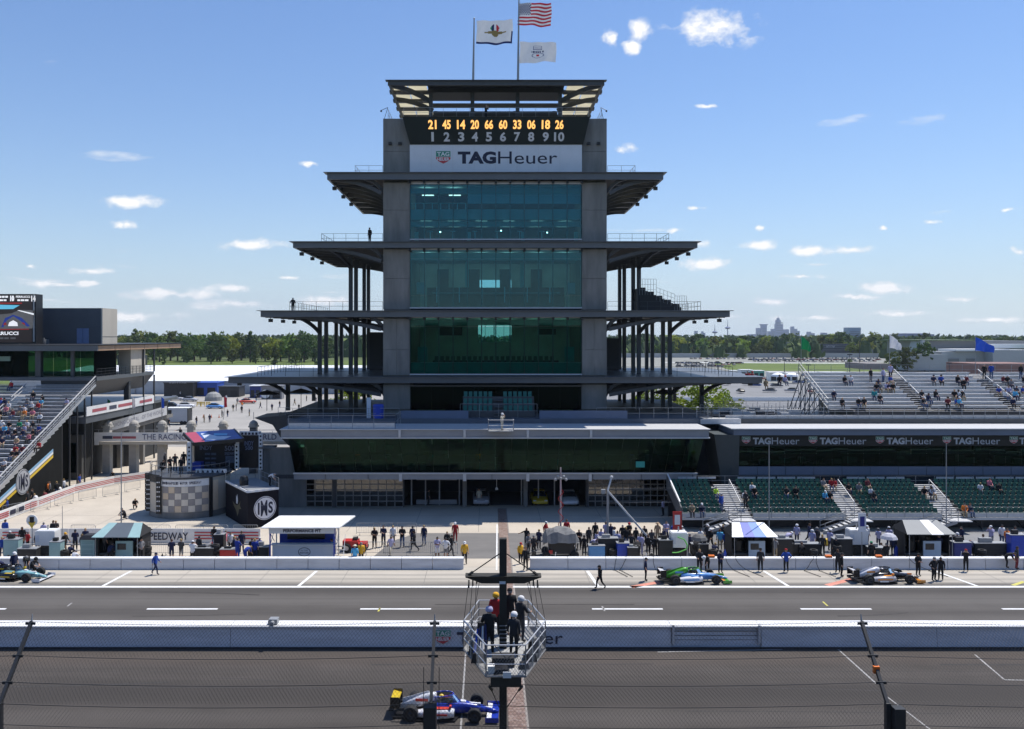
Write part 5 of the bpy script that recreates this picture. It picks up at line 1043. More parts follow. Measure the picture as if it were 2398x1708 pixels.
POSES = dict([pose('stand'),
    pose('folded', ell=(-.25,-.02,1.16), wrl=(.03,-.22,1.14), elr=(.25,-.02,1.16), wrr=(-.04,-.20,1.18)),
    pose('hips', ell=(-.36,.06,1.18), wrl=(-.17,-.05,1.0), elr=(.36,.06,1.18), wrr=(.17,-.05,1.0)),
    pose('walk', knl=(-.1,-.20,.52), anl=(-.1,-.22,.10), tol=(-.1,-.40,.07), knr=(.1,.10,.50), anr=(.1,.38,.16), tor=(.1,.28,.04), ell=(-.25,.12,1.17), wrl=(-.25,.10,.93), elr=(.25,-.06,1.16), wrr=(.23,-.26,1.0)),
    pose('raise', ell=(-.30,-.16,1.26), wrl=(-.10,-.24,1.50), elr=(.30,-.16,1.26), wrr=(.10,-.24,1.50)),
    pose('sit', pel=(0,0,.10), spi=(0,-.01,.30), che=(0,-.04,.50), nec=(0,-.07,.64), hea=(0,-.11,.77), shl=(-.19,-.04,.57), shr=(.19,-.04,.57), ell=(-.25,-.12,.31), elr=(.25,-.12,.31), wrl=(-.12,-.34,.20), wrr=(.12,-.34,.20),
         hil=(-.1,-.05,.09), hir=(.1,-.05,.09), knl=(-.13,-.46,.10), knr=(.13,-.46,.10), anl=(-.13,-.44,-.30), anr=(.13,-.44,-.30), tol=(-.14,-.62,-.35), tor=(.14,-.62,-.35)),
    pose('bend', pel=(0,.10,.92), spi=(0,-.02,1.08), che=(0,-.20,1.17), nec=(0,-.36,1.20), hea=(0,-.50,1.20), shl=(-.19,-.27,1.16), shr=(.19,-.27,1.16), ell=(-.22,-.36,.90), elr=(.22,-.36,.90), wrl=(-.14,-.50,.70), wrr=(.14,-.50,.70), hil=(-.1,.08,.88), hir=(.1,.08,.88)),
    pose('crouch', pel=(0,.12,.42), spi=(0,.02,.60), che=(0,-.10,.78), nec=(0,-.17,.91), hea=(0,-.24,1.02), shl=(-.19,-.12,.84), shr=(.19,-.12,.84), ell=(-.26,-.28,.62), elr=(.26,-.28,.62), wrl=(-.12,-.46,.52), wrr=(.12,-.46,.52),
         hil=(-.1,.08,.40), hir=(.1,.08,.40), knl=(-.17,-.30,.50), knr=(.15,-.22,.20), anl=(-.14,-.14,.10), anr=(.13,.20,.10), tol=(-.15,-.32,.05), tor=(.13,.08,.04)),
    pose('point', ell=(-.40,-.10,1.36), wrl=(-.60,-.22,1.32), elr=(.25,.02,1.16), wrr=(.22,-.10,.94)),
    pose('grip', ell=(-.26,-.10,1.18), wrl=(-.20,-.36,1.12), elr=(.26,-.10,1.18), wrr=(.20,-.36,1.12))])
PME = {}; PHEAD = {}
dummy = [mat('cloth_dummy', (.3,.3,.3), .9, 0)]
def bake(name):
    J = POSES[name]; keys = list(J); me = bpy.data.meshes.new('p'); me.from_pydata([J[k] for k in keys], [(keys.index(a), keys.index(b)) for a, b in EDG], [])
    ob = bpy.data.objects.new('p', me); COL.objects.link(ob); ob.modifiers.new('s', 'SKIN').use_smooth_shade = True
    sv_ = me.skin_vertices[0].data
    for i, k in enumerate(keys):
        r = RAD[k] if k in RAD else RAD[k[:2]]; sv_[i].radius = r
        sv_[i].use_root = (k == 'pel')
    sb = ob.modifiers.new('b', 'SUBSURF'); sb.levels = 1; sb.render_levels = 1
    dg = bpy.context.evaluated_depsgraph_get(); dg.update()
    out = bpy.data.meshes.new_from_object(ob.evaluated_get(dg)); bpy.data.objects.remove(ob)
    vs = [tuple(v.co) for v in out.vertices]; fs = [tuple(p.vertices) for p in out.polygons]; bpy.data.meshes.remove(out)
    mb = MB(); hc = V(J['hea'])
    for f in fs:
        c = sum((V(vs[i]) for i in f), V((0,0,0)))/len(f); best = 9; sl_ = 0
        for a, b in EDG:
            A, Bv = V(J[a]), V(J[b]); d = Bv-A; t = max(0, min(1, (c-A).dot(d)/d.dot(d))); rr = max((RAD[b] if b in RAD else RAD[b[:2]])); e = (c-(A+d*t)).length-rr
            if e < best:
                best = e; key = b if b in SLOT else b[:2]; sl_ = SLOT[key]
                if b == 'hea' and ((c-hc).z > .035 or ((c-hc).y > .03 and (c-hc).z > -.05)): sl_ = 3
                if b[:2] == 'hi': sl_ = 1
        mb.f.append(f); mb.m.append(sl_)
    mb.v = vs
    # head detail: ears, nose, eyes; hands: palm, four fingers and a thumb each
    hz_ = hc; up = (hc-V(J['nec'])).normalized(); fw = V((0,-1,0)) if abs(up.z) > .5 else V((0,-.3,-1)).normalized()
    nh, mh = 12, 9; base_ = len(mb.f); mb.ball((0,0,0), 1, nh, mh, 2, .088, .112, .135)
    q_ = V((0,0,1)).rotation_difference(up)
    for i in range(len(mb.v)-nh*(mh+1), len(mb.v)): mb.v[i] = tuple(hz_+up*.01+q_ @ V(mb.v[i]))
    for i in range(base_, len(mb.f)):
        cl_ = q_.inverted() @ (sum((V(mb.v[j]) for j in mb.f[i]), V((0,0,0)))/4-hz_-up*.01)
        if cl_.z > .055 or (cl_.y > .01 and cl_.z > -.06) or (cl_.y > -.03 and cl_.z > .01): mb.m[i] = 3
    mb.tube(hz_+fw*.10+up*.01, hz_+fw*.135-up*.015, .012, .017, 5, 2)
    for s in (-1,1): mb.ball(hz_+V((s*.092,0,0)), .026, 6, 4, 2, .4, .8, 1.2); mb.ball(hz_+fw*.104+V((s*.035,0,0))+up*.022, .011, 5, 4, 3)
    for s in ('l','r'):
        w_ = V(J['wr'+s]); d = (w_-V(J['el'+s])).normalized(); sd_ = d.cross(V((0,1,.3))).normalized()
        mb.tube(w_-d*.02, w_+d*.09, .030, .036, 6, 2)
        for k in range(4): b0 = w_+d*.08+sd_*(.027-.018*k); ln = (.062,.072,.068,.052)[k]; n1_ = b0+d*ln*.55; mb.tube(b0, n1_, .0095, .009, 5, 2); mb.tube(n1_, n1_+(d*.8+V((0,-.6,0))).normalized()*ln*.5, .009, .007, 5, 2)
        t0 = w_+d*.02+sd_*.03; mb.tube(t0, t0+(d+sd_*.8).normalized()*.055, .011, .009, 5, 2)
    me = mb.mesh('person', dummy*7, smooth=True); PME[name] = me; PHEAD[name] = (hc, up)
for n_ in POSES: bake(n_)
CLO = {'black':(.010,.010,.012),'navy':(.012,.018,.06),'blue':(.02,.07,.36),'royal':(.015,.04,.28),'white':(.70,.70,.72),'grey':(.20,.20,.21),'darkgrey':(.055,.055,.06),'red':(.40,.02,.025),'maroon':(.16,.02,.03),'orange':(.75,.20,.03),'yellow':(.78,.42,.03),'lime':(.50,.75,.05),
       'green':(.02,.25,.12),'teal':(.03,.28,.30),'sky':(.10,.42,.68),'pink':(.65,.20,.25),'lilac':(.42,.40,.58),'khaki':(.36,.28,.17),'denim':(.06,.10,.20),'tan':(.50,.34,.20),'cream':(.62,.56,.44),'brown':(.09,.05,.03),'blond':(.35,.24,.10),'charcoal':(.028,.028,.032)}
SKINS = [(.52,.30,.21),(.45,.25,.17),(.20,.10,.06),(.58,.36,.26)]
def cloth(c): return mat('cloth_'+c, CLO[c], .9, .10, 9)
def skinm(i): return mat('skin_%d' % i, SKINS[i], .6, .05, 9)
CAPM = MB().lathe([(.112,0),(.112,.035),(.095,.085),(.05,.115),(0,.12)],(0,0,0),12).box(-.075,.075,-.20,-.09,0,.012)
HATM = MB().lathe([(.20,.0),(.20,.012),(.11,.02),(.105,.09),(.06,.12),(0,.12)],(0,0,0),12)
HELM = MB().lathe([(.115,-.05),(.135,.0),(.135,.06),(.11,.12),(.06,.155),(0,.165)],(0,0,0),14).box(-.10,.10,-.19,-.10,.015,.03)
hat_me = {'cap': CAPM.mesh('cap', dummy, smooth=True), 'hat': HATM.mesh('sun_hat', dummy, smooth=True), 'helmet': HELM.mesh('helmet', dummy, smooth=True)}
rp_ = random.Random(21); PCOUNT = [0]
def person(x, y, z, ps, rz, shirt, trousers, label, hat=None, hatc=None, group=None, short=None, shorts=False, hair=None, skin=None, h=None, shoe='charcoal'):
    o = link('person', PME[ps], None, (x,y,z), rz); tag(o, label, 'person', group)
    s = h or rp_.uniform(.94,1.04); o.scale = (s*rp_.uniform(.98,1.08), s*rp_.uniform(.98,1.08), s)
    si = rp_.choice((0,1,1,3,3,2)) if skin is None else skin; sk = skinm(si); sh = rp_.random() < .45 if short is None else short
    ms = [cloth(shirt), cloth(trousers), sk, cloth(hair or rp_.choice(('brown','brown','charcoal','blond','grey'))), cloth(shoe), sk if sh else cloth(shirt), sk if shorts else cloth(trousers)]
    for i, m in enumerate(ms): o.material_slots[i].link = 'OBJECT'; o.material_slots[i].material = m
    if hat:
        hc, up = PHEAD[ps]; c = link({'cap':'cap','hat':'sun_hat','helmet':'helmet'}[hat], hat_me[hat], o, hc+up*(.035 if hat != 'helmet' else .01)); c.rotation_euler = V((0,0,1)).rotation_difference(up).to_euler()
        c.material_slots[0].link = 'OBJECT'; c.material_slots[0].material = cloth(hatc or 'black')
    return o
# ================================================================ walls
TW = thing('track_wall', 'white concrete wall between race track and pit lane with sponsor lettering', 'wall', (0, 50, 0))
WALLM = mat('wall_white', (.60,.62,.66), .6, .16, 1.2, streak=(.35,1,2.2)); WTOP = mat('wall_top_white', (.78,.78,.78), .6, .05, 1)
segs = [(-90,-60),(-60,-45),(-45,-30),(-30,-15),(-15,0),(0,X(1571,49.6)),(X(1571,49.6),X(1782,49.6)),(X(1782,49.6),26),(26,40),(40,60),(60,90)]
for (a, b) in segs:
    gate = abs(a-X(1571,49.6)) < .01
    put(MB().yz([(49.5 if not gate else 49.62,-.02),(50.45,-.02),(50.4,1.22),(49.6 if not gate else 49.7,1.22)], a+.012,b-.012), 'wall_segment', WALLM, TW)
    put(MB().box(a+.012,b-.012,49.48,50.5,1.222,1.30), 'wall_coping', WTOP, TW)
    put(MB().box(a,b,50.5,51.0,-.02,.9), 'wall_backing', CONC, TW)
    if gate:
        for z in (.2,.45,.7,.95): put(MB().box(a+.2,b-.2,49.64,49.66,z,z+.02), 'gate_rib', STEEL, TW)
        for x in (a+.12,b-.12): put(MB().box(x-.06,x+.06,49.44,49.6,.3,1.35), 'gate_latch', PALE, TW)
put(MB().box(-90,90,49.42,49.49,-.01,.10), 'foot_seam', mat('foot_seam', (.02,.02,.025), .8, .1, 3), TW)
tagheuer(X(1070,49.5), X(1318,49.5), .28, .98, 49.46, NAVYTXT, TW, .45); shield(X(1037,49.5), .68, .85, 49.46, TW)
solo(MB().box(X(632,50),X(632,50)+.5,49.7,50.2,1.31,1.62).tube((X(632,50)+.25,49.7,1.45),(X(632,50)+.25,49.4,1.45),.12,n=10).box(X(632,50)-.06,X(632,50),49.75,50.1,1.31,1.5), 'track_camera', GALV, 'small white camera housing standing on the track wall', 'camera', (X(632,50),50,1.3))
PW_ = thing('pit_wall', 'low white pit wall in long segments left of the brick strip', 'wall', (-20, 66.6, 0))
PW2 = thing('pit_wall', 'low white pit wall in long segments right of the brick strip', 'wall', (30, 66.6, 0))
def pitwall(root, x0, x1, step):
    x = x0; d = 1 if x1 > x0 else -1
    while (x1-x)*d > .1:
        a, b = sorted((x, x+d*min(step, abs(x1-x)))); put(MB().yz([(66.35,-.01),(66.95,-.01),(66.9,.80),(66.4,.80)], a+.02,b-.02).yz([(66.36,.801),(66.94,.801),(66.9,.86),(66.4,.86)], a+.02,b-.02,1), 'wall_block', [WALLM, WTOP], root); x += d*step
pitwall(PW_, X(1086,66.5), -62, 2.42); pitwall(PW2, X(1241,66.5), 72, 2.95)
# ================================================================ racing cars
CRED = mat('car_red', (.55,.05,.03), .3, .05, 3, spec=.6)
def carp(n, c, r=.25): return mat('paint_'+n, c, r, .04, 3, spec=.6)
PB, PWt, PK, PG, PL, PO, PS, PY, PT = carp('blue',(.015,.04,.36)), carp('white',(.72,.72,.75)), carp('black',(.010,.010,.012)), carp('green',(.08,.36,.03)), carp('light_blue',(.12,.30,.65)), carp('orange',(.70,.26,.02)), carp('silver',(.40,.40,.43)), carp('yellow',(.60,.42,.03)), carp('teal',(.25,.50,.52))
RIM = mat('wheel_rim', (.03,.03,.035), .4, .2, 12, metal=.3); AERO = glass('aeroscreen_glass', (.35,.38,.42), .12)
def loft(mb, secs, mi=0, n=10, pw=.7):
    """secs: (x, yc, zb, zt, hw); squarish rounded sections joined along x"""
    rings = []
    for (x, yc, zb, zt, hw) in secs:
        ring = []
        for i in range(n):
            t = 2*math.pi*(i+.5)/n; c, s = math.cos(t), math.sin(t); cy = math.copysign(abs(c)**pw, c); cz = math.copysign(abs(s)**pw, s)
            ring.append((x, yc+hw*cy, (zb+zt)/2+(zt-zb)/2*cz))
        rings.append(ring)
    vs = [p for r in rings for p in r]; fs = []
    for j in range(len(rings)-1):
        for i in range(n): fs.append((j*n+i, (j+1)*n+i, (j+1)*n+(i+1)%n, j*n+(i+1)%n))
    fs += [tuple(range(n)), tuple(range((len(rings)-1)*n+n-1, (len(rings)-1)*n-1, -1))]
    return mb.add(vs, fs, mi)
def indycar(label, loc, rz, c):
    c.setdefault('deco', PWt); t = thing('race_car', label, 'race car', loc, rz, 'single seater race cars')
    P = lambda mb, n, m, par=None, sm=False: put(mb, n, m, par or t, local=True, smooth=sm)
    P(loft(MB(), [(2.62,0,.17,.22,.05),(2.45,0,.16,.30,.10),(2.0,0,.16,.42,.15)]), 'nose', c['nose'], sm=True)
    P(loft(MB(), [(2.0,0,.16,.42,.15),(1.5,0,.14,.55,.20),(.95,0,.11,.64,.28),(.45,0,.08,.68,.38),(-.4,0,.08,.68,.42),(-.9,0,.08,.62,.36)]), 'chassis', c['body'], sm=True)
    P(loft(MB(), [(-.38,0,.62,1.02,.17),(-.62,0,.58,1.05,.19),(-1.1,0,.35,.92,.21),(-1.7,0,.26,.66,.15),(-2.1,0,.24,.46,.08)]), 'engine_cover', c['cover'], sm=True)
    P(MB().box(-.48,-.40,-.10,.10,.86,1.0), 'air_intake', CARBON); P(MB().add([(-.6,-.01,1.04),(-2.0,-.01,.52),(-2.0,-.01,.72),(-.8,-.01,1.08),(-.6,.01,1.04),(-2.0,.01,.52),(-2.0,.01,.72),(-.8,.01,1.08)],[(0,1,2,3),(7,6,5,4),(0,3,7,4),(3,2,6,7),(2,1,5,6)]), 'shark_fin', c['cover'])
    for s in (-1,1):
        P(loft(MB(), [(.55,s*.62,.14,.50,.17),(.2,s*.66,.10,.56,.25),(-.5,s*.66,.10,.53,.27),(-1.1,s*.58,.10,.42,.22),(-1.7,s*.42,.12,.28,.12)]), 'sidepod', c['pod'], sm=True)
        P(MB().box(-.9,.25,min(s*.938,s*.925),max(s*.938,s*.925),.30,.38), 'pod_stripe', c['acc']); P(MB().box(.50,.56,s*.62-.13,s*.62+.13,.2,.44), 'radiator_inlet', CARBON)
        P(MB().box(.32,.42,s*.66-.10,s*.66+.10,.60,.70).tube((.35,s*.45,.58),(.38,s*.6,.64),.015), 'mirror', c['acc'])
        P(MB().box(-2.35,-1.5,s*.9-.03 if s > 0 else s*.9-.03,s*.9+.03,.10,.22), 'rear_kerb', CARBON)
    P(MB().prism([(.75,-.35),(.6,-.9),(-1.6,-.95),(-2.0,-.6),(-2.0,.6),(-1.6,.95),(.6,.9),(.75,.35)], .045, .075), 'floor', CARBON)
    for (a, b, w_, zz) in ((2.3,1.9,.05,.405),(1.75,1.15,.07,.56),(1.05,.8,.12,.65)): P(MB().hexa([(b,-w_,zz-.02),(a,-w_*.8,zz-.12 if a > 2 else zz-.06),(a,w_*.8,zz-.12 if a > 2 else zz-.06),(b,w_,zz-.02),(b,-w_,zz+.03),(a,-w_*.8,zz-.05 if a > 2 else zz-.0),(a,w_*.8,zz-.05 if a > 2 else zz-.0),(b,w_,zz+.03)]), 'nose_decal', c['deco'])
    for s in (-1,1):
        P(MB().box(-1.35,-.75,min(s*.19,s*.215),max(s*.19,s*.215),.66,.78), 'cover_decal', c['acc']); P(MB().box(-.75,-.1,min(s*.925,s*.945),max(s*.925,s*.945),.16,.27), 'pod_decal', c['deco']); P(MB().box(-.3,.4,s*.66-.13,s*.66+.13,.55,.567), 'pod_top_decal', c['acc'])
    # cockpit: opening, screen frame, glass, driver
    P(loft(MB(), [(.42,0,.60,.70,.24),(.2,0,.6,.71,.27),(-.35,0,.6,.71,.24)]), 'cockpit_opening', PK)
    ring = [(-.42,.30,.92),(-.1,.33,.95),(.2,.28,.97),(.40,.15,.98),(.46,0,.985),(.40,-.15,.98),(.2,-.28,.97),(-.1,-.33,.95),(-.42,-.30,.92)]
    base = [(-.42,.36,.66),(-.1,.38,.67),(.35,.33,.66),(.66,.18,.63),(.76,0,.62),(.66,-.18,.63),(.35,-.33,.66),(-.1,-.38,.67),(-.42,-.36,.66)]
    P(MB().path(ring, .032, 6).tube((.46,0,.985),(.76,0,.62),.022), 'screen_frame', c['frame'], sm=True); g = MB()
    for i in range(8): g.quad(base[i], base[i+1], ring[i+1], ring[i])
    P(g, 'screen_glass', AERO); P(MB().ball((-.12,0,.82),.135,12,8), 'driver_helmet', c['helm'], sm=True); P(MB().ball((-.03,0,.83),.10,8,5,0,.7,1.1,.35), 'helmet_visor', PK, sm=True)
    # wings
    P(MB().hexa([(2.2,-.92,.09),(2.62,-.92,.11),(2.62,.92,.11),(2.2,.92,.09),(2.2,-.92,.12),(2.62,-.92,.13),(2.62,.92,.13),(2.2,.92,.12)]), 'front_wing', c['wing'])
    for s in (-1,1):
        P(MB().hexa([(2.08,s*.55-.36,.17),(2.30,s*.55-.36,.14),(2.30,s*.55+.36,.14),(2.08,s*.55+.36,.17),(2.08,s*.55-.36,.20),(2.30,s*.55-.36,.165),(2.30,s*.55+.36,.165),(2.08,s*.55+.36,.20)]), 'front_flap', c['flap']); P(MB().box(2.02,2.66,s*.94-.012,s*.94+.012,.05,.27), 'front_endplate', c['wing'])
        P(MB().box(-2.52,-2.08,s*.52-.014,s*.52+.014,.42,.95), 'rear_endplate', c['rend'])
    P(MB().hexa([(-2.5,-.50,.86),(-2.12,-.50,.78),(-2.12,.50,.78),(-2.5,.50,.86),(-2.5,-.50,.90),(-2.12,-.50,.81),(-2.12,.50,.81),(-2.5,.50,.90)]), 'rear_wing', c['rear']); P(MB().box(-2.3,-2.14,-.50,.50,.46,.50), 'lower_beam', CARBON)
    P(MB().box(-2.2,-2.1,-.05,.05,.3,.8).box(-2.3,-1.9,-.5,.5,.10,.18).box(-2.62,-2.4,-.38,.38,.24,.30), 'rear_bumper', CARBON)
    for (x, s, r, w) in ((1.52,1,.325,.28),(1.52,-1,.325,.28),(-1.5,1,.345,.38),(-1.5,-1,.345,.38)):
        y = s*(.98-w/2); wm = MB().lathe([(r*.62,-w/2+.01),(r*.93,-w/2),(r,-w/2+.04),(r,w/2-.04),(r*.93,w/2),(r*.62,w/2-.01)],(x,y,r),22,axis='y')
        wh = P(wm, 'tyre', RUBBER, sm=True); P(MB().lathe([(r*.63,-w/2+.03),(r*.30,-w/2+.07),(r*.12,-w/2+.02),(0,-w/2+.02)],(x,y,r),14,axis='y').lathe([(0,w/2-.02),(r*.12,w/2-.02),(r*.30,w/2-.07),(r*.63,w/2-.03)],(x,y,r),14,axis='y'), 'rim', RIM, wh)
        P(MB().tube((x-.25,s*.22,.22),(x,s*.72,.24),.018).tube((x+.25,s*.22,.22),(x,s*.72,.24),.018).tube((x-.25,s*.2,.45),(x,s*.72,.42),.018).tube((x+.25,s*.2,.45),(x,s*.72,.42),.018).tube((x+.12,s*.2,.4),(x+.05,s*.74,.3),.014), 'suspension', CARBON)
    return t
indycar('blue and white race car with yellow rear wing at speed on the track', (-2.15,40.95,0), R(-3), dict(nose=PB,body=PB,cover=PWt,pod=PWt,acc=CRED,frame=PB,helm=PY,wing=PB,flap=PWt,rear=PY,rend=PK))
indycar('white and blue race car with green stripes stopped in the pit lane', (X(1622,63.1),63.15,0), R(3), dict(nose=PL,body=PL,cover=PG,pod=PWt,acc=PL,frame=PG,helm=PK,wing=PG,flap=PO,rear=PWt,rend=PK))
indycar('black and silver race car with orange trim in the right pit box', (X(2070,63.2),63.25,0), R(3), dict(nose=PK,body=PK,cover=PWt,pod=PS,acc=PO,frame=PK,helm=PS,wing=PO,flap=PK,rear=PWt,rend=PK))
indycar('teal and yellow race car cut off by the left edge of the pit lane', (X(48,63.6)-.6,63.9,0), R(-7), dict(nose=PT,body=PT,cover=PK,pod=PK,acc=PY,frame=PK,helm=PWt,wing=PWt,flap=PK,rear=PK,rend=PK))
# ================================================================ pit stands
def hip_stand(name, label, u0, u1, D, ztop, roofm, sidem, frontm, cabinet=None):
    x0, x1 = X(u0,D), X(u1,D); t = thing(name, label, 'pit stand', ((x0+x1)/2,D,0), group='pit timing stands'); w = x1-x0
    put(MB().box(x0+.15,x0+.22,D,D+1.9,.05,ztop-.55), 'side_panel', sidem, t); put(MB().box(x1-.22,x1-.15,D,D+1.9,.05,ztop-.55), 'side_panel', sidem, t); put(MB().box(x0+.23,x1-.23,D+1.8,D+1.88,.05,ztop-.5), 'rear_panel', sidem, t)
    put(MB().box(x0+.25,x1-.25,D+.1,D+1.75,.35,.45), 'deck', STEEL, t)
    n = 4; zf, zr = ztop-.75, ztop; xs = [x0+(x1-x0)*i/n for i in range(n+1)]; xr = [x0+.55+(x1-x0-1.1)*i/n for i in range(n+1)]
    for i in range(n):
        m = MB(); a, b, c_, d = (xs[i],D-.75,zf),(xs[i+1],D-.75,zf),(xr[i+1],D+1.2,zr),(xr[i],D+1.2,zr); dn_ = V((0,0,-.05))
        put(m.hexa([V(a)+dn_,V(b)+dn_,V(c_)+dn_,V(d)+dn_,a,b,c_,d]), 'roof_panel', roofm[i], t)
    put(MB().add([(xs[0],D-.75,zf),(xr[0],D+1.2,zr),(xs[0],D+1.95,zf)],[(0,1,2)]).add([(xs[-1],D-.75,zf),(xr[-1],D+1.2,zr),(xs[-1],D+1.95,zf)],[(0,2,1)]).add([(xs[0],D+1.95,zf),(xr[0],D+1.2,zr),(xr[-1],D+1.2,zr),(xs[-1],D+1.95,zf)],[(0,1,2,3)]), 'roof_end', sidem, t)
    for x in (x0+.25, x1-.25): put(MB().tube((x,D-.6,0),(x,D-.6,zf),.03), 'front_post', GALV, t)
    put(MB().box(x0+w*.42,x0+w*.78,D-.05,D+.05,.1,1.5), 'console', frontm, t); put(MB().box(x0+w*.46,x0+w*.64,D-.07,D-.06,.8,1.3), 'console_screen', PK, t)
    for k in range(3): put(MB().box(x0+w*(.2+.22*k),x0+w*(.2+.22*k)+.4,D+.6,D+1.0,.46,1.35), 'chair_back', BLACK, t)
    for k in range(3): put(MB().box(x0+.4+k*w*.27,x0+.95+k*w*.27,D+1.6,D+1.75,1.2,1.6), 'monitor', PK, t)
    return t
TEALW = mat('stand_teal', (.30,.46,.46), .5, .08, 2); GREYR = mat('stand_slate', (.10,.12,.14), .5, .1, 1); DKS = mat('stand_black', (.02,.02,.022), .6, .15, 2)
hip_stand('timing_stand', 'pit timing stand with pale teal and dark hipped roof on the left', 224, 336, 69.3, 2.72, [TEALW,GREYR,GREYR,TEALW], DKS, TEALW)
hip_stand('timing_stand', 'pit timing stand with white and blue printed roof beside the green striped car', 1708, 1815, 69.3, 2.75, [WHITE,BLUE,mat('stand_blue', (.08,.22,.60), .5, .08, 2),WHITE], DKS, mat('stand_pale', (.45,.55,.65), .5, .05, 2))
hip_stand('timing_stand', 'pit timing stand with slate grey roof and one white panel at right', 2114, 2228, 69.3, 2.95, [GREYR,GREYR,WHITE,GREYR], DKS, mat('stand_pale', (.45,.55,.65)))
# performance pit stand
D = 69.0; PP = thing('performance_stand', 'white roofed blue and white performance pit stand near the brick strip', 'pit stand', (X(715,D),D,0)); x0, x1 = X(634,D), X(786,D)
put(MB().hexa([(X(619,D)-.0,D-1.1,2.82),(X(800,D),D-1.1,2.82),(X(818,D)+.2,D+1.9,3.12),(X(650,D)-.3,D+1.9,3.12),(X(619,D),D-1.1,2.90),(X(800,D),D-1.1,2.90),(X(818,D)+.2,D+1.9,3.22),(X(650,D)-.3,D+1.9,3.22)]), 'roof', WHITE, PP)
mb = MB(); lettering(mb, 'PERFORMANCE', (X(672,D),D-.2,3.0), (3.6,0,0), (.25,.7,.075), 0, .0); lettering(mb, 'PIT', (X(690,D),D+.7,3.09), (2.2,0,0), (.2,.6,.065)); put(mb, 'roof_print', mat('faint_print', (.60,.60,.62), .6, 0), PP)
put(MB().box(x0,x1,D-.6,D-.5,2.3,2.72), 'sign_beam', SIGNW, PP); mb = MB(); lettering(mb, 'PERFORMANCE PIT', (X(663,D-.6),D-.62,2.4), (X(752,D-.6)-X(663,D-.6),0,0), (0,0,.25), 0, .04); put(mb, 'sign_lettering', NAVYTXT, PP)
put(MB().box(x0+.1,x1-.1,D+.1,D+.18,.05,1.22), 'counter_front', SIGNW, PP); put(MB().box(x0,x1,D-.05,D+.6,1.22,1.28), 'counter_top', WHITE, PP)
put(MB().box(x0+.3,x1-.3,D+1.7,D+1.75,.05,2.7), 'back_panel', BLUE, PP); put(MB().box(X(662,D),X(752,D),D+1.55,D+1.66,1.35,1.95), 'screen_bank', PK, PP); put(MB().box(x0+.3,x1-.3,D+.3,D+1.7,.6,.66), 'stand_deck', STEEL, PP)
for x in (x0+.05, x1-.05):
    for y in (D-.4, D+1.7): put(MB().box(x-.05,x+.05,y-.05,y+.05,0,2.82), 'corner_post', BLUE if y < D else WHITE, PP)
    put(MB().bar((x,D-.4,1.3),(x,D+1.7,2.75),.04,.05).bar((x,D-.4,2.3),(x,D+1.0,1.3),.04,.05), 'brace', WHITE, PP)
c_ = V((X(712,D),D+.09,.66)); m = MB(); k = 24
m.add([c_+V((math.cos(6.283*i/k)*.5,0,math.sin(6.283*i/k)*.36)) for i in range(k)]+[c_+V((math.cos(6.283*i/k)*.45,0,math.sin(6.283*i/k)*.31)) for i in range(k)],[(i,(i+1)%k,(i+1)%k+k,i+k) for i in range(k)]); lettering(m, 'IN THE', c_+V((-.28,0,.06)), (.56,0,0), (0,0,.12)); lettering(m, 'INDYCAR', c_+V((-.36,0,-.14)), (.72,0,0), (0,0,.14), 0, .02)
put(m, 'counter_emblem', NAVYTXT, PP)
for k in range(5): put(MB().box(x1+.1+k*.0,x1+.75,D+.2-k*.22,D+.4-k*.22,.15+.22*(4-k),.2+.22*(4-k)), 'step', GALV, PP)
put(MB().bar((x1+.12,D-.7,.3),(x1+.12,D+.4,2.0),.04,.04).bar((x1+.72,D-.7,.3),(x1+.72,D+.4,2.0),.04,.04), 'step_rail', WHITE, PP)
# covered cart under grey tarp
t = thing('tarped_cart', 'pit cart covered by a sagging grey tarpaulin right of the bricks', 'cart', (X(1312,70),70,0)); D = 69.6
x0, x1 = X(1272,D), X(1356,D); xm = (x0+x1)/2
m = MB(); rt = random.Random(2); nx, ny = 10, 8; vs = []
for j in range(ny+1):
    for i in range(nx+1):
        a, b = i/nx, j/ny; e = max(abs(2*a-1), abs(2*b-1)); zz = 2.45-.75*e**2.2-(.45*math.sin(a*11+1)*math.sin(b*6))*(e**2)*.6+rt.uniform(-.06,.06)
        vs.append((x0+(x1-x0)*a, D-.5+2.2*b, zz-(.35 if e > .99 else 0)))
m.add(vs, [(j*(nx+1)+i,j*(nx+1)+i+1,(j+1)*(nx+1)+i+1,(j+1)*(nx+1)+i) for j in range(ny) for i in range(nx)]); put(m, 'tarpaulin', mat('tarp_grey', (.17,.17,.17), .8, .2, 3), t)
put(MB().box(x0+.5,x1-.4,D,D+1.3,.35,1.45), 'cart_body', DKS, t)
for (x, y) in ((x0+.25,D-.1),(x1-.35,D-.1),(x0+.25,D+1.3),(x1-.35,D+1.3)): put(MB().lathe([(0,-.13),(.28,-.13),(.33,-.08),(.33,.08),(.28,.13),(0,.13)],(x,y,.33),16,axis='y'), 'tyre', RUBBER, t, smooth=True)
put(MB().box(x0+.45,x0+.75,D-.2,D-.05,.4,.7), 'red_fitting', RED, t); put(MB().tube((x0+.4,D,.4),(x0+.4,D,1.8),.03).tube((x1-.3,D,.4),(x1-.3,D,1.8),.03), 'frame_post', GALV, t)
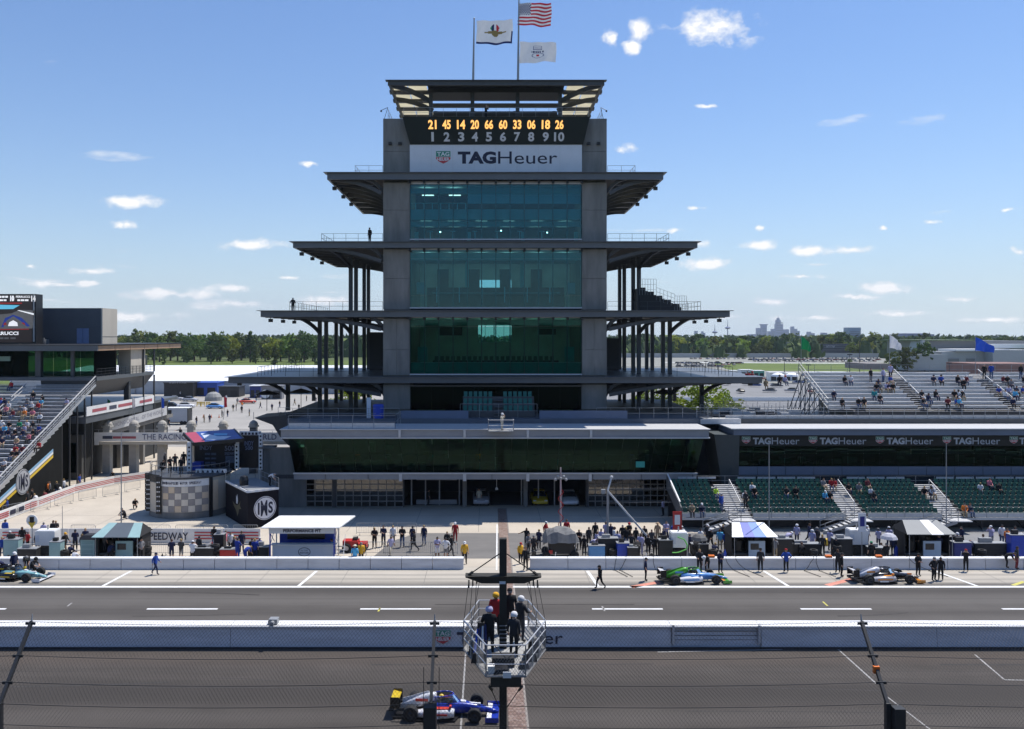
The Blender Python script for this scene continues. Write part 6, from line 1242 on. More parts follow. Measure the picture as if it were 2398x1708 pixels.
# fuel rigs
def fuel_rig(label, u, D, w, m_, hose=None):
    x = X(u,D); t = thing('fuel_rig', label, 'fuel rig', (x,D,0), group='pit fuel rigs'); put(MB().box(x-w/2,x+w/2,D,D+1.0,.9,2.05), 'tank', m_, t); put(MB().box(x-w/2+.05,x+w/2-.05,D+.05,D+.95,2.05,2.12), 'tank_lid', WHITE, t)
    for sx in (-1,1):
        for yy in (D+.06, D+.94): put(MB().box(x+sx*(w/2-.06)-.04,x+sx*(w/2-.06)+.04,yy-.04,yy+.04,0,.9), 'leg', GALV, t)
    put(MB().box(x-w/2+.1,x+w/2-.1,D+.1,D+.9,.1,.7), 'pump_box', DKS, t); put(MB().tube((x,D+.5,2.12),(x,D+.5,2.5),.06), 'vent_pipe', GALV, t); put(MB().box(x-w/2-.004,x-w/2+.35,D-.01,D-.005,1.2,1.75), 'tank_sign', SIGNW, t)
    if hose:
        P = [(x-.2,D-.1,1.8)]
        for i in range(1,13): a = i/12; P.append((x+.1+.55*math.sin(a*3.14)-.9*a*a, D-.35-.5*a, 1.8-1.1*math.sin(a*1.57)+.02*math.sin(a*20)))
        put(MB().path(P, .05, 6), 'hose', hose, t)
    return t
fuel_rig('white fuel tank with bright green hose behind the green striped car', 1592, 69.5, 1.35, WHITE, mat('hose_green', (.10,.50,.06), .5, .1, 5)); fuel_rig('white fuel tank under the blue pit board at right', 2012, 70.5, 1.5, WHITE); fuel_rig('white fuel tank with lettered sides at the left end of the pits', 105, 70.2, 1.6, WHITE)
tc_ = thing('teal_cabinet', 'pale teal tool cabinet with black cover left of the teal roofed stand', 'cabinet', (X(209,69.5),69.5,0)); x = X(209,69.5); put(MB().box(x-.58,x+.55,69.2,70.2,.1,1.62), 'body', TEALW, tc_); put(MB().hexa([(x-.65,69.1,1.63),(x+.62,69.1,1.63),(x+.62,70.3,1.63),(x-.65,70.3,1.63),(x-.4,69.3,1.95),(x+.45,69.3,1.95),(x+.45,70.1,1.95),(x-.4,70.1,1.95)]), 'cover', DKS, tc_)
for k in range(4): put(MB().box(x-.5,x+.45,69.18,69.195,.2+.35*k,.48+.35*k), 'drawer', mat('drawer_teal', (.22,.36,.36), .5, .05, 2), tc_)
# pit boards on poles
def pit_board(label, u, D, v0, v1, w, shape, m1, m2, s_):
    x = X(u,D); z0, z1 = Z(v1,D), Z(v0,D); t = thing('pit_board', label, 'sign', (x,D,0), group='pit boards'); put(MB().tube((x,D+.05,0),(x,D+.05,z0+.2),.03), 'pole', GALV, t); m = MB(); n = 18; r_ = (z1-z0)/2
    if shape == 'round': m.lathe([(0,-.03),(r_,-.03),(r_,.03),(0,.03)],(x,D,(z0+z1)/2),24,axis='y')
    else: m.box(x-w/2,x+w/2,D-.03,D+.03,z0,z1)
    put(m, 'board', m1, t); put(MB().box(x-w*.30,x+w*.30,D-.045,D-.035,z0+(z1-z0)*.30,z0+(z1-z0)*.82), 'board_panel', m2, t)
    if shape == 'round': put(MB().add([(x-r_*.7,D-.035,(z0+z1)/2-.1),(x+r_*.7,D-.035,(z0+z1)/2-.1),(x,D-.035,z0-.25)],[(0,2,1)]), 'board_tip', YEL, t)
    return t
pit_board('red and white pit board on a pole in front of the green seats', 1586, 72, 1198, 1242, .75, 'box', RED, WHITE, '5'); pit_board('white pit board with dark blue number near the black and silver car', 2019, 69, 1202, 1246, .62, 'box', SIGNW, mat('board_blue', (.02,.03,.22), .5, .05, 3), '10'); pit_board('round white and yellow pit board at the left end of the pits', 75, 71, 1206, 1232, .6, 'round', WHITE, PK, '9')
# masts
def mast(label, u, D, v_top, mm=GALV, r=.05): 
    x = X(u,D); return solo(MB().tube((x,D,0),(x,D,Z(v_top,D)),r,r*.6,6).box(x-.2,x+.2,D-.2,D+.2,0,.12), 'antenna_mast', mm, label, 'mast', (x,D,0), group='thin pit masts')
mast('thin tall mast rising behind the teal roofed timing stand', 284, 73, 1012, GALV, .06); mast('thin tall mast in front of green seats beside the blue roofed stand', 1801, 71, 1035); mast('thin tall mast near the right edge before the green seats', 2216, 72, 1040); mast('short thin mast left of the teal cabinet', 146, 73, 1185, GALV, .035)
lm = thing('lighting_mast', 'mast with red spiral and cluster of small lamps by the tarped cart', 'lamp mast', (X(1313,72.5),72.5,0)); x, D = X(1313,72.5), 72.5
put(MB().tube((x,D,0),(x,D,Z(1095,D)),.09,.06,8), 'pole', mat('mast_pink', (.50,.38,.38), .5, .1, 5), lm)
put(MB().path([(x+.22*math.cos(i*.8), D-.1, 1.6+i*.14) for i in range(26)], .03, 5), 'red_coil', RED, lm)
for k, (dx, dz) in enumerate(((-.45,0),(.45,0),(-.25,.25),(.25,.25),(0,.1))): zt2 = Z(1120,D); put(MB().tube((x,D,zt2+dz*.5),(x+dx,D-.1,zt2+dz),.025).ball((x+dx,D-.15,zt2+dz-.1),.13,8,5), 'lamp', [GALV], lm)
jb = thing('camera_jib', 'grey camera crane arm reaching down across the plaza', 'camera crane', (X(1423,73),73,0)); D = 73.0; x = X(1423,D)
put(MB().tube((x,D,0),(x,D,Z(1152,D)),.09,n=8), 'pedestal', GALV, jb); put(MB().bar((x,D,Z(1150,D)),(X(1530,D),D-1.0,Z(1272,D)),.12,.14), 'arm', PALE, jb); put(MB().bar((x,D,Z(1150,D)),(X(1434,D),D+.5,Z(1121,D)),.10,.12).ball((X(1434,D),D+.5,Z(1120,D)),.15,8,5), 'tail', PALE, jb); put(MB().box(x-.55,x-.2,D-.15,D+.15,Z(1152,D)-.15,Z(1152,D)+.2), 'counterweight', GALV, jb)
for z in (Z(1165,D), Z(1200,D), Z(1237,D)): put(MB().tube((x,D+4,z),(X(1600,D),D+4.5,z),.012,n=4), 'guide_wire', GALV, jb)
# umbrellas
for (u, D, z, mm, lb) in ((1637,67.9,1.95,mat('umbrella_grey', (.10,.10,.10), .7, .1, 2),'dark grey open umbrella held beside the green striped car'),(2082,68.0,2.0,mat('umbrella_white', (.45,.45,.50), .7, .3, 1.5),'white and grey open umbrella by the black and silver car')):
    x = X(u,D); t = thing('umbrella', lb, 'umbrella', (x,D,0)); put(MB().lathe([(0,z+.45),(.3,z+.40),(.55,z+.22),(.68,z),(.66,z),(.5,z+.19),(0,z+.42)],(x,D,0),8), 'canopy', mm, t); put(MB().tube((x,D,.9),(x,D,z+.5),.015), 'shaft', GALV, t)
# loose pit equipment, each its own thing
re_ = random.Random(31)
def tyre_stack(label, u, D, n):
    x = X(u,D); t = thing('tyre_stack', label, 'tyres', (x,D,0), group='tyre stacks behind the pit wall')
    for k in range(n): put(MB().lathe([(.18,-.17),(.30,-.19),(.34,-.14),(.34,.14),(.30,.19),(.18,.17)],(x+re_.uniform(-.03,.03),D,.2+k*.39),16), 'tyre', RUBBER, t, smooth=True)
for i, (u, D, n) in enumerate(((152,69.2,2),(345,70.4,2),(505,69.6,3),(1490,69.3,3),(1436,69.5,2),(1670,69.4,2),(1905,69.4,2),(1960,69.2,3),(2300,69.4,2),(590,69.2,2))):
    tyre_stack('stack of slick tyres behind the pit wall, %s from the left' % ords(i), u, D, n)
def chest(label, u, D, w, h, m_, lid=None):
    x = X(u,D); t = thing('tool_cart', label, 'tool cart', (x,D,0), group='tool carts behind the pit wall'); put(MB().box(x-w/2,x+w/2,D,D+.7,.16,h), 'body', m_, t); put(MB().box(x-w/2-.03,x+w/2+.03,D-.03,D+.73,h,h+.05), 'work_top', lid or GALV, t)
    for k in range(3): put(MB().box(x-w/2+.04,x+w/2-.04,D-.015,D-.001,.22+k*(h-.25)/3,.18+(k+1)*(h-.25)/3), 'drawer', m_, t)
    for sx in (-1,1): put(MB().lathe([(0,-.04),(.08,-.04),(.08,.04),(0,.04)],(x+sx*(w/2-.12),D+.1,.08),10,axis='y'), 'wheel', RUBBER, t)
    put(MB().box(x-w*.3,x+w*.1,D+.2,D+.5,h+.06,h+.06+re_.uniform(.1,.35)), 'top_box', re_.choice((BLACK,GALV,DKS)), t)
for i, (u, D, w, h, m_, wd) in enumerate(((25,69.6,1.2,1.5,TEALW,'pale teal'),(62,68.6,1.5,1.0,DKS,'black'),(128,69,.9,1.45,TEALW,'slim pale teal'),(475,69.2,1.7,.9,DKS,'black'),(512,70.5,.8,1.7,DKS,'tall black'),(535,69.0,1.4,.85,RED,'red'),(612,69.2,1.1,1.0,DKS,'low black'),(1398,69.4,1.3,1.05,mat('cart_blue', (.10,.28,.55), .5, .08, 2),'blue and white'),(1425,70,1.6,1.5,DKS,'tall black'),(1460,69.2,1.0,1.3,BLUE,'bright blue'),(1482,68.8,.8,1.05,DKS,'small black'),(1560,69.4,1.1,1.5,DKS,'dark'),(1640,70.2,1.4,1.0,DKS,'wide black'),(1838,69.8,1.3,1.5,DKS,'black laden'),(1885,70.2,2.6,1.0,DKS,'long low black'),(1975,69.4,1.5,1.6,DKS,'tall dark'),(2055,69.3,1.3,.9,DKS,'plain black'),(2255,69.2,1.4,1.35,mat('cart_navy', (.03,.04,.20), .5, .1, 2),'navy'),(2320,70,2.6,1.1,DKS,'long black'),(2385,69.5,1.2,1.9,BLUE,'tall blue'))):
    chest('%s tool cart behind the pit wall, %s cart from the left' % (wd, ords(i)), u, D, w, h, m_)
# air hoses and cables lying over the wall
HOSEM = mat('hose_black', (.012,.012,.012), .5, .1, 5)
for i, (u0, u1) in enumerate(((1443,1438),(1466,1450),(1700,1720),(1723,1752),(1905,1885),(1912,1920),(1530,1536),(2130,2180))):
    P = [(X(u0,67),67.0,.9),(X(u0,66.3),66.3,.82)]; P += [(X(u0,66)+(X(u1,66)-X(u0,66))*t, 66.25-.25*t, .82*(1-t)**1.6+.03) for t in (.2,.4,.6,.8,1)]; P += [(X(u1,65)+.9*t, 65.9-1.3*t+.4*math.sin(t*5), .03) for t in (.3,.6,1)]
    solo(MB().path(P, .022, 5), 'air_hose', HOSEM, 'black air hose hanging over the pit wall, %s from the bricks' % ords(i), 'hose', (X(u0,66.6),66.6,0), group='air hoses over the pit wall')
for i, (u, v) in enumerate(((1666,1305),(1940,1303),(2058,1303))): x, D = X(u,66.65), 66.65; solo(MB().box(x-.22,x+.22,D-.18,D+.18,.865,1.02), 'orange_case', ORG, 'small orange case lying on the pit wall, %s from the left' % ords(i), 'case', (x,D,.86), group='orange cases on the pit wall')
solo(MB().lathe([(0,0),(.22,0),(.26,.5),(.26,.55),(0,.55)],(X(1935,74),74,0),12), 'yellow_bin', YEL, 'yellow bucket with white lid on the service lane', 'bucket', (X(1935,74),74,0))
# red tractor left of the officials
tr = thing('tow_tractor', 'small red tow tractor half hidden behind the performance stand', 'tractor', (X(835,72),72,0)); x, D = X(835,72), 72.0
put(MB().box(x-1.1,x+.2,D-.5,D+.5,.4,.95).box(x-.1,x+.9,D-.5,D+.5,.35,.75), 'body', RED, tr); put(MB().box(x-1.0,x+.9,D-.55,D-.51,.3,.42), 'bumper', DKS, tr)
for (dx, r_) in ((-.75,.38),(.65,.3)):
    for dy in (-.55,.55): w_ = put(MB().lathe([(r_*.5,-.12),(r_,-.12),(r_,.12),(r_*.5,.12)],(x+dx,D+dy,r_),16,axis='y'), 'tyre', RUBBER, tr, smooth=True); put(MB().lathe([(0,-.06),(r_*.52,-.11)],(x+dx,D+dy,r_),12,axis='y'), 'rim', PALE, w_)
put(MB().box(x-.3,x+.1,D-.3,D+.3,.95,1.15).tube((x+.25,D,.75),(x+.05,D,1.25),.03), 'seat', DKS, tr)
# cars parked in the garage bays
def road_car(label, loc, rz, m_, group, s=1.0):
    t = thing('parked_car', label, 'car', loc, rz, group); P = lambda mb, n, m, par=None, sm=False: put(mb, n, m, par or t, local=True, smooth=sm)
    P(loft(MB(), [(2.15*s,0,.30*s,.60*s,.74*s),(1.9*s,0,.22*s,.74*s,.88*s),(.9*s,0,.20*s,.90*s,.93*s),(-1.2*s,0,.20*s,.95*s,.93*s),(-2.0*s,0,.24*s,.92*s,.88*s),(-2.2*s,0,.35*s,.80*s,.80*s)], 0, 12, .45), 'body', m_, sm=True)
    P(loft(MB(), [(.85*s,0,.85*s,.92*s,.74*s),(.2*s,0,.85*s,1.38*s,.64*s),(-1.0*s,0,.85*s,1.40*s,.64*s),(-1.7*s,0,.85*s,1.0*s,.72*s)], 0, 12, .5), 'cabin', MATS.get('car_glass') or mat('car_glass', (.02,.025,.03), .1, .05, 2), sm=True)
    P(MB().box(-1.0*s,.15*s,-.56*s,.56*s,1.385*s,1.405*s), 'roof_panel', m_)
    for (x, y) in ((1.35,.8),(1.35,-.8),(-1.35,.8),(-1.35,-.8)): w_ = P(MB().lathe([(.2*s,-.11*s),(.32*s,-.11*s),(.32*s,.11*s),(.2*s,.11*s)],(x*s,y*s,.32*s),14,axis='y'), 'tyre', RUBBER, sm=True); P(MB().lathe([(0,-.115*s),(.2*s,-.10*s)],(x*s,y*s,.32*s),10,axis='y').lathe([(.2*s,.10*s),(0,.115*s)],(x*s,y*s,.32*s),10,axis='y'), 'rim', ALU, w_)
    for y in (-.6,.6): P(MB().box(2.02*s,2.12*s,y*s-.16*s,y*s+.16*s,.58*s,.70*s), 'headlight', PALE); P(MB().box(-2.18*s,-2.1*s,y*s-.16*s,y*s+.16*s,.70*s,.82*s), 'tail_light', RED)
    return t
road_car('silver car parked nose out in the garage bay left of the bricks', (X(1127,92.6),92.8,0), R(-90), PS, 'cars in garage bays', 1.0); road_car('yellow sports car parked nose out in the garage bay right of the bricks', (X(1263,92.6),92.8,0), R(-90), PY, 'cars in garage bays', .98); road_car('white sports car parked nose out beside the yellow one', (X(1333,92.4),92.6,0), R(-90), PWt, 'cars in garage bays', .98)

rq = random.Random(44)
for i in range(34): # small items lying about the boxes
    u = (20,58,92,140,182,214,350,380,455,488,520,560,610,1250,1290,1345,1376,1412,1440,1474,1500,1526,1575,1622,1660,1698,1830,1868,1925,1990,2044,2098,2240,2340)[i]; D = rq.uniform(67.6,70.6); x = X(u,D); w_ = rq.uniform(.14,.32); h_ = rq.uniform(.15,.45); k = i % 3; m = MB()
    if k == 0: m.box(x-w_,x+w_,D-w_*.6,D+w_*.6,0,h_).box(x-w_*.3,x+w_*.3,D-.03,D+.03,h_,h_+.06)
    elif k == 1: m.lathe([(0,0),(w_*.6,0),(w_*.6,h_*1.6),(w_*.3,h_*1.9),(.04,h_*2),(.04,h_*2.2),(0,h_*2.2)],(x,D,0),10)
    else: m.tube((x-w_*1.6,D,.12),(x+w_*1.6,D,.16),.05).box(x-w_*1.6,x-w_,D-.15,D+.15,.0,.22).tube((x+w_*1.6,D,.16),(x+w_*2.2,D,.9),.025)
    nm, ct = (('kit_case','case'),('gas_bottle','bottle'),('floor_jack','jack'))[k]
    solo(m, nm, (DKS,BLACK,GALV,RED,BLUE,WHITE)[rq.choice((0,0,0,1,1,2,3,4,5))], 'small %s on the ground behind the pit wall, %s loose item from the left' % (('case','gas bottle','floor jack')[k], ords(i)), ct, (x,D,0), group='loose pit items')
MARK = mat('rubber_mark', (.048,.043,.039), .9, .3, 2); SEAM = mat('asphalt_seam', (.050,.045,.041), .9, .25, 1.5)
for (y, w_) in ((42.3,.05),(46.1,.05),(53.4,.045),(58.9,.045)): strip('asphalt_seam', [(-70,y),(70,y),(70,y+w_),(-70,y+w_)], SEAM, -.009)
for i in range(16):
    x0, L_ = rq.uniform(-32,28), rq.uniform(4,16); y0 = rq.choice((41.2,42.8,44.0,45.2,47.0,52.6,55.2,57.6,60.4)); dy = rq.uniform(-.8,.8); w_ = rq.uniform(.10,.24); P = []
    for k in range(9): t = k/8; P.append((x0+L_*t, y0+dy*t*t))
    strip('tyre_mark', P+[(a,b+w_) for a,b in P[::-1]], MARK, -.0085+.0001*i)
# ================================================================ who stands where
# (u, D, z, pose, turn, top, trousers, hat, hat colour, options); labels count along the line
def crowd(rows, fmt, group):
    rows = sorted(rows, key=lambda r: r[0])
    for i, r in enumerate(rows):
        u, D, z, ps, tn, a, b = r[:7]; hat = r[7] if len(r) > 7 else None; hc = r[8] if len(r) > 8 else None; kw = r[9] if len(r) > 9 else {}
        verb = {'stand':'standing','folded':'hands together','hips':'hands on hips','walk':'walking','raise':'hands raised','sit':'sitting','bend':'bending over','crouch':'crouching','point':'reaching out','grip':'hands forward'}[ps]
        hn = '' if not hat else ' and %s %s' % (hc or 'black', hat)
        lb = lambda vb: ' '.join(fmt.format(look='%s top%s' % ({'darkgrey':'dark grey','sky':'sky blue'}.get(a,a), hn), verb=vb, n=ords(i)).split())
        person(X(u,D), D, z, ps, R(tn), a, b, lb(verb) if len(lb(verb).split()) < 17 else lb(''), hat, hc, group, **kw); continue
        person(X(u,D), D, z, ps, R(tn), a, b, fmt.format(look='%s top%s' % ({'darkgrey':'dark grey','sky':'sky blue'}.get(a,a), hn), verb=verb, n=ords(i)), hat, hc, group, **kw)
crowd([(5,70,0,'stand',20,'blue','navy'),(12,76,0,'stand',180,'blue','white'),(65,72,0,'folded',150,'red','black'),(102,75.5,0,'stand',200,'lilac','navy'),(124,75.5,0,'stand',170,'black','black'),(131,76,0,'folded',10,'charcoal','black'),
       (152,71.5,0,'walk',70,'black','black','cap','yellow'),(176,72,0,'folded',-160,'navy','black'),(173,67.9,0,'crouch',160,'white','denim'),(191,71,0,'stand',90,'black','black'),(245,69.6,.45,'stand',150,'darkgrey','black'),(257,68.7,0,'bend',180,'navy','black','cap','white'),(288,69.9,.45,'stand',180,'black','black'),(303,69.9,.45,'stand',190,'charcoal','black'),(330,69.2,0,'hips',60,'grey','black'),
       (402,69.2,0,'folded',200,'navy','navy',None,None,dict(shorts=True)),(424,69.2,0,'folded',170,'darkgrey','grey',None,None,dict(shorts=True)),(451,68.2,0,'raise',180,'white','black','cap','white'),(501,72.5,.3,'stand',180,'black','denim'),(528,72,0,'stand',90,'pink','white'),
       (556,69,0,'grip',160,'royal','royal'),(575,68.4,0,'bend',140,'royal','royal'),(590,69.5,0,'folded',-170,'black','royal'),(597,69.0,0,'stand',200,'royal','navy'),(548,70,0,'stand',120,'navy','royal'),(22,71.8,0,'stand',160,'navy','black','cap','white'),(40,70.6,0,'bend',140,'charcoal','black'),(52,73,0,'stand',10,'black','black'),(88,71.2,0,'stand',180,'charcoal','black'),(140,70.2,0,'bend',170,'black','black','cap','black'),(162,69.6,0,'crouch',150,'navy','black'),(200,72.6,0,'stand',20,'navy','black'),(270,70.2,.45,'stand',170,'black','black','cap','black'),(316,69.8,.45,'stand',190,'navy','black'),(466,70.2,0,'stand',160,'charcoal','black'),(483,69.6,0,'bend',150,'grey','black','cap','red'),(513,71.6,0,'stand',180,'black','black'),(540,71.6,0,'stand',30,'white','black'),(566,71.4,0,'stand',200,'navy','navy'),(608,69.8,0,'stand',170,'royal','royal','cap','white')],
      'person in {look} {verb} behind left pit wall, {n} from edge', 'crew behind the left pit wall')
crowd([(780,69.8,.66,'sit',-60,'sky','white'),(831,67.0,.0,'stand',175,'sky','denim','hat','cream'),(846,67.9,0,'stand',200,'yellow','black')], 'person in {look} {verb} by the performance stand, {n} of three', 'people by the performance stand')
crowd([(877,73,0,'folded',5,'black','black',None,None,dict(shorts=True)),(898,73.6,0,'folded',-5,'navy','charcoal'),(920,74.2,0,'stand',20,'white','navy'),(915,70.3,0,'walk',30,'lilac','cream'),(942,73.3,0,'folded',-10,'black','denim'),(966,73.8,0,'stand',160,'navy','black'),(970,72,0,'walk',-80,'charcoal','black','cap','black'),(993,74,0,'stand',-20,'navy','denim'),
       (1024,69.8,0,'folded',10,'lilac','white',None,None,dict(shorts=True)),(1044,69.7,0,'hips',170,'white','grey',None,None,dict(shorts=True)),(1057,70.5,0,'walk',60,'black','darkgrey','cap','black'),(1047,72,0,'stand',10,'black','black'),(1066,75.2,0,'stand',0,'red','red','cap','white',dict(short=False)),(1088,67.9,0,'stand',10,'yellow','black','cap','white',dict(short=False))],
      'person in {look} {verb} left of the bricks, {n} from left', 'officials on the plaza')
crowd([(1219,68,0,'stand',30,'yellow','black','cap','red',dict(short=False)),(1231,66.1,0,'stand',-20,'black','black'),(1237,71,0,'folded',40,'grey','black'),(1233,73.3,0,'point',0,'black','black'),(1278,75.8,0,'walk',60,'red','red','cap','white',dict(short=False)),(1327,76,0,'stand',180,'red','black'),(1356,72.5,0,'folded',0,'black','black'),
       (1386,71.3,0,'bend',60,'lilac','navy','cap','white'),(1394,75,0,'stand',10,'black','black'),(1398,71.8,0,'stand',120,'lilac','navy'),(1408,73,0,'stand',-30,'lilac','denim'),(1419,75.2,0,'folded',170,'lilac','navy'),(1438,73,0,'stand',90,'white','navy'),(1446,71.5,0,'stand',170,'lilac','maroon'),(1458,74.4,0,'stand',0,'black','grey'),(1473,75,0,'folded',20,'black','black','cap','red'),(1479,71,0,'raise',170,'charcoal','black'),
       (1500,70.5,0,'stand',150,'lilac','lilac'),(1509,74,0,'stand',0,'black','black'),(1518,70.6,0,'hips',190,'black','black'),(1534,70.2,0,'stand',180,'black','black'),(1540,75,0,'stand',0,'tan','khaki','hat','tan'),(1560,75.4,0,'folded',10,'lilac','navy'),(1615,71,0,'stand',150,'navy','black','cap','grey'),(1597,74,0,'stand',170,'white','navy','cap','white'),(1664,72.6,0,'walk',-50,'black','black','cap','white'),(1656,74.5,0,'stand',30,'charcoal','black','cap','white'),(1686,72.4,0,'stand',175,'sky','khaki'),(1700,71.6,0,'stand',185,'blue','black',None,None,dict(hair='blond'))],
      'person in {look} {verb} right of the bricks, {n} from them', 'crew right of the bricks')
XT = [(1250,70.2,0,'stand',200,'charcoal','black'),(1262,72.6,0,'folded',150,'navy','black'),(1340,70.0,0,'bend',160,'black','black'),(1368,70.4,0,'stand',170,'black','black','cap','black'),(1379,73.6,0,'stand',20,'charcoal','black'),(1412,70.6,0,'bend',200,'navy','black'),(1430,74.6,0,'stand',0,'navy','navy'),(1450,70.0,0,'crouch',160,'charcoal','black'),(1466,73.0,0,'stand',190,'black','denim'),(1489,73.4,0,'stand',10,'black','black','cap','navy'),(1493,69.7,0,'bend',170,'black','black'),(1526,72.6,0,'stand',0,'darkgrey','black'),(1548,70.8,0,'stand',160,'black','black','cap','black'),(1553,73.2,0,'walk',80,'navy','khaki'),(1572,71.6,0,'stand',200,'charcoal','black'),(1578,74.6,0,'stand',10,'blue','navy'),(1628,70.2,0,'bend',150,'black','black','cap','black'),(1640,72.8,0,'stand',30,'white','black'),(1650,70.4,0,'stand',180,'charcoal','black'),(1672,70.2,0,'crouch',140,'navy','black'),(1693,74.6,0,'stand',0,'black','black')]
crowd(XT, 'person in {look} {verb} in the dense crew crowd, {n} from the bricks', 'dense crew crowd')
crowd([(1815,69.4,0,'grip',170,'grey','khaki'),(1843,73,0,'bend',120,'lilac','navy','helmet','white'),(1866,74.5,0,'stand',150,'lilac','navy','helmet','white'),(1902,72.4,0,'stand',160,'lilac','lilac','helmet','white'),(1914,72.9,0,'stand',200,'charcoal','black','helmet','grey'),(1958,69.4,0,'stand',180,'black','black'),(1986,69.6,0,'bend',160,'charcoal','black'),(2041,67.8,0,'stand',180,'black','black','cap','green'),(2076,67.8,0,'grip',180,'black','black'),
       (2057,73,0,'folded',180,'lilac','navy','cap','grey'),(2082,73.2,0,'folded',170,'lilac','navy','cap','white'),(2105,71.5,0,'bend',60,'charcoal','black'),(2138,70,.45,'stand',180,'black','black'),(2200,69.6,.2,'stand',200,'navy','navy'),(2242,71,0,'stand',150,'navy','black','helmet','white'),(2321,73.5,0,'raise',-60,'lilac','grey','cap','white'),(2358,73,0,'stand',10,'orange','black'),(2366,71.6,0,'bend',60,'pink','black'),(2392,71,0,'stand',170,'royal','navy','cap','white'),(2290,72.2,0,'crouch',40,'orange','black'),(1826,71.4,0,'bend',170,'charcoal','black'),(1852,70.2,0,'stand',180,'black','black','cap','black'),(1876,70.0,0,'crouch',150,'black','black'),(1895,74.8,0,'walk',90,'navy','black'),(1926,70.3,0,'stand',170,'charcoal','black'),(1944,72.0,0,'stand',120,'lilac','navy','cap','white'),(1996,72.6,0,'stand',200,'black','black'),(2024,71.0,0,'bend',160,'black','black'),(2030,74.2,0,'stand',10,'white','navy','cap','white'),(2066,70.2,0,'crouch',170,'charcoal','black'),(2092,70.2,0,'stand',180,'navy','black'),(2120,73.4,0,'stand',0,'black','black'),(2160,69.9,.45,'stand',190,'charcoal','black'),(2232,70.6,0,'stand',170,'black','black','cap','red'),(2252,73.6,0,'walk',-80,'navy','black'),(2275,70.2,0,'bend',160,'navy','black'),(2303,70.6,0,'stand',180,'black','black'),(2335,70.2,0,'crouch',150,'charcoal','black'),(2346,74.0,0,'stand',0,'white','denim'),(2376,73.8,0,'stand',30,'navy','black')],
      'person in {look} {verb} behind right pit wall, {n} from left', 'crew behind the right pit wall')
crowd([(6,64.2,0,'bend',-60,'navy','black','helmet','white'),(33,64.6,0,'stand',60,'navy','black','helmet','white'),(62,65.8,0,'bend',30,'darkgrey','black','helmet','grey'),(76,65.4,0,'crouch',80,'charcoal','black','helmet','black')], 'person in {look} {verb} at leftmost pit car, {n} of four', 'crew at the left car')
crowd([(364,64.9,0,'walk',80,'blue','navy','cap','navy'),(1405,61.3,0,'walk',-70,'black','black','cap','black'),(1512,63.2,0,'stand',80,'navy','black','cap','black'),(1638,65.7,0,'grip',0,'charcoal','black'),(1656,65.6,0,'bend',-40,'black','black','helmet','white'),(1687,65.3,0,'folded',10,'navy','black','cap','black'),(1781,65.8,0,'stand',170,'charcoal','black','cap','black'),(1841,65.6,0,'hips',180,'blue','black','cap','red'),
       (1971,64.3,0,'stand',60,'black','black','cap','black'),(1962,65.4,0,'grip',170,'charcoal','black'),(2150,64.5,0,'folded',10,'black','black','cap','black'),(2187,63.2,0,'hips',20,'black','black','cap','grey'),(2203,63.5,0,'stand',-30,'black','black'),(2262,65.8,0,'raise',150,'black','black','cap','red'),(2358,66.0,.2,'bend',60,'black','black'),(2381,66.0,.1,'stand',40,'charcoal','maroon')],
      'person in {look} {verb} in the pit lane, {n} from left', 'crew on the pit lane')
crowd([(17,0,0,'stand',-60,'blue','black'),(65,0,0,'stand',-90,'charcoal','black'),(86,0,0,'crouch',-90,'white','darkgrey'),(76,0,0,'stand',-80,'black','black'),(108,0,0,'crouch',-100,'maroon','black'),(117,0,0,'stand',-60,'grey','black',None,None,dict(shorts=True)),(113,0,0,'stand',-90,'orange','black'),(133,0,0,'stand',-120,'black','denim'),(142,0,0,'crouch',-90,'white','navy'),(150,0,0,'stand',-90,'white','denim'),(158,0,0,'crouch',-80,'charcoal','black')] and
      [(u, 48.7*2000/(1145-u)+dd, 0, ps, tn, a, b) for (u, dd, ps, tn, a, b) in ((17,.2,'stand',-60,'blue','black'),(65,.3,'stand',-90,'charcoal','black'),(86,0,'crouch',-90,'white','darkgrey'),(76,.8,'stand',-80,'black','black'),(108,0,'crouch',-100,'maroon','black'),(117,1.2,'stand',-60,'grey','black'),(113,2.2,'stand',-90,'orange','black'),(133,0,'stand',-120,'black','denim'),(142,.3,'crouch',-90,'white','navy'),(150,.2,'stand',-90,'white','denim'),(158,.2,'crouch',-80,'charcoal','black'))],
      'person in {look} {verb} beside left bleachers behind banner, {n} along', 'people beside the left bleachers')
crowd([(291,84.5,0,'crouch',-40,'charcoal','black'),(316,GD(1192),0,'crouch',30,'black','black',None,None,dict(hair='blond')),(186,101,0,'stand',90,'blue','grey'),(265,108,0,'crouch',0,'black','black'),(341,150,0,'stand',0,'black','black'),(350,148,0,'hips',0,'charcoal','black')], 'person in {look} {verb} on plaza left of podium, {n} from left', 'people on the left plaza')
crowd([(378,88.5,4.13,'crouch',60,'black','black'),(398,87.2,4.13,'grip',40,'black','black'),(410,88.6,4.13,'raise',20,'charcoal','black'),(424,86.6,4.13,'stand',0,'black','black'),(430,91.0,4.13,'stand',20,'black','black'),(386,90,4.13,'stand',90,'charcoal','black'),(632,83.2,3.53,'bend',90,'white','black')], 'person in {look} {verb} on podium or emblem box, {n} from left', 'people on the podium')
person(X(422,113),113,4.36,'point',0,'black','black','person in black leaning on the footbridge rail beside the stage roof')
person(X(866,97),97,28.66,'stand',180,'black','black','lone person in black standing on the second wing roof left of the tower')
person(X(686,104),104,21.0,'grip',60,'black','black','lone person in black at the left end of the third wing roof')
person(X(1138,97.2),97.2,42.66,'raise',20,'black','black','lone person in black behind the rail above the scoreboard')
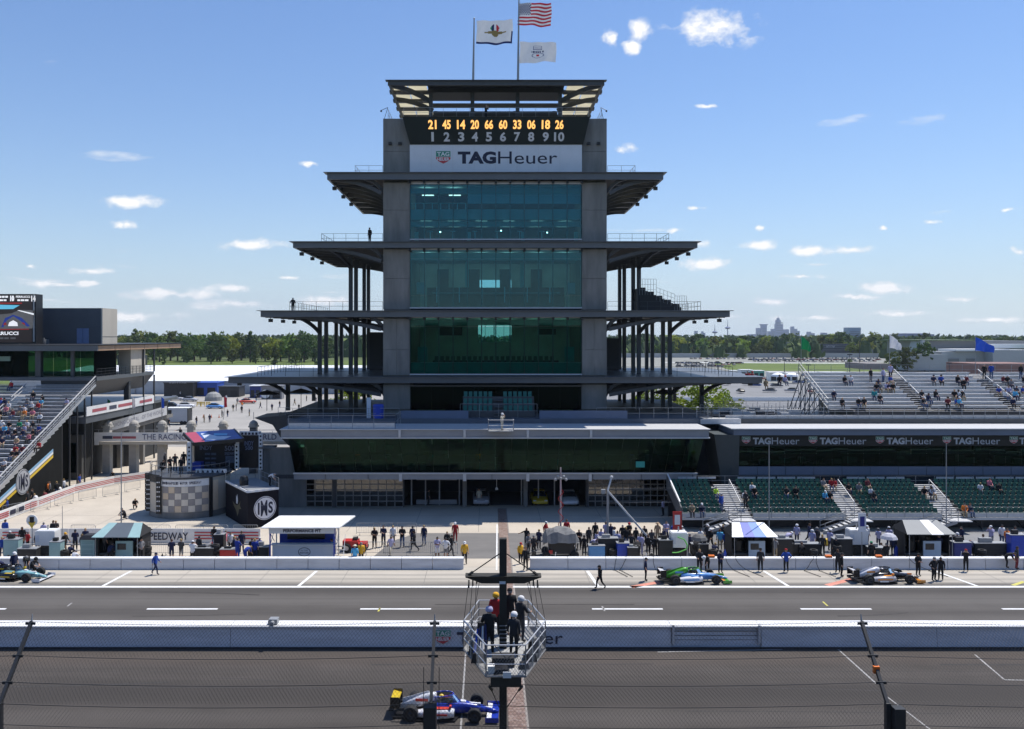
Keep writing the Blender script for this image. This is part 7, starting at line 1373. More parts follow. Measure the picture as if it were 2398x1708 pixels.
person(X(1122,91.4),91.4,0,'stand',0,'cream','cream','person in pale clothes standing beside the silver car in the garage')
person(X(1000,89.5),91.5,0,'stand',90,'charcoal','black','person in dark clothes standing at the dark garage bay entrance'); person(X(1553,86),86,0,'stand',180,'lilac','black','person in lilac shirt standing by the lattice door at right')
for i, (u, D, a) in enumerate(((838,90,'orange'),(910,89.5,'white'),(1010,90,'teal'),(1120,90.2,'yellow'),(1330,90,'grey'),(1480,90,'blue'))): person(X(u,D),D,4.18,'stand',R(0),a,'black','person in %s top standing inside the slanted glass band' % a, group='people inside the glass band')
# photographer on a small platform hung from the roof edge
LP = thing('camera_platform', 'small white railed camera platform hung on the roof edge at the centre', 'platform', (X(1173,85.4),85.4,8.6)); x = X(1173,85.2)
put(MB().box(x-1.25,x+1.25,84.7,85.6,8.62,8.70), 'floor', GALV, LP)
for (a, b) in (((x-1.25,84.7),(x+1.25,84.7)),((x-1.25,84.7),(x-1.25,85.6)),((x+1.25,84.7),(x+1.25,85.6))): put(MB().tube((*a,8.7),(*a,9.8),.03).tube((*b,8.7),(*b,9.8),.03).tube((*a,9.8),(*b,9.8),.03).tube((*a,9.25),(*b,9.25),.03), 'railing', PALE, LP)
person(x+.1,85.2,8.71,'raise',20,'cream','cream','person in pale clothes and white helmet filming from the small roof edge platform','helmet','white')
# spectators
def seat_row(rowf, n, u, v, off=.43):
    best = None
    for k in range(n):
        y, z = rowf(k); vv = CV+(H-(z+off+.55))*F/y
        if best is None or abs(vv-v) < best[0]: best = (abs(vv-v), k, y, z)
    return best[1:]
def seated(pts, rowf, n, label, group, off=.43, tr=('navy','black','grey','denim','khaki')):
    rr = random.Random(9); seen = {}
    P = []
    for (u, v, c, *rest) in pts:
        k, y, z = seat_row(rowf, n, u, v, off); P.append((k, u, y, z, c, rest[0] if rest else None))
    P.sort()
    for (k, u, y, z, c, st) in P:
        seen[k] = seen.get(k, -1)+1; hat = rr.random() < .4; hc = rr.choice(('white','black','navy','white','red')) if hat else None
        if st: person(X(u,y-.1), y-.35, z+.02, 'stand', R(rr.uniform(-40,40)), c, rr.choice(tr), label.format(c=c, k=ords(k), n=ords(seen[k]), v='standing'), None, None, group)
        else: person(X(u,y), y-.02, z+off, 'sit', R(rr.uniform(-25,25)), c, rr.choice(tr), label.format(c=c, k=ords(k), n=ords(seen[k]), v='seated'), 'cap' if hat else None, hc, group)
ZL = lambda L_: [(x/5.077, 880+y/5.077, c) for (x, y, c) in L_]
seated(ZL([(140,90,'red'),(20,290,'white'),(110,340,'white'),(60,300,'navy'),(400,230,'black'),(510,240,'black'),(490,310,'sky'),(460,325,'red'),(390,330,'white'),(290,370,'white'),(300,430,'orange'),(390,430,'pink'),(480,480,'white'),(160,450,'maroon'),(30,570,'white'),(110,560,'black'),(235,570,'green'),(300,590,'lilac'),(330,560,'white'),(400,560,'black'),(470,600,'blue'),
            (20,660,'navy'),(100,670,'navy'),(190,660,'black'),(350,690,'pink'),(400,680,'black'),(30,740,'navy'),(200,770,'tan'),(190,870,'red'),(270,880,'maroon'),(470,800,'red'),(150,910,'black'),(210,915,'black'),(60,1050,'white'),(800,290,'lilac'),(10,320,'blue'),(250,390,'grey'),(75,370,'pink'),(5,430,'black'),(330,310,'grey'),(55,600,'sky'),(280,640,'navy')]),
       lrow, 34, 'spectator in {c} top {v} on left bleachers, bench {k} from bottom, {n} along', 'left bleacher spectators')
ZR = lambda L_: [(1960+x/5.205, 770+y/5.205, *r) for (x, y, *r) in L_]
seated(ZR([(90,620,'black'),(165,610,'white'),(500,640,'navy'),(480,700,'black'),(520,700,'grey'),(600,690,'lilac'),(625,690,'navy'),(680,700,'black'),(645,620,'blue'),(455,800,'teal'),(520,810,'black'),(260,900,'black'),(330,900,'black'),(1175,610,'navy'),(1265,620,'blue'),(1465,610,'black'),(1540,640,'black'),(1570,610,'maroon'),(1430,760,'black'),(1475,780,'white'),(1520,760,'black'),(1030,790,'charcoal'),(1105,810,'navy'),(1195,790,'black'),
            (1050,880,'black'),(1035,940,'grey'),(1350,890,'maroon'),(1450,890,'blue'),(1480,900,'sky'),(1970,730,'blue'),(2040,760,'white'),(2090,750,'lilac'),(2180,730,'navy'),(2165,800,'sky'),(2260,750,'blue'),(2140,890,'navy'),(2020,620,'maroon'),(2075,610,'black'),(2120,630,'grey'),(2270,610,'black'),(400,550,'black',1),(550,560,'lilac',1),(640,530,'lilac',1),(1780,520,'black',1),(1865,520,'blue',1),(2225,530,'black',1),
            (-870,640,'khaki'),(-700,610,'black'),(-640,600,'lilac'),(-1090,560,'red'),(-1040,575,'red'),(60,905,'black'),(-40,760,'navy')]),
       urow, 10, 'spectator in {c} top {v} on silver bleachers, bench {k} from bottom, {n} along', 'silver bleacher spectators')
ZG = lambda L_: [(1540+x/5.429, 1090+y/5.429, *r) for (x, y, *r) in L_]
seated(ZG([(735,300,'lime'),(435,520,'khaki'),(560,520,'navy'),(800,480,'blue',1),(1190,280,'white'),(1230,290,'black'),(1100,370,'white'),(1110,440,'charcoal',1),(1640,310,'charcoal'),(1755,310,'black'),(2210,210,'red'),(2240,230,'red'),(2120,370,'sky'),(2190,380,'black'),(2100,210,'grey'),(2420,260,'black'),(2560,270,'grey'),(2700,330,'white'),(2740,340,'charcoal'),(2660,220,'maroon'),(3470,290,'grey'),(3490,310,'white'),(3390,300,'black'),(4210,230,'pink'),(4330,240,'black'),(3900,560,'orange'),(3960,565,'navy'),(4100,240,'white')]),
       lambda k: (80+.72*k, 1.2+.27*k), 8, 'spectator in {c} top {v} on green seats, row {k} from front, {n} along', 'green terrace spectators', .40)
for i, (u, v, c) in enumerate(((395,1002,'black'),(460,996,'black'),(478,990,'khaki'),(491,990,'navy'),(520,978,'black'),(533,977,'black'),(546,964,'charcoal'),(553,962,'black'),(566,968,'black'),(567,957,'orange'),(584,975,'grey'),(470,925,'black'),(505,930,'lilac'),(530,940,'white'),(556,948,'grey'),(610,957,'black'),(637,962,'navy'),(655,955,'black'),(690,950,'black'),(700,962,'charcoal'),(718,940,'black'),(740,945,'navy'),(753,935,'black'),(422,930,'white'),(640,935,'black'),(600,940,'black'))):
    D = GD(v); person(X(u,D), D, 0, 'walk' if i % 3 == 0 else 'stand', R(i*67), c, ('black','denim','khaki','navy')[i % 4], 'distant visitor in %s top on the sunny lot behind the stage, %s of them' % (c, ords(i)), group='visitors on the far lot')
# furled bleacher unit on the third wing roof, right
BU = thing('deck_bleacher', 'small dark portable bleacher with mesh rails on the right wing roof', 'bleacher', (X(1530,103),103,20.98)); x0_ = X(1492,103)
for k in range(5): put(MB().box(x0_+k*.85,x0_+4.6,102+.0,106,20.99+.0,21.2) if False else MB().box(x0_+k*1.0,x0_+(k+1)*1.0,101.5,106,20.99,23.5-k*.48), 'step_tier', DKS, BU)
for k in range(5): put(MB().box(x0_+k*1.0+.1,x0_+k*1.0+.75,101.5,105.8,23.5-k*.48,23.9-k*.48), 'seat_plank', BLACK, BU)
railing([(x0_,101.4,23.0),(x0_+2,101.4,23.0)], 1.9, 'guard_rail', BU, GALV, .35, 2); railing([(x0_+2,101.4,22.4),(x0_+4.2,101.4,21.6)], 1.5, 'guard_rail', BU, GALV, .5, 2); railing([(x0_+4.2,101.4,21.0),(x0_+5.6,101.4,21.0)], 1.9, 'guard_rail', BU, GALV, .3, 1)
# ================================================================ trees
LEAF = [mat('leaf_mid', (.125,.19,.034), .8, .35, .35, trans=.4, objrand=.5), mat('leaf_dark', (.075,.125,.03), .8, .35, .35, trans=.3, objrand=.4), mat('leaf_bright', (.22,.29,.04), .8, .3, .35, trans=.45, objrand=.3), mat('leaf_young', (.18,.25,.028), .8, .25, 1.2, trans=.45, objrand=.2)]
BARK = mat('bark', (.07,.055,.04), .9, .2, 2)
def crown_mesh(seed, n, lq, leaf, rx, rz, m_, cone=False):
    rr = random.Random(seed); mb = MB()
    for i in range(n):
        while True:
            p = V((rr.uniform(-1,1), rr.uniform(-1,1), rr.uniform(-1,1)))
            if p.length < 1 and p.length > .35: break
        taper = 1 if not cone else max(.12, .62-.5*p.z)
        c = V((p.x*rx*taper, p.y*rx*taper, p.z*rz)); c *= rr.uniform(.82,1.12); cr = rr.uniform(.14,.26)*rx
        for k in range(lq):
            d = V((rr.gauss(0,1), rr.gauss(0,1), rr.gauss(0,.8))); d.normalize(); q = c+d*cr*rr.uniform(.5,1)
            a = V((rr.gauss(0,1), rr.gauss(0,1), rr.gauss(0,.6))).normalized()*leaf*rr.uniform(.6,1.2); b = a.cross(d+V((.01,.02,.03))).normalized()*leaf*rr.uniform(.5,1)
            mb.quad(q-a-b, q+a-b*.6, q+a*.8+b, q-a*.7+b)
    return mb.mesh('crown', m_)
CR = [crown_mesh(1,70,11,.55,4.6,6.0,LEAF[0]), crown_mesh(2,70,11,.55,5.4,5.4,LEAF[0]), crown_mesh(3,70,11,.50,4.4,6.6,LEAF[1]), crown_mesh(4,64,11,.50,3.6,7.4,LEAF[1],True), crown_mesh(5,70,11,.55,5.6,5.2,LEAF[2]), crown_mesh(6,80,11,.5,5.0,6.2,LEAF[1])]
tb = MB(); tb.tube((0,0,0),(0,0,5),.42,.30,7); tb.tube((0,0,3.2),(1.6,.4,6.6),.2,.1,5); tb.tube((0,0,3.4),(-1.5,-.3,6.8),.2,.1,5); tb.tube((0,0,4.6),(.3,.8,8.5),.26,.1,5)
TRK = tb.mesh('trunk', BARK)
def tree(x, y, h, ci, label, group, lift=.42):
    s = h/13.0; t = thing('tree', label, 'tree', (x,y,0), random.uniform(0,6.3), group); t.scale = (s*random.uniform(.9,1.15),)*2+(s,)
    link('trunk', TRK, t); link('crown', CR[ci], t, (0,0,6.9 if ci != 3 else 7.2)); return t
rt = random.Random(12)
k = 0
for i in range(34):   # front of the wood on the left
    u = 262+i*15.2+rt.uniform(-6,6); D = rt.uniform(595,680); v = rt.uniform(772,800)
    ci = rt.choice((0,0,1,2,2,3,5,4)); h = Z(v,D); tree(X(u,D), D, h, ci, '%s tree at the wood edge beyond the meadow, %s from the left' % (('mid green','broad mid green','dark','pointed dark','pale yellow-green','dense dark')[ci], ords(i)), 'wood edge trees on the left')
for i in range(9):    # single trees standing free on the meadow
    u = 330+i*52+rt.uniform(-10,10); D = rt.uniform(520,590); tree(X(u,D), D, rt.uniform(9,13), rt.choice((2,5,3)), 'small dark tree standing free on the meadow, %s from the left' % ords(i), 'meadow trees')
for i in range(46):   # right of the tower
    u = 1500+i*19.6+rt.uniform(-8,8); D = rt.uniform(745,850); ci = rt.choice((0,1,1,4,4,2,5)) if u < 1800 else rt.choice((0,1,2,5,5))
    v = rt.uniform(783,803) if rt.random() < .7 else rt.uniform(776,786); tree(X(u,D), D, max(8,Z(v,D)), ci, '%s tree beyond the car park, %s from the tower' % (('mid green','broad mid green','dark','pointed dark','bright yellow-green','dense dark')[ci], ords(i)), 'trees right of the tower')
for i, (u, v, D, ci) in enumerate(((1645,792,742,0),(1740,790,740,4),(1790,788,745,1),(1770,808,735,5),(1840,815,735,2),(1952,779,800,4),(2125,812,430,5),(2165,800,440,5),(2090,822,430,2),(1990,857,520,0),(1725,808,735,4))):
    tree(X(u,D), D, Z(v,D) if u != 1990 else 4.5, ci, 'large %s tree standing forward beyond the car park, %s from the left' % ('bright' if ci == 4 else 'green', ords(i)), 'forward trees on the right')
# far woods that read as one mass
mb = MB(); rw = random.Random(77)
for i in range(2600):
    D = rw.uniform(700,2200); x = rw.uniform(-.72,.86)*D; h = rw.uniform(10,18)*(1+.00009*D); c = V((x, D, 0)); w = rw.uniform(5,9)
    for k in range(12):
        a = rw.uniform(0,6.283); zz = rw.uniform(.15,1)*h; rr_ = w*math.sqrt(max(.05,1-(zz/h)**2.5)); p = c+V((math.cos(a)*rr_, math.sin(a)*rr_, zz)); s_ = rw.uniform(.9,2.0)*(1+D/2500)
        e = V((rw.gauss(0,1), rw.gauss(0,.4), rw.gauss(0,.7))).normalized()*s_; f2 = V((rw.gauss(0,.6), rw.gauss(0,.6), rw.gauss(0,1))).normalized()*s_; mb.quad(p-e-f2, p+e-f2, p+e+f2, p-e+f2, rw.choice((0,0,1,1,2)))
    mb.tube(c, c+V((0,0,h*.85)), w*.95, w*.45, 6, rw.choice((0,1,1)), False)
wo = put(mb, 'distant_woods', [mat('wood_mid', (.085,.13,.032), .9, .3, .05), mat('wood_dark', (.055,.09,.026), .9, .3, .05), mat('wood_pale', (.13,.18,.045), .9, .3, .05)]); tag(wo, 'distant woods forming a dark green band along the whole horizon', 'woods', kind='stuff')
# young trees behind the tower wings
CY = crown_mesh(8,64,16,.12,1.8,2.0,LEAF[3]); tb = MB(); tb.tube((0,0,0),(0,0,3.2),.10,.06,6); tb.tube((0,0,2.0),(.7,.2,3.6),.05,.02,5); tb.tube((0,0,2.2),(-.7,-.2,3.8),.05,.02,5); TY = tb.mesh('trunk', BARK)
for i, (u, D, s_) in enumerate(((1500,131,1.05),(1535,134,1.15),(1575,130,1.05),(1618,133,1.15),(1655,131,1.2),(1695,134,1.05),(1720,131,.9),(812,140,1.1),(836,150,1.2))):
    t = thing('young_tree', 'young bright green tree behind the tower columns, %s from the left' % ords(i if i < 7 else i), 'tree', (X(u,D),D,0), i*1.3, 'young trees behind the tower'); t.scale = (1.5*s_,1.5*s_,1.38*s_); link('trunk', TY, t); link('crown', CY, t, (0,0,4.6))
# ================================================================ left lot: marquee, tents, vehicles
MQ = thing('white_marquee', 'very long white marquee roof behind the left plaza', 'marquee', (-90, 285, 0))
TENTW = mat('tent_white', (.82,.82,.83), .6, .03, 1)
for i in range(9):
    xa = -150+i*13; put(MB().hexa([(xa,268,4.0),(xa+12.9,268,4.0),(xa+12.9,321,7.0),(xa,321,7.0),(xa,268,4.15),(xa+12.9,268,4.15),(xa+12.9,321,7.2),(xa,321,7.2)]), 'roof_bay', TENTW, MQ)
    put(MB().box(xa,xa+12.9,268.2,268.4,.0,3.98), 'wall_bay', mat('tent_shade', (.35,.38,.42), .7, .15, .3), MQ)
for i in range(10): put(MB().box(-150.2+i*13,-150+i*13,267.8,268.1,0,4.1), 'tent_post', GALV, MQ)
def shed(name, label, cat, u0, u1, v0, v1, depth, m_, roof=None, sign=None, group=None):
    D = GD(v1); t = thing(name, label, cat, (X((u0+u1)/2,D),D,0), group=group); x0, x1, z1 = X(u0,D), X(u1,D), Z(v0,D)
    put(MB().box(x0,x1,D,D+depth,0,z1-.25), 'body', m_, t); put(MB().box(x0-.15,x1+.15,D-.4,D+depth+.15,z1-.24,z1), 'roof', roof or m_, t)
    n = max(2,int((x1-x0)/3))
    for k in range(n): put(MB().box(x0+(x1-x0)*(k+.15)/n,x0+(x1-x0)*(k+.85)/n,D-.05,D-.01,.2,z1*.62), 'opening', DKS, t)
    if sign: mb = MB(); lettering(mb, sign, (x0+(x1-x0)*.2,D-.42,z1-.22), ((x1-x0)*.6,0,0), (0,0,.19)); put(mb, 'lettering', SIGNW, t)
    return t
shed('exhibit_hall', 'black exhibit booth with pale lettering under the marquee edge', 'booth', 384, 452, 896, 930, 6, DKS, DKS, 'INDYCAR'); shed('exhibit_tent', 'bright blue exhibit tent beside the black booth', 'tent', 455, 508, 896, 928, 7, mat('tent_blue', (.03,.09,.40), .6, .1, .5), mat('tent_blue', (.03,.09,.40)))
shed('exhibit_shed', 'dark grey shed with stalls under the left wing roof', 'booth', 512, 560, 905, 930, 6, DKSTEEL); shed('display_truck', 'blue and black display truck behind the lot', 'truck', 585, 610, 903, 932, 4, mat('truck_navy', (.03,.05,.22), .5, .1, 1), WHITE)
sg_ = shed('round_sign_stand', 'grey exhibit wall with large white round emblem', 'stand', 612, 660, 903, 935, 3, mat('wall_grey', (.22,.22,.23), .7, .15, 1)); c_ = V((X(622,GD(935)),GD(935)-.3,Z(923,GD(935)))); put(MB().lathe([(0,0),(1.25,0),(1.25,.1),(0,.1)],tuple(c_),24,axis='y'), 'round_emblem', WHITE, sg_)
dm = GD(938); solo(MB().lathe([(2.4,0),(2.3,1.0),(1.7,1.9),(.8,2.35),(0,2.45)],(X(500,dm),dm,0),14), 'dome_tent', mat('dome_grey', (.25,.25,.24), .6, .2, 1), 'grey dome tent on the far lot', 'tent', (X(500,dm),dm,0))
shed('trackside_gantry', 'dark gantry with yellow sign on the far side of the lot', 'gantry', 275, 335, 830, 862, 6, DKSTEEL, mat('gantry_yellow', (.50,.45,.15), .6, .1, 1))
TRL = thing('box_trailer', 'white box trailer parked behind the footbridge', 'trailer', (X(416,175),175,0)); x0, x1, D = X(388,175), X(440,175), 175.0
put(MB().box(x0,x1,D,D+2.5,.55,3.35), 'box', mat('trailer_grey', (.42,.45,.50), .5, .05, 1), TRL); put(MB().box(x0-.05,x1+.05,D-.05,D+2.55,3.35,3.45), 'roof', WHITE, TRL); put(MB().box(x1-.12,x1+.02,D-.02,D+2.52,.5,3.34), 'rear_frame', BLACK, TRL); put(MB().box(x0+.2,x0+1.2,D-.03,D-.005,2.2,3.0), 'side_vent', BLACK, TRL); put(MB().box(x0,x1,D+.1,D+2.4,.35,.54), 'chassis', BLACK, TRL)
for k in (.72,.86): put(MB().lathe([(0,-.12),(.38,-.12),(.38,.12),(0,.12)],(x0+(x1-x0)*k,D+.1,.38),14,axis='y'), 'tyre', RUBBER, TRL)
cols = [('red',CRED),('grey',PS),('silver',PS),('white',PWt),('blue',PL),('dark',PK),('black',PK)]
for i, (u, v, c, rz) in enumerate(((362,955,0,10),(404,955,5,0),(436,955,3,15),(505,957,4,0),(412,938,1,20),(445,940,2,-10),(420,922,3,80),(380,945,4,70),(580,945,0,30))):
    D = GD(v); road_car('%s car parked on the far lot behind the footbridge, %s of the row' % (cols[c][0], ords(i)), (X(u,D),D,0), R(rz), cols[c][1], 'cars on the far lot')
for i, (u, v0, v1, c) in enumerate(((378,930,985,FBB),(525,928,985,FR),(252,935,990,FG),(310,930,985,FW))):
    D = 118.5; x = X(u,D); t = thing('pillar_flag', '%s hanging flag on a thin pole above the footbridge' % ('blue','red','green','white')[i], 'flag', (x,D,7.0), group='footbridge flags'); put(MB().tube((x,D,7.0),(x,D,Z(v0,D)),.03), 'pole', GALV, t); z = Z(v0,D); put(MB().add([(x,D,z),(x+.35,D+.1,z-.3),(x+.30,D+.2,z-.9),(x+.42,D,z-1.5),(x+.05,D,z-1.6),(x,D,z-.8)],[(0,5,1),(5,4,3,2,1)] ), 'cloth', c, t)
# cones, barricades
for i, u in enumerate((476,495,513)): D = GD(978); solo(MB().lathe([(.22,0),(.22,.05),(.12,.06),(.03,.7),(0,.7)],(X(u,D),D,0),10), 'traffic_cone', ORG, 'orange cone on the far lot, %s from the left' % ords(i), 'cone', (X(u,D),D,0), group='cones on the far lot')
for i, u in enumerate((465,475,487)): D = GD(952); solo(MB().box(X(u,D)-.5,X(u,D)+.5,D,D+.05,.5,.75).box(X(u,D)-.5,X(u,D)+.5,D,D+.05,.9,1.15).box(X(u,D)-.5,X(u,D)-.42,D,D+.3,0,1.2).box(X(u,D)+.42,X(u,D)+.5,D,D+.3,0,1.2), 'yellow_barricade', YEL, 'yellow barricade across the far lot, %s from the left' % ords(i), 'barricade', (X(u,D),D,0), group='barricades on the far lot')
# ================================================================ right: paddock, car park, museum, far stand
car_me = {}
def small_car(x, y, rz, m_, label, group):
    if m_.name not in car_me:
        mb = loft(MB(), [(2.1,0,.3,.7,.8),(1.8,0,.25,.85,.9),(-1.9,0,.25,.95,.9),(-2.15,0,.4,.8,.8)], 0, 8, .5); loft(mb, [(1.0,0,.8,.95,.78),(.3,0,.8,1.42,.68),(-1.3,0,.8,1.45,.68),(-1.9,0,.8,1.0,.75)], 1, 8, .5); car_me[m_.name] = mb.mesh('parked_car', [m_, mat('far_car_glass', (.03,.035,.04), .6, .1, 2)], smooth=False)
    return tag(link('parked_car', car_me[m_.name], None, (x,y,.12), rz), label, 'car', group)
rc = random.Random(5); PFW = mat('paint_far_white', (.34,.34,.36), .6, .05, 3); PFS = mat('paint_far_silver', (.20,.20,.21), .6, .05, 3); CC = [(PFW,'white'),(PFS,'silver'),(PK,'black'),(PFW,'white'),(carp('gunmetal',(.10,.10,.11)),'dark grey'),(carp('wine',(.20,.02,.02)),'dark red'),(carp('mid_blue',(.04,.08,.22)),'blue')]
i = 0
for r, (D, u0, u1, st) in enumerate(((500,1590,1690,8.5),(525,1590,1720,8.5),(555,1590,1750,9),(600,1770,2060,8.5),(635,1760,2060,8),(670,1620,2060,9))):
    u = u0; j = 0
    while u < u1:
        m_, nm = rc.choice(CC)
        if rc.random() < .8: small_car(X(u,D), D+rc.uniform(-3,3), R(90+rc.uniform(-12,12)) if r % 2 else R(rc.uniform(-15,15)), m_, '%s car in the far car park, row %s from the front, %s in it' % (nm, ords(r), ords(j)), 'cars in the far car park'); j += 1
        u += st*rc.uniform(.9,1.3)
i = 0
for u in range(1700, 2390, 17):
    D = 300+rc.uniform(-30,60); m_, nm = rc.choice(CC); small_car(X(u,D), D, R(rc.uniform(0,180)), m_, '%s car behind the silver bleachers, %s from the tower side' % (nm, ords(i)), 'cars behind the silver bleachers'); i += 1
for i, (u0, u1, v0, v1, c, nm) in enumerate(((1712,1728,868,880,WHITE,'white'),(1735,1762,866,882,SIGNW,'pale'),(1765,1790,868,884,mat('rv_green', (.10,.35,.28), .5, .1, 1),'green and white'),(1803,1838,872,893,WHITE,'large white'),(1838,1868,874,892,SIGNW,'grey white'),(1925,1985,872,888,mat('awning_blue', (.05,.22,.60), .5, .1, 1),'bright blue'),(1890,1925,872,882,RED,'red'))):
    shed('paddock_trailer', '%s trailer in the paddock behind the silver bleachers, %s from the left' % (nm, ords(i)), 'trailer', u0, u1, v0, v1, 5, c, WHITE, group='paddock trailers')
for i, u in enumerate((1822,1855)): D = 330.; t = thing('round_tent', 'white domed umbrella tent beside the lawn, %s of two' % ords(i), 'tent', (X(u,D),D,0), group='domed tents'); put(MB().lathe([(2.6,2.6),(2.3,3.3),(1.2,3.9),(0,4.1)],(X(u,D),D,0),14), 'canopy', TENTW, t); put(MB().tube((X(u,D),D,0),(X(u,D),D,3.9),.08), 'pole', GALV, t)
for i, u in enumerate((2093,2104)): D = GD(868); t = thing('peaked_tent', 'white peaked tent before the museum, %s of two' % ords(i), 'tent', (X(u,D),D,0), group='peaked tents'); put(MB().lathe([(4.0,3.2),(2.2,4.0),(.7,5.8),(0,6.6)],(X(u,D),D,0),4), 'canopy', TENTW, t); put(MB().box(X(u,D)-2.7,X(u,D)+2.7,D-2.7,D+2.7,.0,3.15), 'wall', SIGNW, t)
MU = thing('museum', 'large low pale grey museum building with white flat roofs at far right', 'building', (X(2270,440),440,0)); D = 440.; MG = mat('museum_grey', (.36,.38,.39), .6, .08, .1); MGD = mat('museum_dark', (.20,.21,.22), .6, .1, .1)
def blk(u0, u1, v0, v1, D, dep, m_, nm='block', parent=MU): return put(MB().box(X(u0,D),X(u1,D),D,D+dep,max(0,Z(v1,D)),Z(v0,D)), nm, m_, parent)
blk(2126,2220,830,868,435,18,MG); blk(2205,2330,824,866,438,20,MG); blk(2158,2400,798,830,462,40,MGD); blk(2150,2290,796,799,460,44,mat('green_roof', (.16,.20,.12), .8, .2, .1),'roof'); blk(2320,2440,806,816,452,30,WHITE,'roof'); blk(2325,2440,820,872,430,30,MG); blk(2240,2365,818,823,436,18,WHITE,'roof'); blk(2205,2246,840,848,437.5,.4,MGD,'window'); blk(2264,2285,840,848,437.5,.4,MGD,'window')
put(MB().hexa([(X(2150,458),458,Z(830,458)),(X(2165,458),458,Z(830,458)),(X(2165,458),470,Z(830,458)),(X(2150,458),470,Z(830,458)),(X(2160,458),458,Z(797,458)),(X(2166,458),458,Z(797,458)),(X(2166,458),470,Z(797,458)),(X(2160,458),470,Z(797,458))]), 'end_wall', MG, MU)
blk(2288,2440,852,880,370,25,mat('brick_roof', (.22,.12,.10), .8, .15, .2),'red_wing'); blk(2030,2085,852,866,405,25,mat('shed_roof', (.20,.18,.17), .8, .1, .2),'shed')
FS = thing('far_grandstand', 'dark far grandstand with sponsor boards beyond the car park', 'grandstand', (X(1950,700),700,0))
blk(1858,1880,803,838,760,20,MGD,'end_tower',FS); blk(1880,2020,806,828,765,12,mat('far_stand_dark', (.06,.07,.09), .7, .3, .3),'seating',FS); blk(2020,2045,810,832,765,12,MGD,'end_tower',FS); blk(1858,2050,828,840,758,4,MG,'front_wall',FS)
for (u, w) in ((1935,20),(1985,24)): mb = MB(); lettering(mb, 'INDYCAR', (X(u,764),764,Z(815,764)), (w*.38,0,0), (0,0,2.4)); put(mb, 'board_lettering', SIGNW, FS)
for k in range(5): put(MB().box(X(1885,763.5),X(2018,763.5),763,763.4,Z(827-k*4,763),Z(825.5-k*4,763)), 'tier', MGD, FS)
solo(MB().box(60,620,728,730,0,3.6), 'perimeter_wall', MG, 'long pale perimeter wall between car park and trees', 'wall', (290,729,0)); strip('lawn_path', [(120,592),(330,548),(330,556),(120,600)], LINEW, -.02)
solo(MB().box(40,110,240,240.4,0,1.0), 'concrete_barrier', WHITE, 'long low white barrier along the grey service road', 'barrier', (75,240,0)); solo(MB().box(40,120,202,202.3,0,.9), 'concrete_barrier', CONCW, 'long grey barrier at the near edge of the service road', 'barrier', (80,202,0))
# skyline about seven kilometres away
SKY1 = mat('tower_haze_dark_blue', (.04,.08,.24), .4, .15, .01); SKY2 = mat('tower_haze_blue', (.08,.11,.26), .6, .15, .01)  # blue of the distant haze is put into both tower colours
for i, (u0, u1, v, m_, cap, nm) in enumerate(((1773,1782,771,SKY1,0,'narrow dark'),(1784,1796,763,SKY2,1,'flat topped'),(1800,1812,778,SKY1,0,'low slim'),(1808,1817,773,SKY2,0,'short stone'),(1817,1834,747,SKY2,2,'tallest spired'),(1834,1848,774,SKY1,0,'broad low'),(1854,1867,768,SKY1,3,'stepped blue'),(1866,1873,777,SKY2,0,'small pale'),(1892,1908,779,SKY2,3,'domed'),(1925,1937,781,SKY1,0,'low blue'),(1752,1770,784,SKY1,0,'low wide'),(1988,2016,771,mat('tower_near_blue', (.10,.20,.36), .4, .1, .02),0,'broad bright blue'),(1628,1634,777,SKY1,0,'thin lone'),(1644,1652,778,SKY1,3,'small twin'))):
    D = 7200. if nm != 'broad bright blue' else 2600.; x0, x1 = X(u0,D), X(u1,D); z = Z(v,D)*1.12; t = thing('office_tower', '%s office tower on the hazy skyline' % nm, 'office tower', ((x0+x1)/2,D,0), group='skyline towers')
    if cap == 2: put(MB().box(x0,x1,D,D+40,0,z*.66).box(x0+6,x1-18,D+4,D+36,z*.66,z*.84).box(x0+14,x1-26,D+8,D+30,z*.84,z*.93), 'shaft', m_, t); put(MB().tube(((x0+x1)/2-6,D+18,z*.93),((x0+x1)/2-6,D+18,z*1.04),3,.8,6), 'spire', m_, t)
    elif cap == 3: put(MB().box(x0,x1,D,D+40,0,z*.8).box(x0,(x0+x1)/2,D+4,D+36,z*.8,z), 'shaft', m_, t)
    elif cap == 1: put(MB().box(x0,x1,D,D+40,0,z*.93), 'shaft', m_, t); put(MB().box(x0-8,x1+8,D-4,D+44,z*.93,z), 'crown', m_, t)
    else: put(MB().box(x0,x1,D,D+40,0,z), 'shaft', m_, t)
    for k in range(1, 7):
        zz = z*.8*k/7; put(MB().box(x0+3,x1-3,D-1.5,D-.2,zz,zz+z*.04), 'window_band', mat('far_window', (.05,.07,.11), .2, .1, .01), t)
for i, (u, v, D) in enumerate(((1674,770,2400),(1704,760,2400))): solo(MB().tube((X(u,D),D,0),(X(u,D),D,Z(v,D)),1.6,.9,8).lathe([(0,-4),(5,-3),(9,0),(5,2),(0,3)],(X(u,D),D,Z(v+8,D)),12).tube((X(u,D),D,Z(v,D)),(X(u,D),D,Z(v-10,D)),.7,.4,5), 'water_tower', SKY2, 'thin tower with small disc top left of the skyline, %s of two' % ords(i), 'tower', (X(u,D),D,0), group='thin towers')
solo(MB().box(X(2108,3000),X(2188,3000),3000,3060,0,Z(783,3000)).box(X(2116,3000),X(2180,3000),3005,3050,Z(783,3000),Z(781,3000)), 'stadium_roof', SKY2, 'long low pale building on the horizon at right', 'building', (X(2148,3000),3000,0))
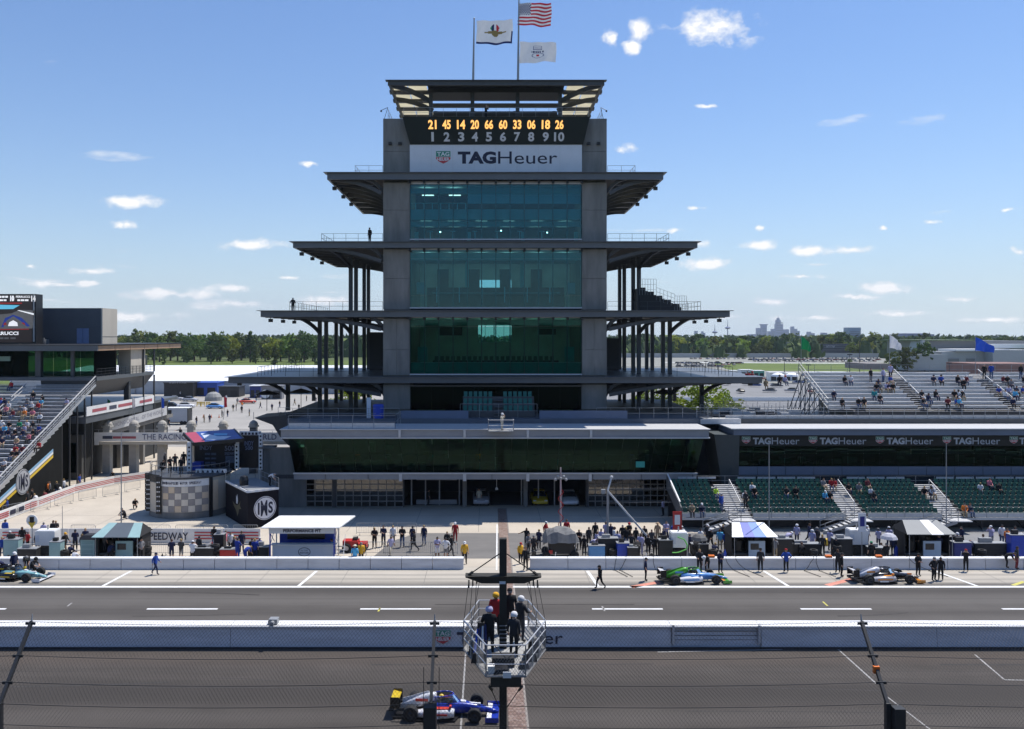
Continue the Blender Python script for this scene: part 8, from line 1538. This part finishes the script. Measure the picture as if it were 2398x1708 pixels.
# light poles and three big flags beyond the right stand
for i, (u, D, v) in enumerate(((1837,420,845),(1893,300,856),(1990,300,832),(2013,420,800),(2223,330,852),(1653,400,848),(1680,400,848))): solo(MB().tube((X(u,D),D,0),(X(u,D),D,Z(v,D)),.18,.1,6).box(X(u,D)-.9,X(u,D)+.9,D-.1,D+.1,Z(v,D),Z(v,D)+.35), 'light_pole', DKSTEEL, 'light pole on the infield, %s from the tower' % ords((1,4,5,6,3,0,2).index(i)), 'light pole', (X(u,D),D,0), group='infield light poles')
for (u, v0, w, c, nm, ph) in ((1876,787,24,FG,'green',0),(2083,784,28,FW,'white',1),(2284,790,42,FBB,'blue',2)):
    D = 112.; x = X(u,D); z = Z(v0,D); t = thing('course_flag', 'large plain %s flag flying beyond the right stand' % nm, 'flag', (x,D,0), group='plain course flags'); put(MB().tube((x,D,0),(x,D,z+.1),.05,.035,6), 'pole', GALV, t)
    mb, _ = flag('f', u, v0, u+w, v0+32, D, '', lambda a, b: 0, 14, 12, .35, ph, .0)
    mb.v = [(px_, py_, z-.3+(pz_-z+.3)*(1-.5*max(0.0,min(1.0,(px_-x)/(w*D/F))))-1.05*max(0.0,(px_-x)/(w*D/F))**1.2) for (px_, py_, pz_) in mb.v]; put(mb, 'cloth', c, t, smooth=True)
# ================================================================ catch fence over the outer wall
CF = thing('catch_fence', 'tall wire catch fence with leaning dark posts along the near edge of the track', 'fence', (0, 33, 0))
FP = mat('fence_post', (.025,.027,.030), .5, .2, 4); WIRE = mat('fence_wire', (.05,.05,.052), .5, .1, 5, metal=.4)
fpt = lambda t: (33+2.3*t, 3.9+2.41*t)           # leaning upper part
for i, x in enumerate((-35.5,-18.9,-2.24,15.4,33.0)):
    o = put(MB().box(x-.09,x+.09,32.88,33.10,-.02,3.95).bar((x,33,3.9),(x,35.3,6.31),.12,.15), 'post', FP, CF)
    put(MB().tube((x,35.3,6.31),(x,35.36,6.6),.04,.02,6), 'post_tip', GALV, o)
    for t in (.25,.57,.98): y, z = fpt(t); put(MB().box(x-.2,x+.2,y-.08,y-.02,z-.05,z+.05), 'cable_clamp', FP, o)
    if i == 2: put(MB().box(x-.25,x+.22,32.5,33.1,2.0,3.95).tube((x-.3,32.95,1),(x-.3,33.3,5.2),.015).tube((x+.3,32.95,1),(x+.3,33.3,5.2),.015), 'cable_box', FP, o)
    if i == 3: put(MB().box(x+.12,x+.52,32.6,33.0,2.9,3.85), 'cable_box', FP, o); put(MB().box(x-.13,x+.1,33.85,34.0,4.72,5.0), 'orange_tag', ORG, o)
put(MB().box(-60,60,32.6,33.3,-.03,.95), 'fence_wall', WALLM, CF)
xs_ = (-35.5,-18.9,-2.24,15.4,33.0)
for (y, z) in [fpt(1.0), fpt(.57), fpt(.25), (33.0,3.9), (33.0,3.1), (33.0,2.2)]:
    P = []
    for a, b in zip(xs_[:-1], xs_[1:]):
        for k in range(12): t = k/12; P.append((a+(b-a)*t, y, z-.16*4*t*(1-t)))
    P.append((xs_[-1], y, z)); put(MB().path(P, .011, 4), 'cable', FP, CF)
mb = MB(); n = 0; pit_ = .15; r_ = .0042
def wire(p, q): mb.tube(p, q, r_, n=3, cap=False)
L1 = math.hypot(2.3,2.41); L0 = 2.9
k = -26.0
while k < 26:
    for s in (-1,1):
        xm = k+s*L0*.8; wire((k,33,1.0),(xm,33,3.9)); wire((xm,33,3.9),(xm+s*L1*.8,35.3,6.31))
    k += pit_
stuff(put(mb, 'wire_mesh', WIRE, CF))
# ================================================================ flag stand
FS2 = thing('flag_stand', 'suspended flag stand basket hung from a tall dark post over the track edge', 'flag stand', (.56, 34, 0))
POSTM = mat('stand_post', (.030,.028,.022), .7, .25, 3)
px0 = .56; zf = 5.72
put(MB().box(px0-.145,px0+.145,33.85,34.15,-.02,10.06), 'post', POSTM, FS2); put(MB().box(px0-.146,px0+.10,33.84,33.849,8.28,8.55), 'post_plate', SIGNW, FS2)
put(MB().hexa([(px0-1.48,33.8,8.54),(px0+1.5,33.8,8.54),(px0+1.5,34.25,8.54),(px0-1.48,34.25,8.54),(px0-1.5,33.76,8.6),(px0+1.52,33.76,8.6),(px0+1.52,34.3,8.6),(px0-1.5,34.3,8.6)]), 'beam_top', POSTM, FS2)
put(MB().hexa([(px0-.85,33.86,8.30),(px0+.85,33.86,8.30),(px0+.85,34.2,8.30),(px0-.85,34.2,8.30),(px0-1.44,33.81,8.535),(px0+1.46,33.81,8.535),(px0+1.46,34.24,8.535),(px0-1.44,34.24,8.535)]), 'beam_hull', POSTM, FS2)
for s in (-1,1): put(MB().tube((px0+s*.15,33.95,9.45),(px0+s*1.3,33.95,8.66),.025).tube((px0+s*1.2,33.95,8.74),(px0+s*1.38,33.95,8.6),.06), 'stay_cable', POSTM, FS2)
hexp = [(-.72,31.2),(.72,31.2),(1.62,33.9),(1.05,36.5),(-1.05,36.5),(-1.62,33.9)]
HX = [(px0+.06+a, b) for a, b in hexp]
GRATE = mat('stand_grate', (.34,.34,.33), .6, .45, 2.5); LATT = mat('stand_lattice', (.20,.20,.20), .5, .2, 5, metal=.3)
put(MB().prism(HX, zf-.08, zf), 'floor', GRATE, FS2)
for i in range(6):
    a, b = HX[i], HX[(i+1) % 6]; A, Bv = V((*a,zf)), V((*b,zf)); L_ = (Bv-A).length
    m = MB()
    for h in (1.1,.75,.4): m.tube(A+V((0,0,h)), Bv+V((0,0,h)), .028 if h > 1 else .02, n=6)
    for k in range(int(L_/.9)+1): p = A+(Bv-A)*k/max(1,int(L_/.9)); m.tube(p, p+V((0,0,1.1)), .024, n=6)
    put(m, 'railing', ALU, FS2)
    if i != 3:
        m = MB(); nn = int(L_/.11)
        for k in range(nn): p, q = A+(Bv-A)*k/nn, A+(Bv-A)*min(1,(k+5)/nn); m.tube(p, q+V((0,0,.72)), .006, n=3, cap=False); m.tube(p+V((0,0,.72)), q, .006, n=3, cap=False)
        stuff(put(m, 'guard_mesh', LATT, FS2))
    # sloping lattice apron under the floor edge
    c = V((px0+.06, 33.6, zf-1.0)); A2, B2 = A+(c-A)*.34, Bv+(c-Bv)*.34; A2.z = B2.z = zf-.42; m = MB(); n = max(3,int(L_/.32))
    for k in range(n): p, q = A+(Bv-A)*k/n, A2+(B2-A2)*(k+1)/n; m.tube(p, q, .014, n=4); p2, q2 = A+(Bv-A)*(k+1)/n, A2+(B2-A2)*k/n; m.tube(p2, q2, .014, n=4)
    m.tube(A2, B2, .03, n=5); m.tube(A-V((0,0,.05)), Bv-V((0,0,.05)), .035, n=5); put(m, 'lattice_apron', LATT, FS2)
for s in (-1,1):
    for k, (x, y) in enumerate(((1.35,33.65),(1.2,33.85),(1.05,34.2),(.9,34.4))):
        tx, ty = ((1.62,33.9),(1.4,34.9),(1.2,35.8),(1.3,33.0))[k]; put(MB().tube((px0+s*x,y,8.5),(px0+.06+s*tx,ty,zf+1.05),.011,n=5).tube((px0+s*x,y,8.5),(px0+s*x,y,8.2),.03,n=6), 'hanger_cable', POSTM, FS2)
    put(MB().tube((px0+.06+s*.6,31.4,zf-.45),(px0+s*.16,33.85,3.4),.02).tube((px0+.06+s*.6,31.4,zf-.5),(px0+.06+s*.5,31.7,zf-.75),.05), 'under_stay', POSTM, FS2)
put(MB().box(px0-.5,px0+.62,31.15,31.25,zf-.42,zf-.06), 'front_board', POSTM, FS2); put(MB().box(px0-.05,px0+.25,31.05,31.12,zf-.05,zf+.16), 'white_box', WHITE, FS2); put(MB().box(px0-.6,px0-.35,31.3,31.6,zf+.01,zf+.28), 'white_box', WHITE, FS2)
for k in range(6): put(MB().box(px0-.14,px0+.14,33.80,33.845,zf+.1+k*.16,zf+.13+k*.16), 'ladder_rung', GALV, FS2)
put(MB().box(px0-.45,px0+.4,31.9,32.5,zf+.01,zf+.35), 'step_box', DKS, FS2)
for k, (x, y, w_, h_, mm) in enumerate(((-.95,32.6,.30,.35,DKS),(-1.15,33.4,.22,.5,BLACK),(1.0,32.7,.28,.3,DKS),(1.2,33.6,.25,.45,BLACK),(.75,31.9,.2,.22,DKS),(-.1,31.5,.3,.18,BLACK),(-.8,35.4,.3,.6,DKS))): put(MB().hexa([(px0+x-w_,y-w_,zf+.005),(px0+x+w_,y-w_*.8,zf+.005),(px0+x+w_,y+w_,zf+.005),(px0+x-w_*.9,y+w_,zf+.005),(px0+x-w_*.7,y-w_*.8,zf+h_),(px0+x+w_*.8,y-w_*.6,zf+h_*.9),(px0+x+w_*.7,y+w_*.8,zf+h_),(px0+x-w_*.8,y+w_*.7,zf+h_*.85)]), 'kit_bag', mm, FS2)
put(MB().path([(px0-1.3,33.9,zf+1.1),(px0-1.0,33.0,zf+.6),(px0-.5,32.2,zf+.9),(px0+.1,31.4,zf+.5),(px0+.7,31.5,zf+1.05)], .02, 5), 'loose_cable', HOSEM, FS2)
# bundled flags on the left of the basket
BF = thing('furled_flags', 'bundle of furled dark blue flags leaning in the flag stand', 'flags', (px0-.9,32.9,zf)); 
for k in range(4): put(MB().tube((px0-1.15+k*.16,32.4+k*.15,zf+.05),(px0-1.0+k*.10,33.2,zf+1.0+.06*k),.07,.035,7), 'furled_flag', (FBB,FB,FW,FB)[k], BF)
person(px0-.55,33.3,zf,'grip',R(180),'black','black','flagman in black with pale blue helmet at the left of the flag stand','helmet','lilac',h=1.03,short=False)
person(px0+.72,34.6,zf,'grip',R(140),'charcoal','darkgrey','flagman in black with white helmet holding the right rail of the flag stand','helmet','white',h=1.04,short=False)
person(px0+.40,33.0,zf,'stand',R(160),'charcoal','black','shorter flagman in black with white helmet just right of the dark post','helmet','white',h=.97,short=False)
person(px0+.32,35.7,zf,'stand',R(190),'black','black','flagman in black half hidden behind the dark post','cap','black',h=1.04,short=False)
person(px0-.28,35.3,zf,'stand',R(170),'red','black','flagman in red and orange with yellow helmet behind the post','helmet','yellow',h=1.0,short=False)
# ================================================================ air
hz = MB().box(-2500,2500,-60,7900,-1.1,330)
hm = bpy.data.materials.new('haze_air'); hm.use_nodes = True; t = hm.node_tree; t.nodes.clear()
out = t.nodes.new('ShaderNodeOutputMaterial'); pv = t.nodes.new('ShaderNodeVolumePrincipled'); pv.inputs['Color'].default_value = (.74,.85,1,1); pv.inputs['Density'].default_value = 6.5e-5; pv.inputs['Anisotropy'].default_value = .2
t.links.new(pv.outputs[0], out.inputs['Volume'])
ho = put(hz, 'haze', hm); tag(ho, 'pale blue summer haze over the whole scene', 'haze', kind='stuff')
